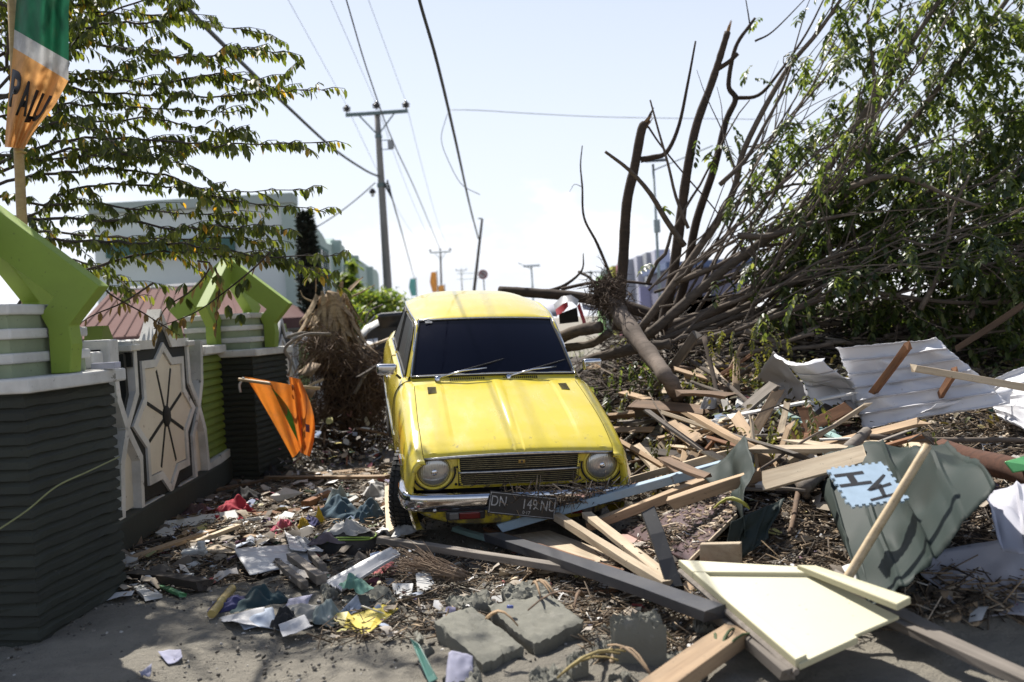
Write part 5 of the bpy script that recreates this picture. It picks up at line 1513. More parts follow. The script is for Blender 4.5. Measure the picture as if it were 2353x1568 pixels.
def plank_mesh(L, w, th, rough_end=.02):
    """sawn board along local x, slightly bowed, with a ragged end or two"""
    mb = MB()
    n = max(3, int(L / .25) + 1)
    bow, tw = rng.normal(0, .005), rng.normal(0, .05)
    rows = []
    for i in range(n + 1):
        t = i / n
        x = (t - .5) * L
        a = tw * (t - .5)
        ring = []
        for yy, zz in ((-w / 2, -th / 2), (w / 2, -th / 2), (w / 2, th / 2), (-w / 2, th / 2)):
            e = rng.uniform(-1, 1) * rough_end if i in (0, n) else 0
            ring.append((x + e, yy * math.cos(a) - zz * math.sin(a) + rng.normal(0, .0012), yy * math.sin(a) + zz * math.cos(a) + bow * (1 - (2 * t - 1) ** 2) + rng.normal(0, .0012)))
        rows.append(ring)
    mb.grid(rows, wrap=True)
    mb.f.append((0, 1, 2, 3)); k = n * 4
    mb.f.append((k + 3, k + 2, k + 1, k))
    return mb
def plank(A, B, w, th, mat, label, name='plank', cat='plank', up=(0, 0, 1), group=None, ext=0, rough=.02, abs_=False):
    """A, B: (px, py, height above the heap)"""
    a = A if isinstance(A, Vector) else hit(*A)
    b = B if isinstance(B, Vector) else hit(*B)
    d = b - a
    M = frame((a + b) / 2, d, up)
    o = plank_mesh(d.length + ext, w, th, rough).build(name, mat, M=M, bevel=.0025, seg=1)
    tag(o, label, cat, group)
    return o
def stick(A, B, r, mat, label, name='stick', cat='stick', group=None, sag=.012, rb=None, mids=()):
    a = A if isinstance(A, Vector) else hit(*A)
    b = B if isinstance(B, Vector) else hit(*B)
    pts = [a] + [m if isinstance(m, Vector) else hit(*m) for m in mids] + [b]
    if len(pts) == 2:
        L = (b - a).length
        pts = [a, a.lerp(b, .35) + Vector((rng.normal(0, sag), rng.normal(0, sag), rng.normal(0, sag))) * L, a.lerp(b, .7) + Vector((rng.normal(0, sag), rng.normal(0, sag), rng.normal(0, sag))) * L, b]
    P = smoothpath(pts, 4)
    o = MB().tube([p - a for p in P], np.linspace(r, rb or r * .7, len(P)), 8).build(name, mat, smooth=True)
    o.location = a
    tag(o, label, cat, group)
    return o

# ---------------------------------------------------------------- the larger boards, beams and poles
plank((1150, 1212, .12), (1745, 1046, .16), .085, .055, P_BLUE, 'long beam with faded light-blue top running up right of the plate')
plank((1262, 1160, .08), (1728, 1028, .12), .075, .05, W_PALE, 'pale beam lying just behind the light-blue beam')
plank((1345, 1212, .14), (1640, 1100, .20), .12, .055, W_TAN, 'wide tan timber in front of the light-blue beam')
plank((1538, 1158, .22), (1748, 1090, .26), .075, .06, W_TAN, 'short squared tan timber pointing at the green tarp')
plank((1232, 1158, .22), (1535, 1348, .10), .055, .045, W_PALE, 'slim pale batten slanting down from the licence plate')
plank((1348, 1182, .22), (1540, 1335, .10), .065, .03, W_PALE, 'cracked pale batten beside the slim one', rough=.05)
plank((1222, 1228, .06), (1400, 1292, .06), .26, .018, W_PALE, 'broad pale plywood board under the crossed battens', cat='board')
plank((1132, 1234, .09), (1648, 1412, .16), .115, .05, P_CHAR, 'long charcoal-painted beam crossing in front of the car')
plank((872, 1240, .10), (1395, 1322, .07), .06, .04, W_GREY, 'long grey-brown plank left of the charcoal beam')
plank((1046, 1215, .08), (1160, 1248, .06), .05, .03, P_TEAL, 'short pale grey-green strip at the charcoal beam end')
plank((1115, 1216, .07), (1432, 1314, .05), .03, .02, W_RUST, 'thin reddish lath behind the charcoal beam')
plank((1490, 1176, .36), (1552, 1352, .08), .075, .03, P_BLACK, 'black board standing tilted before the heap', up=(0, -1, .3))
plank((1425, 1232, .10), (1640, 1322, .08), .10, .02, P_PINK, 'salmon-pink plank passing under the black board')
plank((1470, 1620, .10), (1700, 1455, .10), .13, .06, W_TAN, 'thick brown timber in the bottom foreground below the cream door')
plank((1640, 1408, .10), (1812, 1552, .06), .055, .045, W_GREY, 'narrow weathered timber along the left edge of the cream door')
plank((1908, 1320, .12), (2165, 1462, .12), .085, .03, W_GREY, 'pale splintered board right behind the cream door', rough=.06)
plank((1985, 1392, .10), (2420, 1588, .14), .085, .035, W_GREY, 'long weathered plank running off the lower right corner')
plank((1680, 1395, .04), (1640, 1300, .05), .10, .03, W_BROWN, 'dark brown offcut wedged under the cream door corner')
plank((1902, 1044, .16), (2092, 1068, .16), .075, .06, W_BROWN, 'brown timber lying behind the blue foam mat')
plank((1762, 928, .12), (1935, 1012, .14), .06, .025, P_TEAL, 'flaking teal and white lath above the wilted sprig')
plank((1876, 950, .12), (1912, 996, .10), .05, .025, P_TEAL, 'short teal board end below the white roofing sheet')
plank((1640, 1000, .10), (1800, 1072, .10), .05, .025, W_BROWN, 'reddish brown lath left of the white paper')
plank((1440, 1012, .10), (1548, 925, .16), .085, .02, P_WHITE, 'white-faced board slanting beside the hood')
plank((1426, 930, .10), (1430, 1015, .05), .06, .018, W_TAN, 'narrow upright plank against the right wing of the car', up=(0, -1, 0))
plank((1418, 960, .06), (1416, 1020, .04), .035, .016, P_PINK, 'faded pink lath against the right wing of the car', up=(0, -1, 0))
plank((1445, 985, .06), (1600, 768, .52), .075, .06, W_GREY, 'heavy old post leaning up to the right out of the heap', up=(-.3, -1, .2))
plank((1700, 1035, .14), (1800, 905, .30), .05, .02, W_GREY, 'thin grey lath standing up in the middle of the heap', up=(0, -1, .2))
plank((1745, 1070, .05), (1815, 1130, .05), .16, .018, W_GREY, 'wide weathered board lying beside the green tarp', cat='board')
plank((1660, 905, .08), (2010, 895, .10), .09, .03, W_BROWN, 'long dark red-brown board under the white roofing sheet')
plank((2080, 1010, .10), (2128, 1050, .10), .10, .02, W_PALE, 'pale block of board behind the bamboo pole', cat='board')
plank(at(2200, 800, 8.6), at(2350, 702, 8.3), .05, .05, W_BROWN, 'splintered brown post beyond the white roofing sheet')
# left side
plank((612, 1098, .05), (892, 1096, .06), .085, .03, W_TAN, 'long tan plank lying flat left of the front tyre')
plank((300, 1286, .05), (486, 1222, .05), .075, .03, W_TAN, 'brown plank beside the near pillar base')
plank((440, 1250, .06), (545, 1210, .06), .045, .03, W_PALE, 'pale lath next to the crushed plastic bottle')
plank((476, 1130, .05), (640, 1098, .04), .07, .03, W_BROWN, 'brown plank at the foot of the farther pillar')
plank((888, 1000, .05), (895, 1068, .04), .18, .03, W_GREY, 'grey slab board lying behind the front tyre', cat='board')
plank((892, 1120, .12), (898, 1225, .06), .055, .03, W_PALE, 'upright pale stick of timber beside the front tyre', up=(0, -1, .3))
plank((640, 1296, .06), (700, 1345, .06), .045, .04, W_GREY, 'grey batten end poking from under the metal sheet')
plank((672, 1282, .08), (738, 1332, .07), .06, .05, W_GREY, 'stout grey timber end right of the metal sheet')
plank((716, 1276, .09), (742, 1304, .09), .04, .04, W_GREY, 'small square timber end above the stout one')
plank((700, 1160, .07), (760, 1134, .07), .075, .05, W_RUST, 'orange-brown timber chunk between the clothes and white board')
plank((300, 1322, .05), (470, 1345, .05), .09, .05, W_DARK, 'soaked black timber near the pillar base')
plank((330, 1322, .04), (420, 1368, .03), .035, .018, P_GREEN, 'thin bright green strip near the pillar base')
plank((318, 1345, .02), (352, 1372, .02), .09, .02, P_WHITE, 'small white board scrap at the pillar foot', cat='board')
plank((300, 1262, .03), (420, 1228, .04), .04, .025, W_DARK, 'dark lath behind the brown plank at the pillar')
plank((600, 1212, .05), (700, 1196, .05), .03, .02, W_DARK, 'dark lath among the red clothes')
stick((1925, 1366, .20), (2132, 1024, .74), .021, BAMBOO, 'long bare bamboo pole leaning over the green sheet', 'bamboo_pole', 'pole', rb=.019, sag=.002)
stick((1845, 1124, .14), (1992, 992, .20), .038, W_GREY, 'thick grey round pole left of the foam mat', 'round_pole', 'pole', rb=.034, sag=.003)
stick((1690, 1122, .20), (1850, 1128, .18), .012, W_GREY, 'thin straight stick pointing at the round grey pole')
stick((1590, 832, .25), (1845, 988, .16), .022, BARK, 'slender branch crossing from the post to the teal lath', 'broken_branch', 'branch')
stick((1690, 985, .10), (1880, 905, .16), .018, BARK, 'pale bent branch reaching to the white sheet edge', 'broken_branch', 'branch')
stick((2000, 1004, .20), (2420, 1012, .22), .020, BARK, 'long grey branch running below the white roofing sheet', 'broken_branch', 'branch')
stick((2165, 1035, .16), (2400, 1110, .20), .075, wood('fibrous_log', (.17, .075, .045), (.09, .04, .025), .98, .4, (.05, .03, .02)), 'rust-brown fibrous log at the right edge', 'fibrous_log', 'log', rb=.07)
stick((1840, 1110, .12), (1815, 1225, .05), .018, W_BROWN, 'split brown stake beside the green tarp')
stick((1790, 1050, .18), (1855, 1140, .10), .03, BARK, 'short mossy branch stub above the grey round pole', 'broken_branch', 'branch')
stick((1618, 775, .55), (1660, 960, .05), .024, BARK2, 'forked brown branch standing before the leaning post', 'broken_branch', 'branch', mids=((1636, 850, .35),))
stick((1855, 1290, .05), (1850, 1350, .02), .012, BAMBOO, 'short bamboo splinter behind the cream door') if False else None
# bamboo cut piece on the left
A_, B_ = hit(486, 1412, .05), hit(534, 1352, .05)
L_ = (B_ - A_).length
prof = [(.0005, 0), (.021, 0), (.024, .01), (.0235, L_ * .45), (.027, L_ * .47), (.0275, L_ * .48), (.0235, L_ * .5), (.0235, L_ - .01), (.021, L_), (.017, L_), (.016, L_ - .03)]
o = MB().lathe(prof, 14).build('bamboo_piece', BAMBOOY, smooth=True, auto=40)
o.matrix_world = Matrix.Translation(A_) @ (B_ - A_).to_track_quat('Z', 'Y').to_matrix().to_4x4()
tag(o, 'short yellow bamboo piece on the shaded sand', 'bamboo')

# ---------------------------------------------------------------- cream door
def cream_door():
    c = [hit(1582, 1312, .22), hit(1880, 1322, .26), hit(2080, 1442, .16), hit(1828, 1522, .10)]
    nn = (c[1] - c[0]).cross(c[3] - c[0]); r_ = c[2] - c[0]; c[2] = c[2] - nn * (nn.dot(r_) / nn.dot(nn))
    o_ = c[0]
    t = thing('cream_door', 'broken cream panel door lying flat in the right foreground', 'door', loc=o_)
    def S(u, v, h=0):
        p = (c[0] * (1 - u) + c[1] * u) * (1 - v) + (c[3] * (1 - u) + c[2] * u) * v
        return p - o_ + Vector((0, 0, h))
    def slab(u0, v0, u1, v1, h0, h1, name, lift=0.):
        mb = MB()
        q = [(u0, v0), (u1, v0), (u1, v1), (u0, v1)]
        lf = [0, 0, lift, lift]
        vs_ = [S(u, v, h0 + l_) for (u, v), l_ in zip(q, lf)] + [S(u, v, h1 + l_) for (u, v), l_ in zip(q, lf)]
        mb.add(vs_, [(3, 2, 1, 0), (4, 5, 6, 7), (0, 1, 5, 4), (1, 2, 6, 5), (2, 3, 7, 6), (3, 0, 4, 7)])
        return mb.build(name, P_CREAM, t, bevel=.003, seg=1)
    slab(.03, .03, .97, 1.0, -.010, .004, 'panel')
    slab(-.02, -.09, 1.06, .075, -.012, .022, 'top_rail')
    slab(-.02, .078, .085, 1.02, -.012, .022, 'stile')
    slab(.86, -.02, 1.0, 1.10, .012, .040, 'stile', .05)
    slab(.0, .97, .55, 1.03, -.02, .006, 'bottom_edge')
    MB().tube([S(-.035, -.05, -.02), S(-.03, 1.03, -.02)], .014, 6).build('frame_edge', W_GREY, t)
cream_door()
# maroon laminate board carrying wood chips
def quad_board(px4, dz, th, mat, name, label, cat='board', edge=None):
    c = [hit(x, y, d) for (x, y), d in zip(px4, dz)]
    o_ = c[0]
    n = ((c[1] - c[0]).cross(c[3] - c[0])).normalized()
    if n.z < 0: n = -n
    mb = MB()
    lo = [p - o_ - n * th for p in c]; hi = [p - o_ for p in c]
    mb.add(lo + hi, [(3, 2, 1, 0), (4, 5, 6, 7), (0, 1, 5, 4), (1, 2, 6, 5), (2, 3, 7, 6), (3, 0, 4, 7)])
    o = mb.build(name, mat, bevel=.003, seg=1)
    o.location = o_
    tag(o, label, cat)
    if edge:
        for i in edge:
            a, b = hi[i], hi[(i + 1) % 4]
            MB().tube([a - n * th * .5, b - n * th * .5], th * .62, 4).build('edge_band', W_PALE, o)
    return o
quad_board([(1425, 1218), (1702, 1122), (1690, 1180), (1580, 1288)], (.10, .16, .16, .12), .02, P_MAROON, 'laminate_board', 'dark maroon board strewn with wood chips beside the green tarp', edge=(2,))
quad_board([(1612, 1246), (1705, 1244), (1706, 1305), (1612, 1306)], (.22, .22, .06, .06), .025, W_PALE, 'wood_block', 'square pale offcut of wood standing behind the cream door')
quad_board([(620, 1140), (655, 1120), (700, 1132), (640, 1155)], (.10, .14, .08, .03), .012, P_WHITE, 'white_scrap', 'bent white panel left of the plaid cloth')
quad_board([(715, 1140), (760, 1118), (790, 1132), (740, 1150)], (.06, .11, .05, .03), .010, P_WHITE, 'white_scrap', 'pale folded panel behind the plaid cloth')
quad_board([(250, 1190), (300, 1180), (330, 1205), (280, 1222)], (.02, .02, .02, .02), .010, P_WHITE, 'white_scrap', 'white scrap hidden behind the near pillar')
quad_board([(355, 1225), (378, 1210), (405, 1214), (392, 1240)], (.05, .07, .05, .03), .010, P_WHITE, 'white_scrap', 'white chipped scrap by the pillar plank')
quad_board([(465, 1265), (500, 1250), (560, 1268), (590, 1275)], (.07, .08, .07, .05), .012, W_PALE, 'pale_board', 'pointed pale board scrap above the crumpled metal')
quad_board([(300, 1230), (325, 1226), (330, 1262), (302, 1266)], (.10, .10, .02, .02), .012, W_BROWN, 'brown_box_side', 'brown cardboard flap against the near pillar', 'cardboard')
quad_board([(955, 1318), (985, 1305), (1000, 1345), (960, 1370)], (.08, .09, .03, .02), .006, P_WHITE, 'white_scrap', 'torn white laminate left of the straw bundle')
quad_board([(900, 1340), (950, 1340), (945, 1372), (905, 1368)], (.06, .06, .02, .02), .006, P_WHITE, 'white_scrap', 'chipped white laminate beside the torn one')
quad_board([(1665, 1000), (1720, 950), (1740, 985), (1690, 1015)], (.10, .18, .10, .06), .006, P_WHITE, 'white_scrap', 'white torn panel in the middle of the heap')
quad_board([(1600, 930), (1670, 915), (1680, 940), (1612, 960)], (.10, .16, .10, .06), .008, P_WHITE, 'white_scrap', 'white paper-faced board near the white plank')
quad_board([(940, 1465), (962, 1480), (1005, 1560), (985, 1570)], (.10, .10, .02, .02), .006, painted('teal_plastic', (.05, .20, .16), (.12, .14, .12), .58, .4, .5, (.12, .11, .09), 9, 0, .1), 'teal_plastic', 'teal plastic sheet stuck in the sand by the concrete slab', 'plastic sheet')
quad_board([(725, 1000), (770, 995), (790, 1012), (735, 1016)], (.10, .12, .05, .04), .01, plain('turquoise_board', (.06, .34, .36), .5), 'turquoise_board', 'turquoise board below the orange flag tip')
quad_board([(690, 858), (715, 832), (735, 838), (720, 862)], (0, 0, 0, 0), .012, W_TAN, 'brown_box_side', 'tan cardboard piece left of the root mass', 'cardboard') if False else None
quad_board([(2310, 1060), (2353, 1048), (2390, 1075), (2330, 1085)], (.30, .30, .26, .26), .012, plain('green_plastic', (.12, .42, .14), .4), 'green_plastic', 'bright green plastic board at the right edge', 'plastic board')
quad_board([(795, 1418), (880, 1388), (916, 1398), (838, 1462)], (.05, .06, .03, .03), .004, painted('yellow_sheet', (.66, .52, .06), (.4, .34, .12), .68, .5, .3, (.35, .28, .08), 5, 0, .1), 'yellow_sheet', 'bright yellow plastic sheet on the dappled sand', 'plastic sheet')
quad_board([(750, 1412), (800, 1405), (842, 1462), (790, 1440)], (.05, .06, .02, .02), .004, painted('yellow_sheet', (.66, .52, .06)), 'yellow_flap', 'folded-down flap beside the yellow sheet', 'plastic sheet')

# ---------------------------------------------------------------- crumpled sheets
METW = painted('white_roofing', (.74, .74, .77), (.52, .51, .52), .68, .35, .12, (.48, .46, .44), 4, 0, .05)
METG = painted('green_roofing', (.026, .040, .035), (.055, .070, .060), .64, .5, .5, (.070, .070, .060), 4, 0, .1)
METV = painted('lilac_white_roofing', (.50, .50, .56), (.40, .40, .44), .66, .4, .25, (.3, .29, .30), 4, 0, .05)
for _m, _s in ((METG, .18), (METV, .3)):
    _m.node_tree.nodes['Principled BSDF'].inputs['Specular IOR Level'].default_value = _s
    _m.node_tree.nodes['Principled BSDF'].inputs['Roughness'].default_value = .62
GALV = painted('corrugated_white', (.60, .60, .61), (.32, .29, .26), .60, .45, .3, (.28, .25, .22), 5, 0, .1)
def crumple(px4, dz, mat, name, label, n=26, m=22, ribs=(4, 0), rib_h=.018, dent=.04, folds=5, curl=(0, 0), seed=0, cat='metal sheet', th=.003):
    """bent metal sheet through four ground-relative corners: ribs=(count along u, count along v), random creases and dents"""
    r = np.random.default_rng(seed + 100)
    c = [hit(x, y, d) for (x, y), d in zip(px4, dz)]
    o_ = (c[0] + c[1] + c[2] + c[3]) / 4
    nrm = ((c[1] - c[0]).cross(c[3] - c[0])).normalized()
    if nrm.z < 0: nrm = -nrm
    cr = [(r.uniform(0, 1), r.uniform(0, 1), r.uniform(0, math.pi), r.uniform(.4, 1) * dent * r.choice([-1, 1])) for _ in range(folds)]
    dn = [(r.uniform(.1, .9), r.uniform(.1, .9), r.uniform(.06, .2), r.uniform(-1, 1) * dent * .8) for _ in range(folds * 2)]
    sm = lambda k: np.convolve(r.normal(0, .02, k + 5), np.ones(5) / 5, 'valid')
    eu = sm(m + 1); ev = sm(n + 1)
    kr = [(r.uniform(0, math.pi), r.uniform(5, 14), r.uniform(0, 6.28), r.uniform(.2, .8), r.uniform(0, 1), r.uniform(0, 1)) for _ in range(6)]
    P = np.zeros((m + 1, n + 1, 3))
    for j in range(m + 1):
        for i in range(n + 1):
            u, v = i / n, j / m
            p = (c[0] * (1 - u) + c[1] * u) * (1 - v) + (c[3] * (1 - u) + c[2] * u) * v
            h = 0
            for cu, cv, a, amp in cr:   # sharp creases
                d_ = (u - cu) * math.cos(a) + (v - cv) * math.sin(a)
                h += amp * (abs(d_) * 2.2 - .4)
            for du, dv, s, amp in dn:
                h += amp * math.exp(-((u - du) ** 2 + (v - dv) ** 2) / s ** 2)
            for a, fq, q_, am, ku, kv in kr:   # fine crinkles, each in its own patch
                h += dent * .30 * am * (1 - abs(math.sin((u * math.cos(a) + v * math.sin(a)) * fq + q_))) * math.exp(-((u - ku) ** 2 + (v - kv) ** 2) * 7)
            if ribs[0]:
                w = abs(((u * ribs[0]) % 1) - .5) * 2
                h += rib_h * max(0, min(1, (w - .88) / .07))
            if ribs[1]:
                w = abs(((v * ribs[1]) % 1) - .5) * 2
                h += rib_h * max(0, min(1, (w - .88) / .07))
            h += curl[0] * (2 * u - 1) ** 2 + curl[1] * (2 * v - 1) ** 2
            du_ = (c[1] - c[0]) * (eu[j] if i in (0, n) else 0); dv_ = (c[3] - c[0]) * (ev[i] if j in (0, m) else 0)
            q = p + nrm * h + du_ + dv_ - o_
            P[j, i] = q
    o = MB().grid(P).build(name, mat, smooth=True, auto=28)
    o.location = o_
    s = o.modifiers.new('thickness', 'SOLIDIFY'); s.thickness = th
    tag(o, label, cat)
    return o
crumple([(1925, 800), (2152, 776), (2318, 930), (1988, 985)], (.62, .72, .22, .08), METW, 'roofing_sheet', 'large crumpled white roofing sheet with brown battens on it', 44, 60, (0, 6), .04, .10, 7, (0, .0), 3)
crumple([(1798, 800), (1930, 798), (1990, 985), (1880, 935)], (.55, .62, .08, .10), METW, 'roofing_sheet', 'bulging white roofing sheet forming the left lobe', 34, 50, (0, 5), .04, .12, 6, (.10, 0), 5)
crumple([(1732, 872), (1802, 802), (1892, 935), (1800, 912)], (.16, .50, .10, .08), painted('dirty_white_roofing', (.46, .43, .41), (.36, .33, .30), .6, .5, .4, (.3, .26, .22), 4, 0, .05), 'roofing_sheet', 'dull grubby roofing corner at the far left of the white sheets', 18, 16, (0, 0), .02, .05, 4, (0, 0), 8)
crumple([(2258, 850), (2450, 845), (2450, 1065), (2292, 962)], (.42, .45, .10, .16), METW, 'roofing_sheet', 'white roofing sheet cut off by the right edge', 34, 44, (0, 5), .035, .09, 5, (.0, 0), 11)
crumple([(2150, 925), (2330, 900), (2330, 945), (2010, 985)], (.30, .34, .22, .10), METW, 'roofing_sheet', 'narrow bright fold of white roofing along the dark gap', 26, 10, (0, 1), .02, .03, 3, (0, 0), 13)
crumple([(1893, 1082), (2182, 1062), (2302, 1242), (1990, 1352)], (.20, .30, .48, .26), METG, 'green_sheet', 'big dented dark green metal sheet under the bamboo pole', 46, 36, (4, 0), .024, .085, 8, (0, -.07), 21)
crumple([(1872, 1100), (1930, 1085), (1995, 1350), (1985, 1352)], (.12, .20, .16, .02), METG, 'green_sheet', 'narrow bent flange of dark green metal facing the car', 8, 24, (0, 0), .02, .03, 3, (0, 0), 23)
crumple([(1640, 1118), (1748, 1038), (1795, 1155), (1705, 1232)], (.14, .24, .22, .16), METG, 'green_sheet', 'draped green sheet peak beside the split stakes', 24, 24, (0, 0), .02, .06, 6, (0, .05), 27)
crumple([(1662, 1205), (1790, 1150), (1760, 1240), (1640, 1330)], (.20, .22, .10, .02), METG, 'green_sheet', 'dark green sheet falling away below the draped peak', 22, 20, (3, 0), .02, .03, 4, (0, 0), 29)
crumple([(2255, 1098), (2420, 1100), (2430, 1290), (2300, 1262)], (.36, .44, .40, .36), METV, 'roofing_sheet', 'shaded lilac-white metal sheet right of the green one', 20, 18, (2, 0), .02, .05, 4, (0, 0), 31)
crumple([(2090, 1300), (2380, 1270), (2440, 1440), (2200, 1400)], (.05, .05, .02, .02), METV, 'roofing_sheet', 'dim bluish sheet in the hollow beneath the green metal', 18, 14, (0, 0), .02, .04, 3, (0, 0), 33)
crumple([(748, 1345), (905, 1262), (925, 1282), (790, 1358)], (.03, .16, .12, .06), GALV, 'corrugated_sheet', 'streaked white corrugated strip tilted toward the straw bundle', 40, 12, (0, 3), .02, .01, 2, (0, 0), 41)
crumple([(540, 1290), (660, 1255), (740, 1285), (575, 1322)], (.04, .08, .07, .05), GALV, 'metal_scrap', 'flat silvery sheet scrap with torn edges on the sand', 30, 14, (0, 0), .01, .03, 3, (0, 0), 43)
crumple([(655, 1225), (700, 1240), (745, 1268), (672, 1278)], (.09, .10, .08, .08), GALV, 'metal_scrap', 'folded ribbed scrap beside the backpack', 20, 14, (6, 0), .01, .02, 2, (0, 0), 45)
# battens nailed to the white sheet
plank((1974, 944, .12), (2086, 796, .72), .05, .035, W_RUST, 'rust-brown batten standing across the white roofing sheet', up=(-.5, -1, .4))
plank((2096, 846, .62), (2430, 905, .42), .055, .045, W_PALE, 'pale squared batten lying across the white roofing sheet')
plank((2154, 920, .26), (2196, 852, .56), .05, .03, W_RUST, 'short rusty batten below the pale one', up=(-.5, -1, .4))

# ---------------------------------------------------------------- blue jigsaw foam mat
def foam_mat():
    ctr = hit(1992, 1114, .50)
    M = Matrix.Translation(ctr) @ Matrix.Rotation(R_(5), 4, 'Z') @ Matrix.Rotation(R_(30), 4, 'X') @ Matrix.Rotation(R_(-3), 4, 'Y')
    W, H = 130 / FPX * ctr.y, 130 / FPX * ctr.y
    t = thing('foam_mat', 'light-blue jigsaw foam mat with cut-out letters', 'mat', M=M)
    poly = []
    def side(p, q, k=8):
        p, q = Vector(p), Vector(q)
        d = (q - p); nn = Vector((-d.y, d.x)).normalized() * -.012
        for i in range(k):
            for s, o in ((.08, 0), (.08, 1), (.52, 1), (.52, 0)):
                poly.append(p + d * (i + s) / k + nn * o)
    a, b = W / 2, H / 2
    side((-a, -b), (a, -b)); side((a, -b), (a, b), 6); side((a, b), (-a, b)); side((-a, b), (-a, -b), 6)
    MB().prism([(p.x, p.y) for p in poly], -.006, .006).build('foam', plain('blue_foam', (.40, .53, .66), .85, 0, .08, 20), t)
    dk = plain('cutout_dark', (.018, .02, .026), .9)
    def shape(cx_, cy_, s, rects, rot):
        mb = MB()
        R2 = Matrix.Rotation(rot, 4, 'Z')
        for (x0, y0, x1, y1) in rects:
            mb.box((0, 0, 0), (.001, .001, .001)) if False else mb.prism([(x0 * s, y0 * s), (x1 * s, y0 * s), (x1 * s, y1 * s), (x0 * s, y1 * s)], .0062, .0072, Matrix.Translation((cx_, cy_, 0)) @ R2)
        mb.build('cutout', dk, t)
    shape(-.10 * W / .5, H * .16, .075, [(-1, -.62, 1, -.34), (-.95, .34, .9, .62), (-.25, -.34, .2, .34)], .02)
    mb = MB()
    for (pts) in ([(-.03, -.20), (.16, -.045), (.17, -.065), (.02, -.21)], [(-.03, -.20), (.17, -.145), (.17, -.175), (-.01, -.215)], [(-.05, -.30), (.16, -.26), (.16, -.285), (-.05, -.325)], [(.05, -.30), (.08, -.30), (.10, -.15), (.06, -.16)]):
        mb.prism([(p[0] * W / .42, (p[1] + .13) * H / .42) for p in pts], .0062, .0074)
    mb.build('cutout', dk, t)
foam_mat()

# ---------------------------------------------------------------- concrete rubble
RUB = painted('rubble_concrete', (.21, .205, .17), (.25, .24, .205), .5, .97, .35, (.14, .135, .112), 14, .06, 1.5)
def rubble(px, py, dz, size, rot, label, teeth=False, seed=0, name='concrete_chunk'):
    r = np.random.default_rng(seed)
    p = hit(px, py, dz)
    bm = bmesh.new()
    bmesh.ops.create_cube(bm, size=1)
    bmesh.ops.subdivide_edges(bm, edges=bm.edges[:], cuts=13, use_grid_fill=True)
    ph = r.uniform(0, 6.28, 9)
    for v in bm.verts:
        x, y, z = v.co
        k = 1 - .05 * (abs(x * 2) ** 4 * abs(y * 2) ** 4 + abs(y * 2) ** 4 * abs(z * 2) ** 4)
        nx = .05 * math.sin(7 * y + ph[0]) + .03 * math.sin(13 * z + ph[1]) + r.normal(0, .012)
        ny = .05 * math.sin(6 * x + ph[2]) + .03 * math.sin(15 * z + ph[3]) + r.normal(0, .012)
        nz = (.03 * math.sin(5 * x + ph[4]) + .03 * math.sin(6 * y + ph[5])) * .6 + r.normal(0, .014)
        if z < -.3: nz += r.normal(0, .04)
        if teeth and y > .42: ny += .06 * (1 if math.sin(x * 26) > 0 else -.4)
        v.co = Vector(((x * k + nx) * size[0], (y * k + ny) * size[1], (z * k + nz) * size[2]))
    me = bpy.data.meshes.new(name)
    bm.to_mesh(me); bm.free()
    me.polygons.foreach_set('use_smooth', [True] * len(me.polygons))
    me.set_sharp_from_angle(angle=R_(42))
    o = bpy.data.objects.new(name, me)
    COL.objects.link(o)
    me.materials.append(RUB)
    o.matrix_world = Matrix.Translation(p) @ Euler([R_(a) for a in rot]).to_matrix().to_4x4()
    tag(o, label, 'rubble', 'concrete rubble in the foreground')
    return o
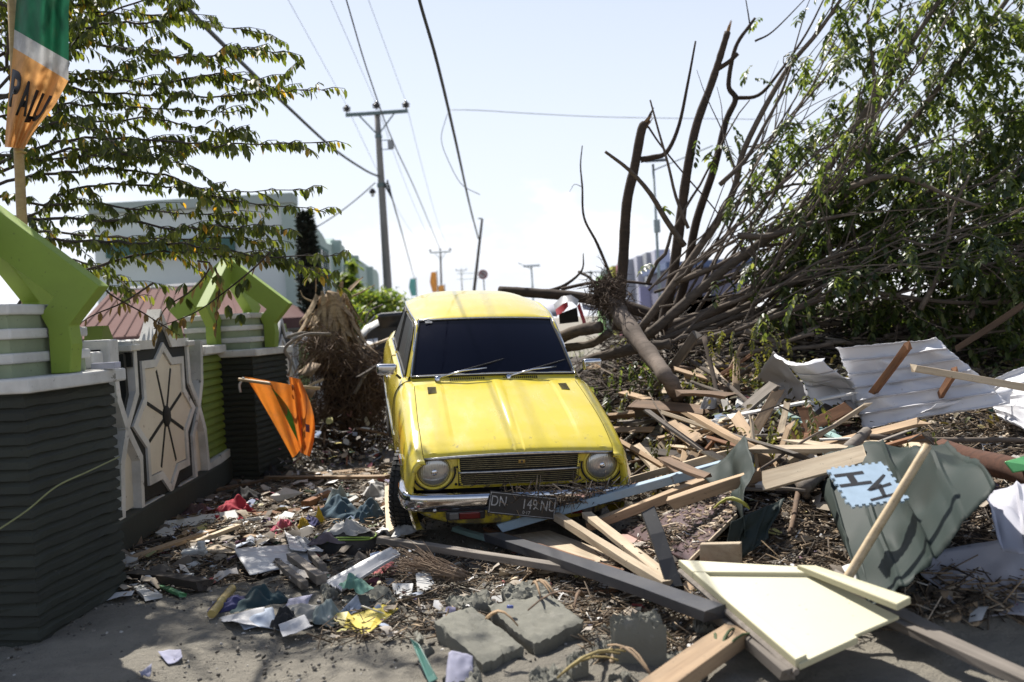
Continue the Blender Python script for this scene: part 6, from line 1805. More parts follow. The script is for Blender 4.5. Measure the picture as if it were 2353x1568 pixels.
def slab(px4, dz, th, label, seed=0, rough=.006, teeth=0, n=16, name='concrete_slab', mat=None):
    """a broken slab: top face through four points, rough broken sides"""
    r = np.random.default_rng(seed)
    c = [hit(x, y, d) for (x, y), d in zip(px4, dz)]
    o_ = (c[0] + c[1] + c[2] + c[3]) / 4
    g = np.linspace(0, 1, n + 1)
    top = np.zeros((n + 1, n + 1, 3))
    eo = [np.convolve(r.normal(0, .03, n + 7), np.ones(5) / 5, 'valid')[:n + 1] for _ in range(4)]
    for j, v in enumerate(g):
        for i, u in enumerate(g):
            p = (c[0] * (1 - u) + c[1] * u) * (1 - v) + (c[3] * (1 - u) + c[2] * u) * v
            ex = (c[1] - c[0]) * ((eo[0][j] if i == 0 else 0) + (eo[1][j] if i == n else 0))
            ey = (c[3] - c[0]) * ((eo[2][i] if j == 0 else 0) + (eo[3][i] if j == n else 0))
            if teeth and j < 2: ey = ey + (c[3] - c[0]) * (-.10 if (i * teeth // n) % 2 else .05)
            q = p + ex + ey - o_
            e = min(u, v, 1 - u, 1 - v)
            top[j, i] = (q.x, q.y, q.z + r.normal(0, rough * .7) + rough * math.sin(5 * u + seed) * math.sin(6 * v + seed * 2) - (.012 if e < .01 else 0) + (r.random() < .06) * -rough * 1.5)
    ring = [(0, i) for i in range(n)] + [(j, n) for j in range(n)] + [(n, n - i) for i in range(n)] + [(n - j, 0) for j in range(n)]
    rows = []
    ctr = top.reshape(-1, 3).mean(0)
    for k in range(5):
        row = []
        for (j, i) in ring:
            p = top[j, i].copy()
            f = k / 4
            p[:2] = ctr[:2] + (p[:2] - ctr[:2]) * (1 + (.015 if 0 < k < 4 else 0) - .10 * f + (r.normal(0, .008) if k else 0))
            p[2] -= th * f + (r.normal(0, .006) if k else 0)
            row.append(tuple(p))
        rows.append(row)
    mb = MB().grid(top, flip=False)
    mb.grid(rows, wrap=True)
    o = mb.build(name, mat or RUB, smooth=True)
    bm = bmesh.new(); bm.from_mesh(o.data)
    bmesh.ops.remove_doubles(bm, verts=bm.verts[:], dist=.0008)
    bmesh.ops.recalc_face_normals(bm, faces=bm.faces[:])
    bm.to_mesh(o.data); bm.free()
    o.data.polygons.foreach_set('use_smooth', [True] * len(o.data.polygons))
    o.data.set_sharp_from_angle(angle=R_(38))
    o.location = o_
    tag(o, label, 'rubble', 'concrete rubble in the foreground')
    return o
slab([(1120, 1390), (1258, 1358), (1338, 1420), (1228, 1478)], (.12, .14, .10, .06), .13, 'large tilted concrete slab carrying a blue bottle cap', 1, .005, 0, 20)
slab([(996, 1421), (1083, 1389), (1201, 1482), (1108, 1520)], (.11, .13, .06, .05), .13, 'tilted concrete slab left of the bottle cap slab', 2, .005, 0, 20)
slab([(1402, 1418), (1505, 1405), (1532, 1430), (1412, 1442)], (.20, .22, .19, .17), .22, 'dark concrete lump under the charcoal beam', 3, .012)
slab([(1150, 1345), (1265, 1332), (1272, 1364), (1165, 1378)], (.10, .11, .09, .08), .10, 'ridged concrete piece behind the bottle cap slab', 4, .009, 9)
slab([(1022, 1376), (1120, 1352), (1140, 1384), (1052, 1402)], (.07, .08, .06, .05), .08, 'broken concrete piece below the straw bundle', 5, .012)
slab([(1300, 1505), (1345, 1492), (1352, 1520), (1312, 1540)], (.09, .11, .08, .06), .09, 'small upright concrete shard at the bottom middle', 6, .008)
slab([(1215, 1540), (1300, 1528), (1320, 1566), (1225, 1580)], (.05, .05, .03, .03), .07, 'concrete fragment at the bottom edge', 7, .010)
slab([(1360, 1478), (1398, 1470), (1412, 1496), (1372, 1505)], (.05, .05, .04, .04), .06, 'small concrete fragment left of the dark lump', 8, .008)
slab([(1592, 1420), (1640, 1412), (1650, 1440), (1600, 1450)], (.08, .08, .06, .06), .10, 'concrete block under the cream door corner', 9, .008)
slab([(785, 1362), (895, 1350), (915, 1382), (800, 1398)], (.06, .06, .04, .04), .10, 'sand-covered concrete lump with a green cloth on it', 10, .012)
slab([(735, 1345), (785, 1338), (790, 1362), (742, 1370)], (.05, .05, .03, .03), .08, 'sandy concrete lump beneath the purple paper', 11, .012)
slab([(1515, 1500), (1590, 1488), (1600, 1520), (1530, 1530)], (.04, .05, .03, .03), .06, 'half-buried concrete lump right of the dark one', 12, .010)
slab([(1030, 1530), (1095, 1518), (1110, 1560), (1040, 1575)], (.05, .06, .03, .03), .08, 'concrete shard with torn paper at the bottom', 13, .010)
for k in range(22):   # smaller broken bits round the slabs
    px, py = rng.uniform(960, 1640), rng.uniform(1430, 1562)
    w_, h_ = rng.uniform(10, 26), rng.uniform(5, 12)
    zone = 'left of the two slabs' if px < 1080 else ('in front of the slabs' if px < 1330 else 'around the dark concrete lump')
    slab([(px - w_, py), (px + rng.uniform(-8, 8), py - h_), (px + w_, py + rng.uniform(-4, 4)), (px + rng.uniform(-8, 8), py + h_)], [rng.uniform(.02, .06) for _ in range(4)], .06, f'small broken concrete bit {zone}', 30 + k, .006, 0, 6, 'concrete_bit')
p = hit(1172, 1398, .135)
o = MB().lathe([(.0005, .014), (.013, .014), (.0155, .012), (.016, 0), (.0005, 0)], 20).build('bottle_cap', plain('cap_blue', (.09, .13, .42), .4), smooth=True, auto=40)
o.matrix_world = Matrix.Translation(p) @ Euler((R_(-14), R_(6), 0)).to_matrix().to_4x4()
tag(o, 'round blue bottle cap on the tilted slab', 'bottle cap')
# corn-husk like torn strips on the slab
def husk(px, py, dz, L, ang, label, mat=None, n=3):
    p = hit(px, py, dz)
    mb = MB()
    for k in range(n):
        a = ang + rng.normal(0, .25)
        d = Vector((math.cos(a), math.sin(a), rng.uniform(-.05, .2)))
        s = Vector((-d.y, d.x, .3)).normalized() * rng.uniform(.003, .009)
        c = [d * L * t + Vector((0, 0, .05 * math.sin(3 * t))) for t in np.linspace(0, 1, 6)]
        mb.grid([[q - s * w, q + Vector((0, 0, .006)), q + s * w] for q, w in zip(c, (.6, 1, 1.2, 1, .7, .2))])
    o = mb.build('dry_husk', mat or wood('dry_husk', (.50, .34, .19), (.34, .21, .11), .8, .3), smooth=True)
    o.location = p
    m = o.modifiers.new('thickness', 'SOLIDIFY'); m.thickness = .002
    tag(o, label, 'husk', 'dry husks and stalks')
husk(1222, 1345, .16, .26, -1.4, 'curled brown husk on the large slab')
husk(1340, 1370, .20, .40, -1.9, 'long purple-brown stalk leaning on the large slab', W_BROWN, 2)
husk(1190, 1440, .16, .14, 2.6, 'small curled husk on the left slab')
husk(1545, 1470, .10, .26, 2.2, 'green-yellow stalk beside the rounded lump', DRYST, 2)
husk(1500, 1560, .06, .28, 2.0, 'brown stalk standing at the bottom middle', W_TAN, 2)
husk(1280, 1560, .04, .30, .4, 'thin yellow stalks at the bottom edge', DRYST, 3)
husk(1640, 1170, .30, .20, -.9, 'yellow-green wilted leaf hanging before the tan timber', plain('wilted_leaf', (.34, .33, .05), .6), 3)
husk(1650, 1520, .08, .3, 1.0, 'few dull green blades left of the cream door', plain('grass_blade', (.05, .08, .02), .7), 3)

# straw broom bundle
def broom():
    a, b = hit(960, 1300, .10), hit(1062, 1325, .06)
    t = thing('straw_bundle', 'bundle of straw bristles tied like a broom under the grey plank', 'broom', loc=b)
    d = (a - b); L = d.length; d.normalize()
    straw = wood('straw', (.34, .24, .16), (.20, .135, .09), .85, .3)
    mb = MB()
    for k in range(160):
        o1 = Vector((rng.normal(0, .014), rng.normal(0, .014), rng.normal(0, .014)))
        o2 = Vector((rng.normal(0, .05), rng.normal(0, .05), rng.normal(0, .045)))
        mb.tube([o1, d * L * .5 + o1 * 1.6 + o2 * .2, d * L * rng.uniform(.85, 1.5) + o2 * 1.2], [.0035, .003, .0015], 4, cap=False)
    mb.build('bristles', straw, t)['kind'] = 'stuff'
    for s in (.04, .10):
        MB().lathe([(.036, -.008), (.039, 0), (.036, .008)], 14).build('tie', W_TAN, t, M=Matrix.Translation(d * s) @ d.to_track_quat('Z', 'Y').to_matrix().to_4x4())
broom()

# ---------------------------------------------------------------- clothes, papers, plastics on the left
def heap(px, py, w, d, h, mat, name, label, cat, seed=0, dz=0., folds=6, rot=None, sharp=1.):
    """crumpled cloth or bag: a low ragged sheet with sharp irregular folds"""
    r = np.random.default_rng(seed + 500)
    p = hit(px, py, dz)
    if rot is None: rot = r.uniform(0, 3.14)
    N = 40
    g = np.linspace(-1, 1, N + 1)
    U, V = np.meshgrid(g, g)
    # square to ragged disc
    X = U * np.sqrt(1 - V ** 2 / 2); Y = V * np.sqrt(1 - U ** 2 / 2)
    A = np.arctan2(Y, X); Rr = np.hypot(X, Y)
    ph = r.uniform(0, 6.28, 8)
    R0 = 1 + .20 * np.sin(2 * A + ph[0]) + .16 * np.sin(3 * A + ph[1]) + .12 * np.sin(5 * A + ph[2]) + .07 * np.sin(8 * A + ph[3])
    X, Y = X * R0, Y * R0
    Z = h * .55 * np.exp(-((X - r.uniform(-.3, .3)) ** 2 + (Y - r.uniform(-.3, .3)) ** 2) * 1.6)
    for k in range(3):
        Z = Z + h * .5 * r.uniform(.2, 1) * np.exp(-((X - r.uniform(-.7, .7)) ** 2 + (Y - r.uniform(-.7, .7)) ** 2) * 7)
    for k in range(folds + 8):
        a, f = r.uniform(0, 3.14), r.uniform(4, 15)
        wx = X + .18 * np.sin(4 * Y + r.uniform(0, 6.28)); wy = Y + .18 * np.sin(4 * X + r.uniform(0, 6.28))
        s = np.sin((wx * math.cos(a) + wy * math.sin(a)) * f + r.uniform(0, 6.28))
        loc = np.exp(-((X - r.uniform(-.8, .8)) ** 2 + (Y - r.uniform(-.8, .8)) ** 2) * 2.2)
        Z = Z + h * .22 * sharp * (.5 + .5 * s) ** 1.8 * loc
    edge = np.clip((1 - Rr) / .12, 0, 1)
    Z = Z * (.25 + .75 * edge) + .006
    G = np.stack([X * w / 2, Y * d / 2, Z], -1)
    o = MB().grid(G).build(name, mat, smooth=True)
    o.matrix_world = Matrix.Translation(p) @ Matrix.Rotation(rot, 4, 'Z')
    tag(o, label, cat)
    return o
C_RED = cloth('red_cloth', (.42, .025, .05)); C_BLACK = cloth('black_cloth', (.022, .022, .024)); C_BLUE = cloth('slate_blue_cloth', (.06, .11, .15)); C_NAVY = cloth('navy_cloth', (.03, .03, .13))
C_GREYB = cloth('grey_green_cloth', (.22, .27, .27)); C_WHITE = cloth('white_cloth', (.66, .65, .63)); C_PINK = cloth('pink_cloth', (.48, .10, .15)); C_KHAKI = cloth('taupe_cloth', (.24, .20, .17)); C_TEAL = cloth('sea_green_cloth', (.12, .27, .22)); C_YEL = cloth('yellow_cloth', (.70, .46, .03))
heap(540, 1188, .36, .26, .10, C_RED, 'red_cloth', 'crumpled bright red garment before the star wall', 'clothes', 1)
heap(500, 1200, .22, .2, .05, C_RED, 'red_cloth', 'trailing dark red sleeve of cloth left of the red garment', 'clothes', 2)
heap(560, 1158, .42, .26, .09, C_BLACK, 'black_cloth', 'black crumpled garment behind the red one', 'clothes', 3)
heap(620, 1100, .25, .2, .08, C_BLACK, 'black_cloth', 'black plastic rag on the tan plank', 'clothes', 33)
heap(445, 1190, .26, .2, .07, cloth('dull_maroon_cloth', (.10, .05, .055)), 'dark_cloth', 'dull maroon bundle at the star wall foot', 'clothes', 4)
heap(790, 1195, .46, .30, .10, C_BLUE, 'blue_cloth', 'slate-blue trousers above the backpack', 'clothes', 5)
heap(845, 1200, .26, .26, .11, C_BLUE, 'blue_cloth', 'dark blue cloth right beside the backpack', 'clothes', 6)
heap(785, 1160, .30, .2, .10, None or cloth('plaid_shirt', (.30, .36, .36)), 'plaid_shirt', 'grey-green plaid shirt left of the white bag', 'clothes', 7)
heap(855, 1148, .28, .26, .13, C_WHITE, 'white_bag', 'bright white plastic bag against the front tyre', 'bag', 8, sharp=.5)
heap(930, 1222, .34, .2, .05, C_WHITE, 'white_sheet', 'white paper sheet below the bumper corner', 'paper', 9, .05, 4, sharp=.6)
heap(715, 1215, .26, .14, .06, C_NAVY, 'navy_cloth', 'navy cloth with yellow trim left of the backpack', 'clothes', 10)
heap(700, 1222, .12, .08, .07, C_YEL, 'yellow_cloth', 'yellow scrap of the navy cloth', 'clothes', 11)
heap(735, 1208, .10, .07, .07, C_YEL, 'yellow_cloth', 'yellow lettered patch beside the backpack strap', 'clothes', 12)
heap(650, 1222, .28, .14, .06, C_PINK, 'pink_cloth', 'pink cloth strip right of the plastic bottle', 'clothes', 13)
heap(660, 1250, .26, .18, .06, C_KHAKI, 'taupe_cloth', 'taupe rag under the folded ribbed scrap', 'clothes', 14)
heap(820, 1355, .22, .14, .05, C_TEAL, 'green_cloth', 'sea-green rag draped on the sandy concrete lump', 'clothes', 15, .10)
heap(700, 1420, .26, .16, .06, cloth('bone_cloth', (.40, .38, .34)), 'bone_cloth', 'bone-coloured rag right of the scattered papers', 'clothes', 16)
heap(745, 1428, .22, .16, .07, C_GREYB, 'grey_rag', 'grey crumpled rag left of the yellow flap', 'clothes', 17)
heap(655, 1438, .16, .10, .06, C_BLACK, 'black_shoe', 'small black shoe-like lump by the papers', 'shoe', 18)
heap(600, 1395, .3, .2, .06, cloth('dark_teal_rag', (.02, .05, .06)), 'dark_rag', 'dark teal rag in the shade behind the papers', 'clothes', 19)
heap(535, 1400, .24, .16, .05, cloth('indigo_rag', (.05, .05, .14)), 'indigo_rag', 'indigo rag behind the yellow bamboo piece', 'clothes', 20)
def backpack():
    p = hit(795, 1262, .02)
    t = thing('backpack', 'grey and black backpack with lime-green piping, lying open', 'backpack', loc=p)
    def ell(u, v, w=.23, d=.15, h=.15):
        a = u * 2 * math.pi
        return Vector((w * math.cos(a) * math.cos(v), d * math.sin(a) * math.cos(v), h * math.sin(v) * (1 + .1 * math.sin(3 * a))))
    MB().grid([[ell(j / 32, v) for j in range(32)] for v in np.linspace(-.3, 1.5, 10)], wrap=True).build('bag', C_BLACK, t, smooth=True)
    q = heap(795, 1262, .26, .20, .06, cloth('pale_bag_lining', (.46, .45, .43)), 'front_pocket', None, None, 51, .10)
    q.parent = t; q.matrix_world = Matrix.Translation(Vector((.02, -.03, .105)))
    q = heap(760, 1280, .2, .12, .05, cloth('mauve_mesh', (.16, .13, .15)), 'mesh_pocket', None, None, 52, .10)
    q.parent = t; q.matrix_world = Matrix.Translation(Vector((-.10, -.10, .06)))
    lime = plain('lime_piping', (.30, .45, .08), .6)
    for pts in ([ell(u, .55) * 1.03 for u in np.linspace(.45, 1.05, 18)], [Vector((-.20, -.04, .08)), Vector((-.08, -.11, .10)), Vector((.06, -.12, .10)), Vector((.17, -.07, .08))], [Vector((-.24, .0, .03)), Vector((-.16, -.07, .09)), Vector((-.08, -.04, .14))]):
        MB().tube(smoothpath(pts, 2), .006, 6).build('piping', lime, t, smooth=True)
    MB().tube(smoothpath([Vector((.20, .02, .06)), Vector((.27, .0, .10)), Vector((.29, -.06, .03)), Vector((.22, -.09, .02))], 4), .014, 6).build('strap', C_BLACK, t, smooth=True)
backpack()
# crushed bottle
p, q = hit(575, 1252, .05), hit(578, 1215, .09)
M = Matrix.Translation(p) @ (q - p).to_track_quat('Z', 'Y').to_matrix().to_4x4()
t = thing('plastic_bottle', 'clear crushed plastic water bottle lying among the laths', 'bottle', M=M)
pet, n, l, b = new_mat('clear_plastic'); b.inputs['Base Color'].default_value = (.85, .88, .9, 1); b.inputs['Transmission Weight'].default_value = .75; b.inputs['Roughness'].default_value = .15
MB().lathe([(.0005, 0), (.026, .002), (.031, .01), (.030, .04), (.028, .05), (.031, .06), (.029, .09), (.031, .11), (.026, .14), (.013, .17), (.012, .18)], 16).build('shell', pet, t, smooth=True)
MB().lathe([(.014, .175), (.014, .19), (.0005, .191)], 12).build('cap', plain('cap_pale', (.5, .52, .6), .4), t)
MB().lathe([(.0315, .062), (.0315, .095)], 16).build('label_band', plain('label_silver', (.5, .52, .55), .3), t, smooth=True)
# foam blocks
FOAM = plain('styrofoam', (.70, .70, .68), .9, 0, .06, 60)
for k, (px, py, dz, s, rz, lab) in enumerate(((448, 1275, .05, (.15, .09, .08), 10, 'white foam block on the laths by the pillar'), (463, 1255, .12, (.045, .05, .06), 10, 'raised corner of the white foam block'), (440, 1302, .03, (.09, .05, .05), 30, 'small white foam lump before the block'), (490, 1305, .02, (.04, .03, .03), 50, 'tiny foam crumb right of the lump'), (430, 1325, .02, (.07, .04, .03), 5, 'flat foam crumb on the soaked timber'), (405, 1310, .02, (.03, .03, .03), 20, 'tiny foam crumb behind the soaked timber'))):
    o = rubble(px, py, dz, s, (0, 0, rz), lab, False, 60 + k, 'foam_block'); o.data.materials[0] = FOAM
    tag(o, lab, 'foam', 'white foam pieces')
o = rubble(525, 1218, .05, (.09, .06, .06), (-10.0, 0, 20), 'grey stone behind the plastic bottle', False, 80, 'stone'); tag(o, None, 'stone', 'stones')
# papers
PAP = painted('paper_white', (.60, .60, .62), (.45, .42, .38), .58, .85, .45, (.22, .20, .17), 14, .1, .1); PAPV = painted('paper_violet', (.36, .36, .48), (.20, .19, .22), .56, .85, .45, (.20, .19, .18), 18, .1, .1); PAPB = painted('paper_blue', (.40, .46, .56), (.25, .22, .25), .56, .85, .45, (.2, .19, .18), 18, .1, .1)
def paper(px4, mat, label, dz=(.02, .03, .02, .02), seed=0):
    return crumple(px4, dz, mat, 'paper_sheet', label, 16, 14, (0, 0), 0, .016, 4, (0, 0), seed, 'paper', .0012)
paper([(660, 1372), (715, 1358), (702, 1410), (655, 1410)], PAPV, 'violet-shaded booklet page leaning on the sandy lump', (.06, .10, .03, .02), 61)
paper([(500, 1418), (610, 1405), (600, 1440), (535, 1448)], PAP, 'white magazine spread in the shade', seed=62)
paper([(540, 1410), (625, 1398), (640, 1430), (560, 1440)], PAPB, 'blue-tinted page over the magazine', (.03, .04, .03, .03), 63)
paper([(640, 1440), (700, 1425), (720, 1450), (650, 1462)], PAP, 'white page beside the bone-coloured rag', seed=64)
paper([(775, 1405), (815, 1390), (830, 1405), (790, 1420)], PAPB, 'printed leaflet left of the yellow sheet', (.05, .05, .03, .03), 65)
paper([(365, 1505), (415, 1490), (420, 1512), (385, 1520)], PAPV, 'pale paper scrap on bare sand near the pillar', seed=66)
paper([(320, 1545), (352, 1535), (345, 1548), (325, 1555)], PAPV, 'smaller paper scrap at the lower left', seed=67)
paper([(1030, 1500), (1075, 1490), (1090, 1568), (1020, 1590)], PAPV, 'torn violet-grey paper under the left slab', (.10, .12, .02, .02), 68)
paper([(1830, 1020), (1900, 1040), (1885, 1060), (1835, 1045)], PAP, 'bright white sheet left of the brown timber', (.14, .14, .12, .12), 69)
paper([(1735, 975), (1752, 972), (1755, 990), (1738, 992)], PAP, 'small white card beside the wilted sprig', (.16, .16, .14, .14), 70)
paper([(885, 1330), (915, 1328), (912, 1345), (890, 1348)], PAP, 'white scrap right of the corrugated strip', seed=71)
heap(1650, 990, .22, .12, .06, C_WHITE, 'plastic_bag', 'white and blue plastic bag in the heap behind the blue beam', 'bag', 21, .1)
heap(1840, 1085, .24, .14, .08, C_WHITE, 'plastic_bag', 'crumpled white bag beside the round grey pole', 'bag', 22, .1)
heap(1640, 940, .2, .12, .07, cloth('pale_bag', (.42, .40, .38)), 'plastic_bag', 'grey-white bag near the white plank', 'bag', 23, .1)
heap(1440, 1060, .1, .1, .06, C_GREYB, 'plastic_bag', 'small grey bag by the right headlight', 'bag', 24, .04)
heap(1530, 1320, .12, .06, .03, C_WHITE, 'plastic_bag', 'flattened clear plastic behind the charcoal beam', 'bag', 25, .05)
# ================================================================ flags and wrecks
def cloth_grid(fn, nu, nv): return [[fn(u, v) for u in np.linspace(0, 1, nu)] for v in np.linspace(0, 1, nv)]
def banner():
    y = 6.35
    foot = at(62, 760, y + .05)
    t = thing('city_banner', 'green, white and orange banner furled on a bamboo pole, reading PALU', 'banner', loc=(foot.x, y + .05, 0))
    b0 = Vector((foot.x, y + .05, 0))
    top = at(20, -160, y + .05)
    MB().tube([Vector((0, 0, 0)), at(50, 500, y + .05) - b0, top - b0], [.036, .032, .026], 12).build('pole', wood('yellow_pole', (.42, .30, .12), (.30, .20, .07), .6, .3), t, smooth=True)
    for k in range(5):
        q = Vector((0, 0, 0)).lerp(top - b0, .1 + .14 * k)
        MB().lathe([(.034, -.006), (.040, 0), (.034, .006)], 12, Matrix.Translation(q)).build('node', BAMBOOY, t, smooth=True)
    rows = [(-60, -40, 40, 172), (0, 10, 38, 158), (68, 140, 33, 158), (110, 186, 31, 157), (215, 240, 20, 128), (300, 300, 13, 80), (338, 342, 11, 56)]
    vv = np.linspace(0, 1, len(rows))
    def S(u, v, off=0.):
        lx = np.interp(v, vv, [r[2] for r in rows]); rx = np.interp(v, vv, [r[3] for r in rows])
        ly = np.interp(v, vv, [r[0] for r in rows]); ry = np.interp(v, vv, [r[1] for r in rows])
        px, py = lx + (rx - lx) * u, ly + (ry - ly) * u
        dep = y - .06 - .08 * math.sin(u * 3.1) + .05 * math.sin(u * 10 + v * 2.5) * (1 - .4 * v) + .03 * math.sin(u * 19 + 1)
        return at(px, py, dep - off) - b0
    def seg(v0, v1, name, mat, n):
        MB().grid([[S(u, v) for u in np.linspace(0, 1, 26)] for v in np.linspace(v0, v1, n)]).build(name, mat, t, smooth=True)
    seg(0, vv[2], 'green_field', cloth('banner_green', (.02, .16, .08), .7, .35), 12)
    seg(vv[2], vv[3], 'white_stripe', cloth('banner_white', (.60, .60, .60), .7, .35), 5)
    seg(vv[3], 1, 'orange_field', cloth('banner_orange', (.80, .42, .15), .7, .48), 14)
    ink = plain('banner_ink', (.02, .018, .02), .7)
    # letters laid onto the cloth
    def letter(ch, u0, u1, v0, v1):
        cu = bpy.data.curves.new('letter', 'FONT'); cu.body, cu.size, cu.offset = ch, 1, .035
        tmp = bpy.data.objects.new('tmp', cu); COL.objects.link(tmp)
        bpy.context.view_layer.update()
        me = bpy.data.meshes.new_from_object(tmp.evaluated_get(bpy.context.evaluated_depsgraph_get()))
        bpy.data.objects.remove(tmp)
        co = np.array([v.co[:] for v in me.vertices])
        mn, mx = co.min(0), co.max(0)
        for v in me.vertices:
            a = (v.co.x - mn[0]) / (mx[0] - mn[0]); b = (v.co.y - mn[1]) / (mx[1] - mn[1])
            v.co = S(u0 + (u1 - u0) * a, v1 + (v0 - v1) * b, .012)
        me.materials.clear(); me.materials.append(ink)
        o = bpy.data.objects.new('letter', me); COL.objects.link(o); o.parent = t
        s = o.modifiers.new('weight', 'SOLIDIFY'); s.thickness = .003
    letter('P', .02, .21, .575, .725); letter('A', .23, .50, .595, .76); letter('L', .54, .70, .62, .79); letter('U', .66, .86, .625, .78)
banner()
def orange_flag():
    y = 9.3
    b0 = at(690, 900, y)
    t = thing('orange_flag', 'orange flag with a green swirl drooping from a stick, right of the farther pillar', 'flag', loc=b0)
    A, B, C, D = (562, 866), (652, 888), (684, 1056), (640, 985)
    def S1(u, v, off=0.):
        lx, ly = 562 + (672 - 562) * v ** .9, 866 + (1052 - 866) * v
        rx, ry = 668 + (700 - 668) * v, 884 + (1012 - 884) * v
        px, py = lx + (rx - lx) * u, ly + (ry - ly) * u + 30 * v * u * (1 - u)
        dep = y + .10 * math.sin(u * 5 + v * 2) - .12 * u + .03 * math.sin(u * 16 + v * 5)
        return at(px, py, dep - off) - b0
    def S2(u, v, off=0.):
        lx, ly = 664 + 26 * v, 866 + (1040 - 866) * v
        rx, ry = 690 + 30 * math.sin(v * 2.6) + 6 * v, 872 + (1050 - 872) * v
        px, py = lx + (rx - lx) * u, ly + (ry - ly) * u
        dep = y - .10 + .10 * math.sin(u * 7 + v * 3)
        return at(px, py, dep - off) - b0
    org = cloth('flag_orange', (.95, .30, .04), .8, .5, .12)
    MB().grid([[S1(u, v) for u in np.linspace(0, 1, 26)] for v in np.linspace(0, 1, 22)]).build('field', org, t, smooth=True)
    MB().grid([[S2(u, v) for u in np.linspace(0, 1, 18)] for v in np.linspace(0, 1, 22)]).build('folded_field', org, t, smooth=True)
    MB().grid([[S1(.50 + .16 * math.sin(v * 2.2) * (1 - v) + w + .18 * v, .10 + .80 * v, .006) for w in (-.11 * math.sin(v * 3.14) - .004, .11 * math.sin(v * 3.14) + .004)] for v in np.linspace(0, 1, 16)]).build('green_swirl', cloth('flag_green', (.10, .36, .04), .8, .2, .1), t, smooth=True)
    pur = cloth('flag_purple', (.13, .06, .20), .8, .1, .1)
    for v0, v1, u0 in ((.52, .62, .3), (.60, .70, .5), (.66, .78, .25)):
        MB().grid([[S2(u0 + w, v, .006) for w in (0, .22)] for v in np.linspace(v0, v1, 5)]).build('purple_mark', pur, t)
    P = [at(548, 872, y) - b0, at(650, 886, y) - b0, at(735, 893, y) - b0]
    MB().tube(P, .016, 8).build('stick', BAMBOO, t, smooth=True)
    MB().tube(smoothpath([at(560, 868, y) - b0, at(550, 885, y) - b0, at(553, 902, y) - b0], 3), .012, 6).build('tie_rag', C_WHITE, t, smooth=True)
    MB().tube(smoothpath([at(662, 862, y - .1) - b0, at(668, 830, y) - b0, at(655, 800, y) - b0, at(700, 770, y) - b0, at(760, 768, y) - b0], 4), .016, 6).build('upper_stick', W_GREY, t, smooth=True)
orange_flag()
# far small flags
for px, py, h, c, lab in ((956, 640, 40, (.10, .30, .30), 'tiny teal flag far down the street'), (1004, 625, 46, (.60, .26, .06), 'tiny orange pennant far down the street'), (1022, 656, 16, (.62, .30, .08), 'tiny orange banner beside the second pole')):
    yy = 70
    a, b = at(px, py, yy), at(px + 3, py + h, yy)
    t = thing('street_flag', lab, 'flag', loc=(a.x, yy, 0), group='far street flags')
    MB().tube([(0, 0, 0), (0, 0, a.z + .1)], .03, 6).build('pole', STEEL, t)
    hh = a.z - b.z
    MB().grid([[(-.05 - .5 * u * (1 - abs(2 * v - 1) * .3), .08 * math.sin(u * 5 + v * 3), a.z - hh * v) for u in np.linspace(0, 1, 6)] for v in np.linspace(0, 1, 8)]).build('cloth', cloth('flagc_' + str(px), c, .8, .3), t, smooth=True)

# dark wreck behind the yellow car
def wreck():
    c = at(905, 760, 14.5)
    t = thing('wrecked_van', 'dark grey wrecked vehicle half hidden behind the yellow car', 'car', loc=(c.x, 14.5, .1))
    z = c.z - .1
    dg = plain('dark_grey_paint', (.05, .052, .06), .25)
    top = at(890, 722, 14.5).z - .1
    pr = [(-.55, .35), (-.58, z - .1), (-.50, z + .02), (-.28, top - .02), (-.18, top + .02), (.85, top + .04), (1.0, z), (1.05, .35)]
    Mx = Matrix(((1, 0, 0, 0), (0, 0, 1, 0), (0, 1, 0, 0), (0, 0, 0, 1)))
    MB().prism(pr, 0, 2.6, Mx).build('body', dg, t, bevel=.04)
    MB().prism([(-.42, z + .05), (-.24, top - .04), (.80, top - .02), (.92, z + .05)], -.015, .01, Mx).build('windshield', plain('van_glass', (.02, .022, .025), .1), t)
    MB().prism([(-.47, z + .04), (-.26, top - .03), (-.20, top - .02), (-.38, z + .04)], -.03, -.018, Mx).build('pillar_trim', CHROME, t)
    MB().box((.2, -.1, .55), (1.5, .12, .12)).build('bumper', CHROME, t, bevel=.03)
    for sx in (-.35, .8):
        MB().lathe([(.0005, 0), (.10, 0), (.11, .04)], 16, Matrix.Translation((sx, -.03, .8)) @ Matrix.Rotation(R_(90), 4, 'X')).build('headlight', plain('lamp_white', (.6, .6, .6), .2), t)
    for sx in (-.45, .95):
        MB().lathe([(.15, -.09), (.28, -.1), (.31, 0), (.28, .1), (.15, .09)], 20, Matrix.Translation((sx, .6, .2)) @ Matrix.Rotation(R_(90), 4, 'Y')).build('wheel', RUBBER, t, smooth=True)
wreck()
def free_sheet(pts, mat, name, label, cat, th=.006):
    P = [[Vector(q) for q in row] for row in pts]
    o_ = P[0][0].copy()
    o = MB().grid([[q - o_ for q in row] for row in P]).build(name, mat, smooth=True, auto=40)
    o.location = o_
    s = o.modifiers.new('thickness', 'SOLIDIFY'); s.thickness = th
    tag(o, label, cat)
    return o
free_sheet([[at(822, 775, 13.2), at(838, 750, 13.2), at(868, 735, 13.3)], [at(835, 778, 13.0), at(852, 760, 13.0), at(872, 748, 13.1)]], P_WHITE, 'white_scrap', 'glaring white car panel left of the dark wreck', 'panel')
free_sheet([[at(838, 782, 13.0), at(868, 778, 13.0)], [at(838, 800, 12.8), at(868, 796, 12.8)]], P_WHITE, 'white_scrap', 'small white panel under the glaring one', 'panel')
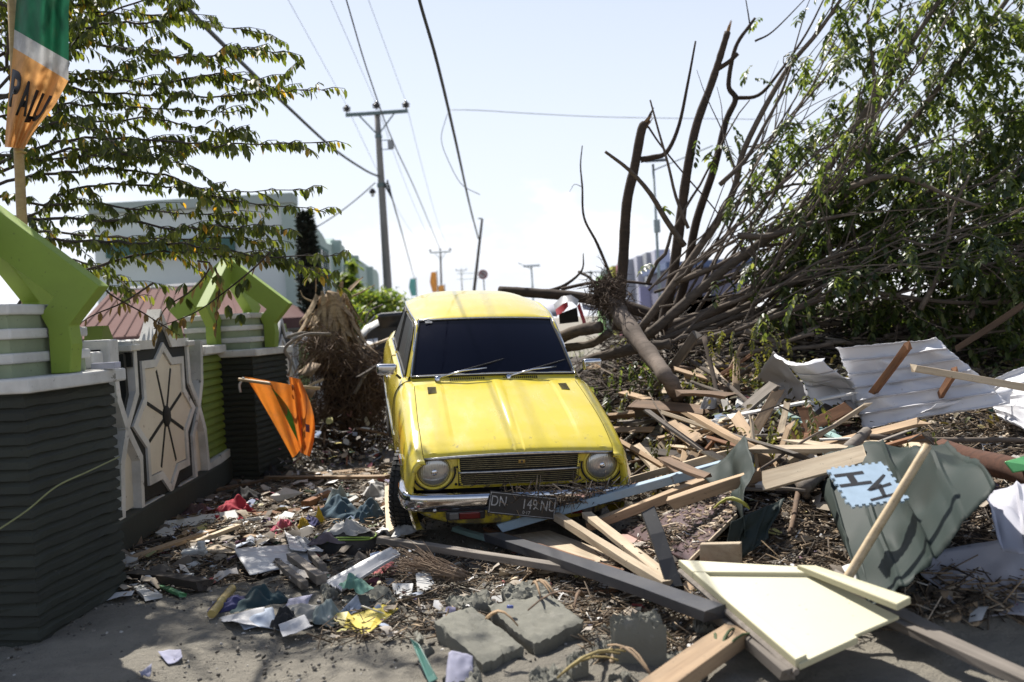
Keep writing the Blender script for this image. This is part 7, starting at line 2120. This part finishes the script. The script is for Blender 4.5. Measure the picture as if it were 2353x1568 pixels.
# red, white and black fairing beyond the car's right pillar
t = thing('motorbike_fairing', 'red, white and black plastic fairing jammed behind the right windshield pillar', 'fairing', loc=at(1300, 740, 11.2))
o_ = at(1300, 740, 11.2)
def fair(ptsl, mat, nm):
    MB().grid([[at(px, py, d) - o_ for px, py, d in row] for row in ptsl]).build(nm, mat, t, smooth=True)
fair([[(1272, 700, 11.2), (1290, 682, 11.0), (1312, 678, 11.0), (1330, 690, 11.2)], [(1276, 712, 11.0), (1294, 698, 10.8), (1312, 692, 10.8), (1326, 704, 11.0)]], plain('fairing_white', (.30, .29, .29), .35), 'white_cowl')
fair([[(1276, 712, 11.0), (1294, 698, 10.8), (1304, 694, 10.8)], [(1280, 726, 10.9), (1296, 716, 10.75), (1306, 704, 10.8)]], plain('fairing_red', (.50, .035, .03), .3), 'red_cowl')
fair([[(1326, 704, 11.0), (1332, 696, 11.0)], [(1338, 740, 10.9), (1345, 735, 10.9)], [(1340, 762, 10.9), (1352, 760, 10.9)]], plain('fairing_red', (.50, .035, .03), .3), 'red_leg')
fair([[(1284, 722, 10.95), (1326, 706, 11.0)], [(1286, 745, 11.0), (1330, 740, 11.0)]], BLACK, 'dark_mouth')
# grey and pale sheets stranded behind the car
free_sheet([[at(1225, 700, 12.5), at(1275, 700, 12.5)], [at(1235, 725, 12.0), at(1280, 728, 12.0)]], METV, 'grey_scrap', 'pale grey panel behind the car roof edge', 'panel')
free_sheet([[at(1335, 690, 12.0), at(1390, 695, 12.0)], [at(1340, 712, 11.6), at(1392, 716, 11.6)]], METV, 'grey_scrap', 'pale panel beside the root clump', 'panel')
# yellow-green garden hose across the near pillar
pts = smoothpath([at(-20, 1228, 4.62), at(60, 1175, 4.75), at(130, 1118, 4.86), at(200, 1085, 5.15), at(274, 1050, 5.62)], 5)
tag(MB().tube(pts, .0042, 6).build('string', plain('string_green', (.28, .29, .13), .8), smooth=True), 'thin yellow-green string stretched across the near pillar', 'string')
# wilted sprigs lying on the heap
for i, (px, py, dz, n, sp, lab) in enumerate(((1790, 975, .28, 16, .14, 'drooping wilted sprig in the middle of the heap'), (1715, 810, .40, 26, .22, 'hanging olive sprig beside the white sheet'), (1545, 1035, .20, 10, .12, 'wilted sprig right of the headlight'), (1480, 860, .24, 10, .12, 'green sprig right of the mirror'), (1640, 700, .5, 10, .12, 'limp sprig hanging at the log tangle'), (2120, 1045, .30, 8, .08, 'yellowing sprig at the top of the bamboo pole'), (1330, 805, .2, 10, .12, 'small green sprig by the right mirror'), (1420, 900, .2, 14, .16, 'leafy sprig beside the right wing'), (1500, 910, .1, 14, .2, 'trampled leaves right of the hood'))):
    c = hit(px, py, dz)
    st = []
    t = thing('leaf_sprig', lab, 'leaves', loc=c, group='leafy sprigs on the heap')
    for k in range(n):
        v = rng.normal(0, sp, 3)
        pinnate(st, (v[0], v[1] * .6, v[2] * .6 + .05), rng.uniform(0, 6.28), rng.uniform(.16, .30), rng.uniform(.6, 1.3), 8, rng.uniform(.04, .055))
    leaf_object(st, 'leaflets', LEAF_OLIVE if i not in (3, 6, 7) else LEAF_R, t, LTV2, LTF2)
    MB().tube([(-sp, 0, .08), (0, 0, .12), (sp, 0, .04)], .006, 5).build('stem', BARK, t)

# ================================================================ loose branches, laths and litter on the heap
def in_poly_area():
    while True:
        px, py = rng.uniform(1330, 2353), rng.uniform(725, 1110)
        if py < 735 + (px - 1330) * .03: continue
        if px < 1440 and py > 760 + (px - 1330) * 1.2: continue
        if px > 1740 and 770 < py < 1000: continue
        if px > 1880 and py > 1040: continue
        return px, py
def heap_zone(px, py):
    if px < 1520: return 'beside the right front wing of the car' if py > 860 else 'behind the right mirror'
    if px < 1740: return 'around the leaning post' if py < 900 else 'behind the light-blue beam'
    return 'just above the white roofing sheets' if py < 840 else 'between the white sheets and the foam mat'
for k in range(125):
    px, py = in_poly_area()
    if py > 930 and rng.random() < .7: py = rng.uniform(725, 900)
    if px > 1740: py = rng.uniform(735, 790)
    a = hit(px, py, rng.uniform(.03, .26))
    L = rng.uniform(.3, 1.15) * (1.5 if py < 820 else 1)
    yaw = rng.normal(.3, .7) if rng.random() < .75 else rng.uniform(0, 3.14)
    if px < 1560: yaw = rng.uniform(-.2, 1.9)
    b = a + Vector((math.cos(yaw) * L, math.sin(yaw) * L, rng.normal(.06, .18) * L))
    b.z = max(b.z, float(gh(b.x, b.y)) + .03)
    r = rng.uniform(.007, .024)
    lab = f"{'thick' if r > .015 else 'thin'} bare branch in the tangle {heap_zone(px, py)}"
    stick(a, b, r, BARK if k % 3 else W_GREY, lab, 'broken_branch', 'branch', 'tangle of bare branches ' + heap_zone(px, py))
mats = [W_TAN, W_PALE, W_BROWN, W_GREY, W_TAN, W_DARK, P_WHITE, W_RUST, W_PALE]
mname = ['tan', 'pale', 'brown', 'grey', 'tan', 'blackened', 'white-painted', 'rusty', 'pale']
for k in range(235):
    if k < 175:
        while True:
            px, py = rng.uniform(1440, 1890), rng.uniform(850, 1125)
            if py < 870 + (1890 - px) * 0 and px > 1750: continue
            if px < 1470 and py < 1000: continue
            if px > 1730 and py < 990: continue
            break
        zone, grp = heap_zone(px, py), 'laths strewn on the heap'
        dz = rng.uniform(.02, .18)
    elif k < 195:
        px, py = rng.uniform(1000, 1640), rng.uniform(1270, 1400)
        zone, grp = 'in the gap below the charcoal beam', 'laths strewn below the beam'
        dz = rng.uniform(.01, .05)
    else:
        while True:
            px, py = rng.uniform(330, 880), rng.uniform(1085, 1310)
            if not (640 < px < 890 and 1190 < py < 1330): break
        zone, grp = 'among the clothes on the ground', 'laths strewn among the clothes'
        dz = rng.uniform(.01, .05)
    a = hit(px, py, dz)
    yaw = rng.uniform(-.5, 2.2); L = rng.uniform(.14, .70) * (1.4 if k < 60 else 1)
    b = a + Vector((math.cos(yaw) * L, math.sin(yaw) * L, rng.normal(.03, .14) if k < 175 else rng.normal(0, .03)))
    b.z = max(b.z, float(gh(b.x, b.y)) + .02)
    mi = rng.integers(len(mats))
    plank(a, b, rng.uniform(.02, .105), rng.uniform(.008, .03), mats[mi], f'broken {mname[mi]} lath {zone}', 'lath', 'lath', group=grp, rough=.05, up=(rng.normal(0, .45), rng.normal(0, .45), 1))
for k in range(46):   # larger broken boards banked up beside the car
    px, py = rng.uniform(1460, 1890), rng.uniform(880, 1110)
    if px > 1700 and py < 1010: px = rng.uniform(1460, 1700)
    a = hit(px, py, rng.uniform(.10, .30))
    yaw = rng.uniform(-.6, 2.4); L = rng.uniform(.45, 1.15)
    b = a + Vector((math.cos(yaw) * L, math.sin(yaw) * L, rng.normal(.02, .16)))
    b.z = max(b.z, float(gh(b.x, b.y)) + .05)
    mi = [0, 1, 2, 3, 0, 6, 1][rng.integers(7)]
    plank(a, b, rng.uniform(.05, .12), rng.uniform(.012, .035), mats[mi], f'larger broken {mname[mi]} board banked up {heap_zone(px, py)}', 'broken_board', 'board', group='boards banked up beside the car', rough=.07, up=(rng.normal(0, .5), rng.normal(-.2, .5), 1))
# uncountable litter: splinters, chips, twigs and crumbs
BOX = [(-.5, -.5, -.5), (.5, -.5, -.5), (.5, .5, -.5), (-.5, .5, -.5), (-.45, -.4, .5), (.4, -.45, .5), (.45, .5, .5), (-.5, .4, .5)]
BOXF = [(3, 2, 1, 0), (4, 5, 6, 7), (0, 1, 5, 4), (1, 2, 6, 5), (2, 3, 7, 6), (3, 0, 4, 7)]
def litter_mat(name, stops, rough=.9):
    m, n, l, b = new_mat(name)
    g = n.new('ShaderNodeNewGeometry')
    l.new(ramp(n, l, g.outputs['Random Per Island'], stops), b.inputs['Base Color'])
    b.inputs['Roughness'].default_value = rough
    return m
LIT = litter_mat('litter_splinters', [(0, (.03, .024, .018)), (.35, (.085, .062, .042)), (.65, (.18, .13, .085)), (.86, (.34, .25, .16)), (.95, (.50, .42, .32)), (1, (.62, .60, .56))])
CRUMB = litter_mat('litter_crumbs', [(0, (.05, .045, .038)), (.6, (.14, .125, .105)), (.9, (.22, .20, .17)), (1, (.5, .48, .45))])
def litter(name, label, n, fn, smin, smax, mat, slender=True):
    pos, sc, yw, pt, rl = [], [], [], [], []
    while len(pos) < n:
        x, y = fn()
        pos.append((x, y)); 
    pos = np.array(pos)
    z = gh(pos[:, 0], pos[:, 1])
    if slender:
        L = rng.uniform(smin, smax, n) * rng.random(n) ** .5
        sc = np.stack([L, rng.uniform(.0025, .008, n), rng.uniform(.002, .005, n)], -1)
        pt = rng.normal(0, .28, n)
    else:
        L = smin + (smax - smin) * rng.random(n) ** 3
        sc = np.stack([L, L * rng.uniform(.5, 1, n), L * rng.uniform(.25, .7, n)], -1)
        pt = rng.normal(0, .4, n)
    P = np.stack([pos[:, 0], pos[:, 1], z + rng.uniform(0, .05, n) * (1 if slender else .2)], -1)
    o = scatter(name, BOX, BOXF, P, rots(rng.uniform(0, 6.28, n), pt, rng.uniform(0, 3, n)), sc, mat)
    tag(o, label, kind='stuff')
def right_area():
    while True:
        y = rng.uniform(4.2, 13.5); x = rng.uniform(.2, 1 + y * .56)
        if x > np.interp(y, [4, 5.5, 6.4, 8, 12], [.3, .1, .75, .95, 1.0]): return x, y
def left_area():
    while True:
        y = rng.uniform(5.6, 10.5); x = rng.uniform(-2.9, -.7)
        if rng.random() < np.interp(y, [5.6, 6.2, 9, 10.5], [.1, 1, .6, .3]): return x, y
def front_area():
    while True:
        y = rng.uniform(4.6, 6.3); x = rng.uniform(-1.0, 1.4)
        return x, y
def sand_area():
    y = rng.uniform(4.2, 7.5); return rng.uniform(-2.6, 2.6), y
litter('splinter_litter', 'splinters and twigs strewn over the debris heap', 34000, right_area, .04, .32, LIT)
litter('straw_litter', 'twigs and splinters among the clothes left of the car', 7000, left_area, .03, .20, LIT)
litter('twig_litter', 'twigs and straw in front of the bumper', 3600, front_area, .03, .25, LIT)
litter('crumb_litter', 'crumbs of earth and rubble on the sand', 8000, sand_area, .003, .022, CRUMB, False)
litter('chip_litter', 'chips and lumps scattered through the debris heap', 9000, right_area, .01, .07, LIT, False)
SCRAP = litter_mat('litter_scraps', [(0, (.05, .045, .04)), (.30, (.16, .13, .10)), (.50, (.30, .25, .19)), (.66, (.46, .43, .40)), (.80, (.62, .61, .60)), (.86, (.16, .22, .34)), (.90, (.34, .06, .06)), (.93, (.10, .20, .16)), (.96, (.50, .40, .10)), (1, (.66, .66, .66))], .8)
FLAT = [(-.5, -.45, .0), (.1, -.55, .16), (.5, -.4, -.05), (.55, .1, .12), (.35, .5, .0), (-.2, .45, .18), (-.55, .3, .0), (0, 0, .22)]
FLATF = [(0, 1, 7), (1, 2, 7), (2, 3, 7), (3, 4, 7), (4, 5, 7), (5, 6, 7), (6, 0, 7)]
def scraps(name, label, n, fn, smin, smax):
    pos = np.array([fn() for _ in range(n)])
    z = gh(pos[:, 0], pos[:, 1]) + rng.uniform(.005, .06, n)
    L = smin + (smax - smin) * rng.random(n) ** 3
    o = scatter(name, FLAT, FLATF, np.stack([pos[:, 0], pos[:, 1], z], -1), rots(rng.uniform(0, 6.28, n), rng.normal(0, .35, n), rng.normal(0, .35, n)), np.stack([L, L * rng.uniform(.3, 1, n), L * rng.uniform(.3, 1.2, n)], -1), SCRAP)
    tag(o, label, kind='stuff')
scraps('scrap_litter', 'scraps of paper, plastic and board strewn over the heap', 2600, right_area, .02, .16)
scraps('paper_litter', 'small scraps of paper, plastic and wood among the clothes', 1500, left_area, .02, .15)
scraps('scrap_bits', 'small scraps of rubbish in front of the bumper', 500, front_area, .02, .09)
# straw hanging over the bumper and plate
Mc = CAR.matrix_world
pos, L = [], []
n = 420
loc = np.stack([np.clip(rng.normal(.34, .22, n), -.1, .72), rng.uniform(-.06, .03, n), rng.uniform(.36, .50, n)], -1)
R3 = np.array(Mc.to_3x3())
W = loc @ R3.T + np.array(Mc.translation)
sc = np.stack([rng.uniform(.04, .20, n), rng.uniform(.002, .005, n), rng.uniform(.002, .004, n)], -1)
o = scatter('bumper_straw', BOX, BOXF, W, rots(rng.uniform(0, 6.28, n), rng.normal(.2, .6, n), rng.uniform(0, 3, n)), sc, LIT)
tag(o, 'straw and twigs caught on the bumper and licence plate', kind='stuff')

# dim tangle of twigs and dead leaves under and behind the fallen tree
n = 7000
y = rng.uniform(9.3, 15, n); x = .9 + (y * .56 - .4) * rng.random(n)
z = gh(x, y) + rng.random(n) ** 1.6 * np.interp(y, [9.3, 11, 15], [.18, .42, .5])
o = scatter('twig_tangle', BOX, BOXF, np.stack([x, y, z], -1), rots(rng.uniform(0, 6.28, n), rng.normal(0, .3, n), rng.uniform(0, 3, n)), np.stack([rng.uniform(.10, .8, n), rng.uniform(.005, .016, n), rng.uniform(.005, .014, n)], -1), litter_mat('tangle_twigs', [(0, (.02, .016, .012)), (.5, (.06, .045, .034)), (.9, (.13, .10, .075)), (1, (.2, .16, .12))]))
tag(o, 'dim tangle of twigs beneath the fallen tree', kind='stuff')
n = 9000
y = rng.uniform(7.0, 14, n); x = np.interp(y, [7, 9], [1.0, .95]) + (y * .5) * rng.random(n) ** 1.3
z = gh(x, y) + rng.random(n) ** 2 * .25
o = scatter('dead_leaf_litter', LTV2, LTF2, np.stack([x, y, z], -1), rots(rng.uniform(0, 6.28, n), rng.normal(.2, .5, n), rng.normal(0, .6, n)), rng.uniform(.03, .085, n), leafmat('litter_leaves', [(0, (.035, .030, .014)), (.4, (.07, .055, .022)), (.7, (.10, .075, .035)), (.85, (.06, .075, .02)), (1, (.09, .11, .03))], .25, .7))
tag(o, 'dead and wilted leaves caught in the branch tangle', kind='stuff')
# branches and sprigs crowding the car's right flank
for k in range(34):
    px, py = rng.uniform(1350, 1600), rng.uniform(770, 930)
    if py > 770 + (px - 1330) * 1.15: continue
    a = hit(px, py, rng.uniform(.08, .42))
    yaw = rng.uniform(-.3, 1.7); L = rng.uniform(.35, 1.1)
    b = a + Vector((math.cos(yaw) * L, math.sin(yaw) * L, rng.normal(.05, .22) * L))
    b.z = max(b.z, float(gh(b.x, b.y)) + .05)
    stick(a, b, rng.uniform(.008, .026), BARK if k % 2 else W_BROWN, 'crooked branch crowding the right flank of the car', 'broken_branch', 'branch', 'branches crowding the car flank', sag=.04)
for i, (px, py, lab) in enumerate(((1365, 850, 'green sprig touching the right windshield pillar'), (1460, 800, 'sprig on the log behind the right mirror'), (1520, 870, 'sprig under the leaning post'), (1580, 905, 'wilted sprig at the foot of the leaning post'), (1400, 935, 'sprig pressed against the right wing'))):
    c = hit(px, py, .22)
    st = []
    t = thing('leaf_sprig', lab, 'leaves', loc=c, group='leafy sprigs on the heap')
    for k in range(13):
        v = rng.normal(0, .16, 3)
        pinnate(st, (v[0], v[1] * .6, v[2] * .6 + .05), rng.uniform(0, 6.28), rng.uniform(.14, .26), rng.uniform(.4, 1.2), 7, rng.uniform(.045, .065))
    leaf_object(st, 'leaflets', LEAF_R if i % 2 == 0 else LEAF_OLIVE, t, LTV2, LTF2)
    MB().tube([(-.15, 0, .08), (0, 0, .12), (.15, 0, .04)], .006, 5).build('stem', BARK, t)
# wood chips lying on the maroon board
c = [hit(1425, 1218, .10), hit(1702, 1122, .16), hit(1690, 1180, .16), hit(1580, 1288, .12)]
n = 800
u, v = rng.random(n) ** .8, rng.random(n)
pos = np.array([tuple((c[0] * (1 - a) + c[1] * a) * (1 - b) + (c[3] * (1 - a) + c[2] * a) * b + Vector((0, 0, .006))) for a, b in zip(u, v)])
L = .008 + .06 * rng.random(n) ** 2.2
o = scatter('wood_chips', BOX, BOXF, pos, rots(rng.uniform(0, 6.28, n), rng.normal(0, .2, n), rng.normal(0, .3, n)), np.stack([L, L * rng.uniform(.10, .35, n), L * rng.uniform(.06, .16, n)], -1), LIT)
tag(o, 'wood chips and splinters covering the maroon board', kind='stuff')

# broken wood, cardboard and rags packed round the palm stump
k_ = 0
for (x0, y0, d0), (x1, y1, d1), w, mt, lab in (
    ((688, 858, 11.4), (745, 806, 11.6), .05, W_TAN, 'tan batten poking left out of the root mass'),
    ((700, 806, 11.8), (775, 772, 12.0), .04, W_GREY, 'grey batten behind the top of the root mass'),
    ((822, 868, 11.2), (898, 818, 11.6), .05, W_DARK, 'dark batten between the root mass and the yellow car'),
    ((836, 800, 12.2), (902, 776, 12.4), .06, W_PALE, 'pale batten below the white panels'),
    ((684, 905, 11.2), (742, 872, 11.3), .035, W_PALE, 'thin pale batten left of the root mass'),
    ((820, 985, 11.0), (905, 1002, 11.2), .07, W_BROWN, 'brown board at the foot of the root mass'),
    ((706, 1000, 11.2), (790, 1022, 11.0), .06, W_DARK, 'dark board lying left at the foot of the root mass')):
    plank(at(x0, y0, d0), at(x1, y1, d1), w, .025, mt, lab)
for (pts, r, lab) in (
    ([(660, 775, 11.5), (700, 765, 11.6), (745, 782, 11.8)], .018, 'curved pale branch left of the stump'),
    ([(815, 905, 11.3), (850, 850, 11.4), (905, 826, 11.6)], .02, 'bent brown branch leaning on the root mass toward the car'),
    ([(695, 930, 11.3), (715, 880, 11.4), (720, 830, 11.6)], .014, 'upright thin branch at the left of the root mass'),
    ([(838, 742, 11.8), (850, 715, 11.8), (880, 700, 11.9)], .012, 'thin twig rising above the white panels')):
    a = at(*pts[0])
    stick(a, at(*pts[-1]), r, W_GREY, lab, 'broken_branch', 'branch', mids=[at(*q) for q in pts[1:-1]])
free_sheet([[at(690, 862, 11.3), at(712, 832, 11.4)], [at(716, 866, 11.2), at(738, 838, 11.3)]], W_TAN, 'cardboard_piece', 'tan cardboard piece left of the root mass', 'cardboard')
free_sheet([[at(700, 905, 11.2), at(712, 890, 11.2)], [at(716, 915, 11.1), at(728, 895, 11.1)]], W_TAN, 'cardboard_piece', 'small tan cardboard flap lower left of the root mass', 'cardboard')
pos = []
n = 1600
y = rng.uniform(10.6, 12.8, n); x = rng.normal(-2.0, .55, n)
z = gh(x, y) + rng.random(n) ** 2 * .55 * np.exp(-((x + 2.0) / .7) ** 2)
o = scatter('stump_litter', FLAT, FLATF, np.stack([x, y, z], -1), rots(rng.uniform(0, 6.28, n), rng.normal(0, .6, n), rng.normal(0, .6, n)), np.stack([.02 + .14 * rng.random(n) ** 3, .02 + .06 * rng.random(n) ** 2, .02 + .03 * rng.random(n)], -1), SCRAP)
tag(o, 'scraps of wood and rubbish packed around the palm stump', kind='stuff')
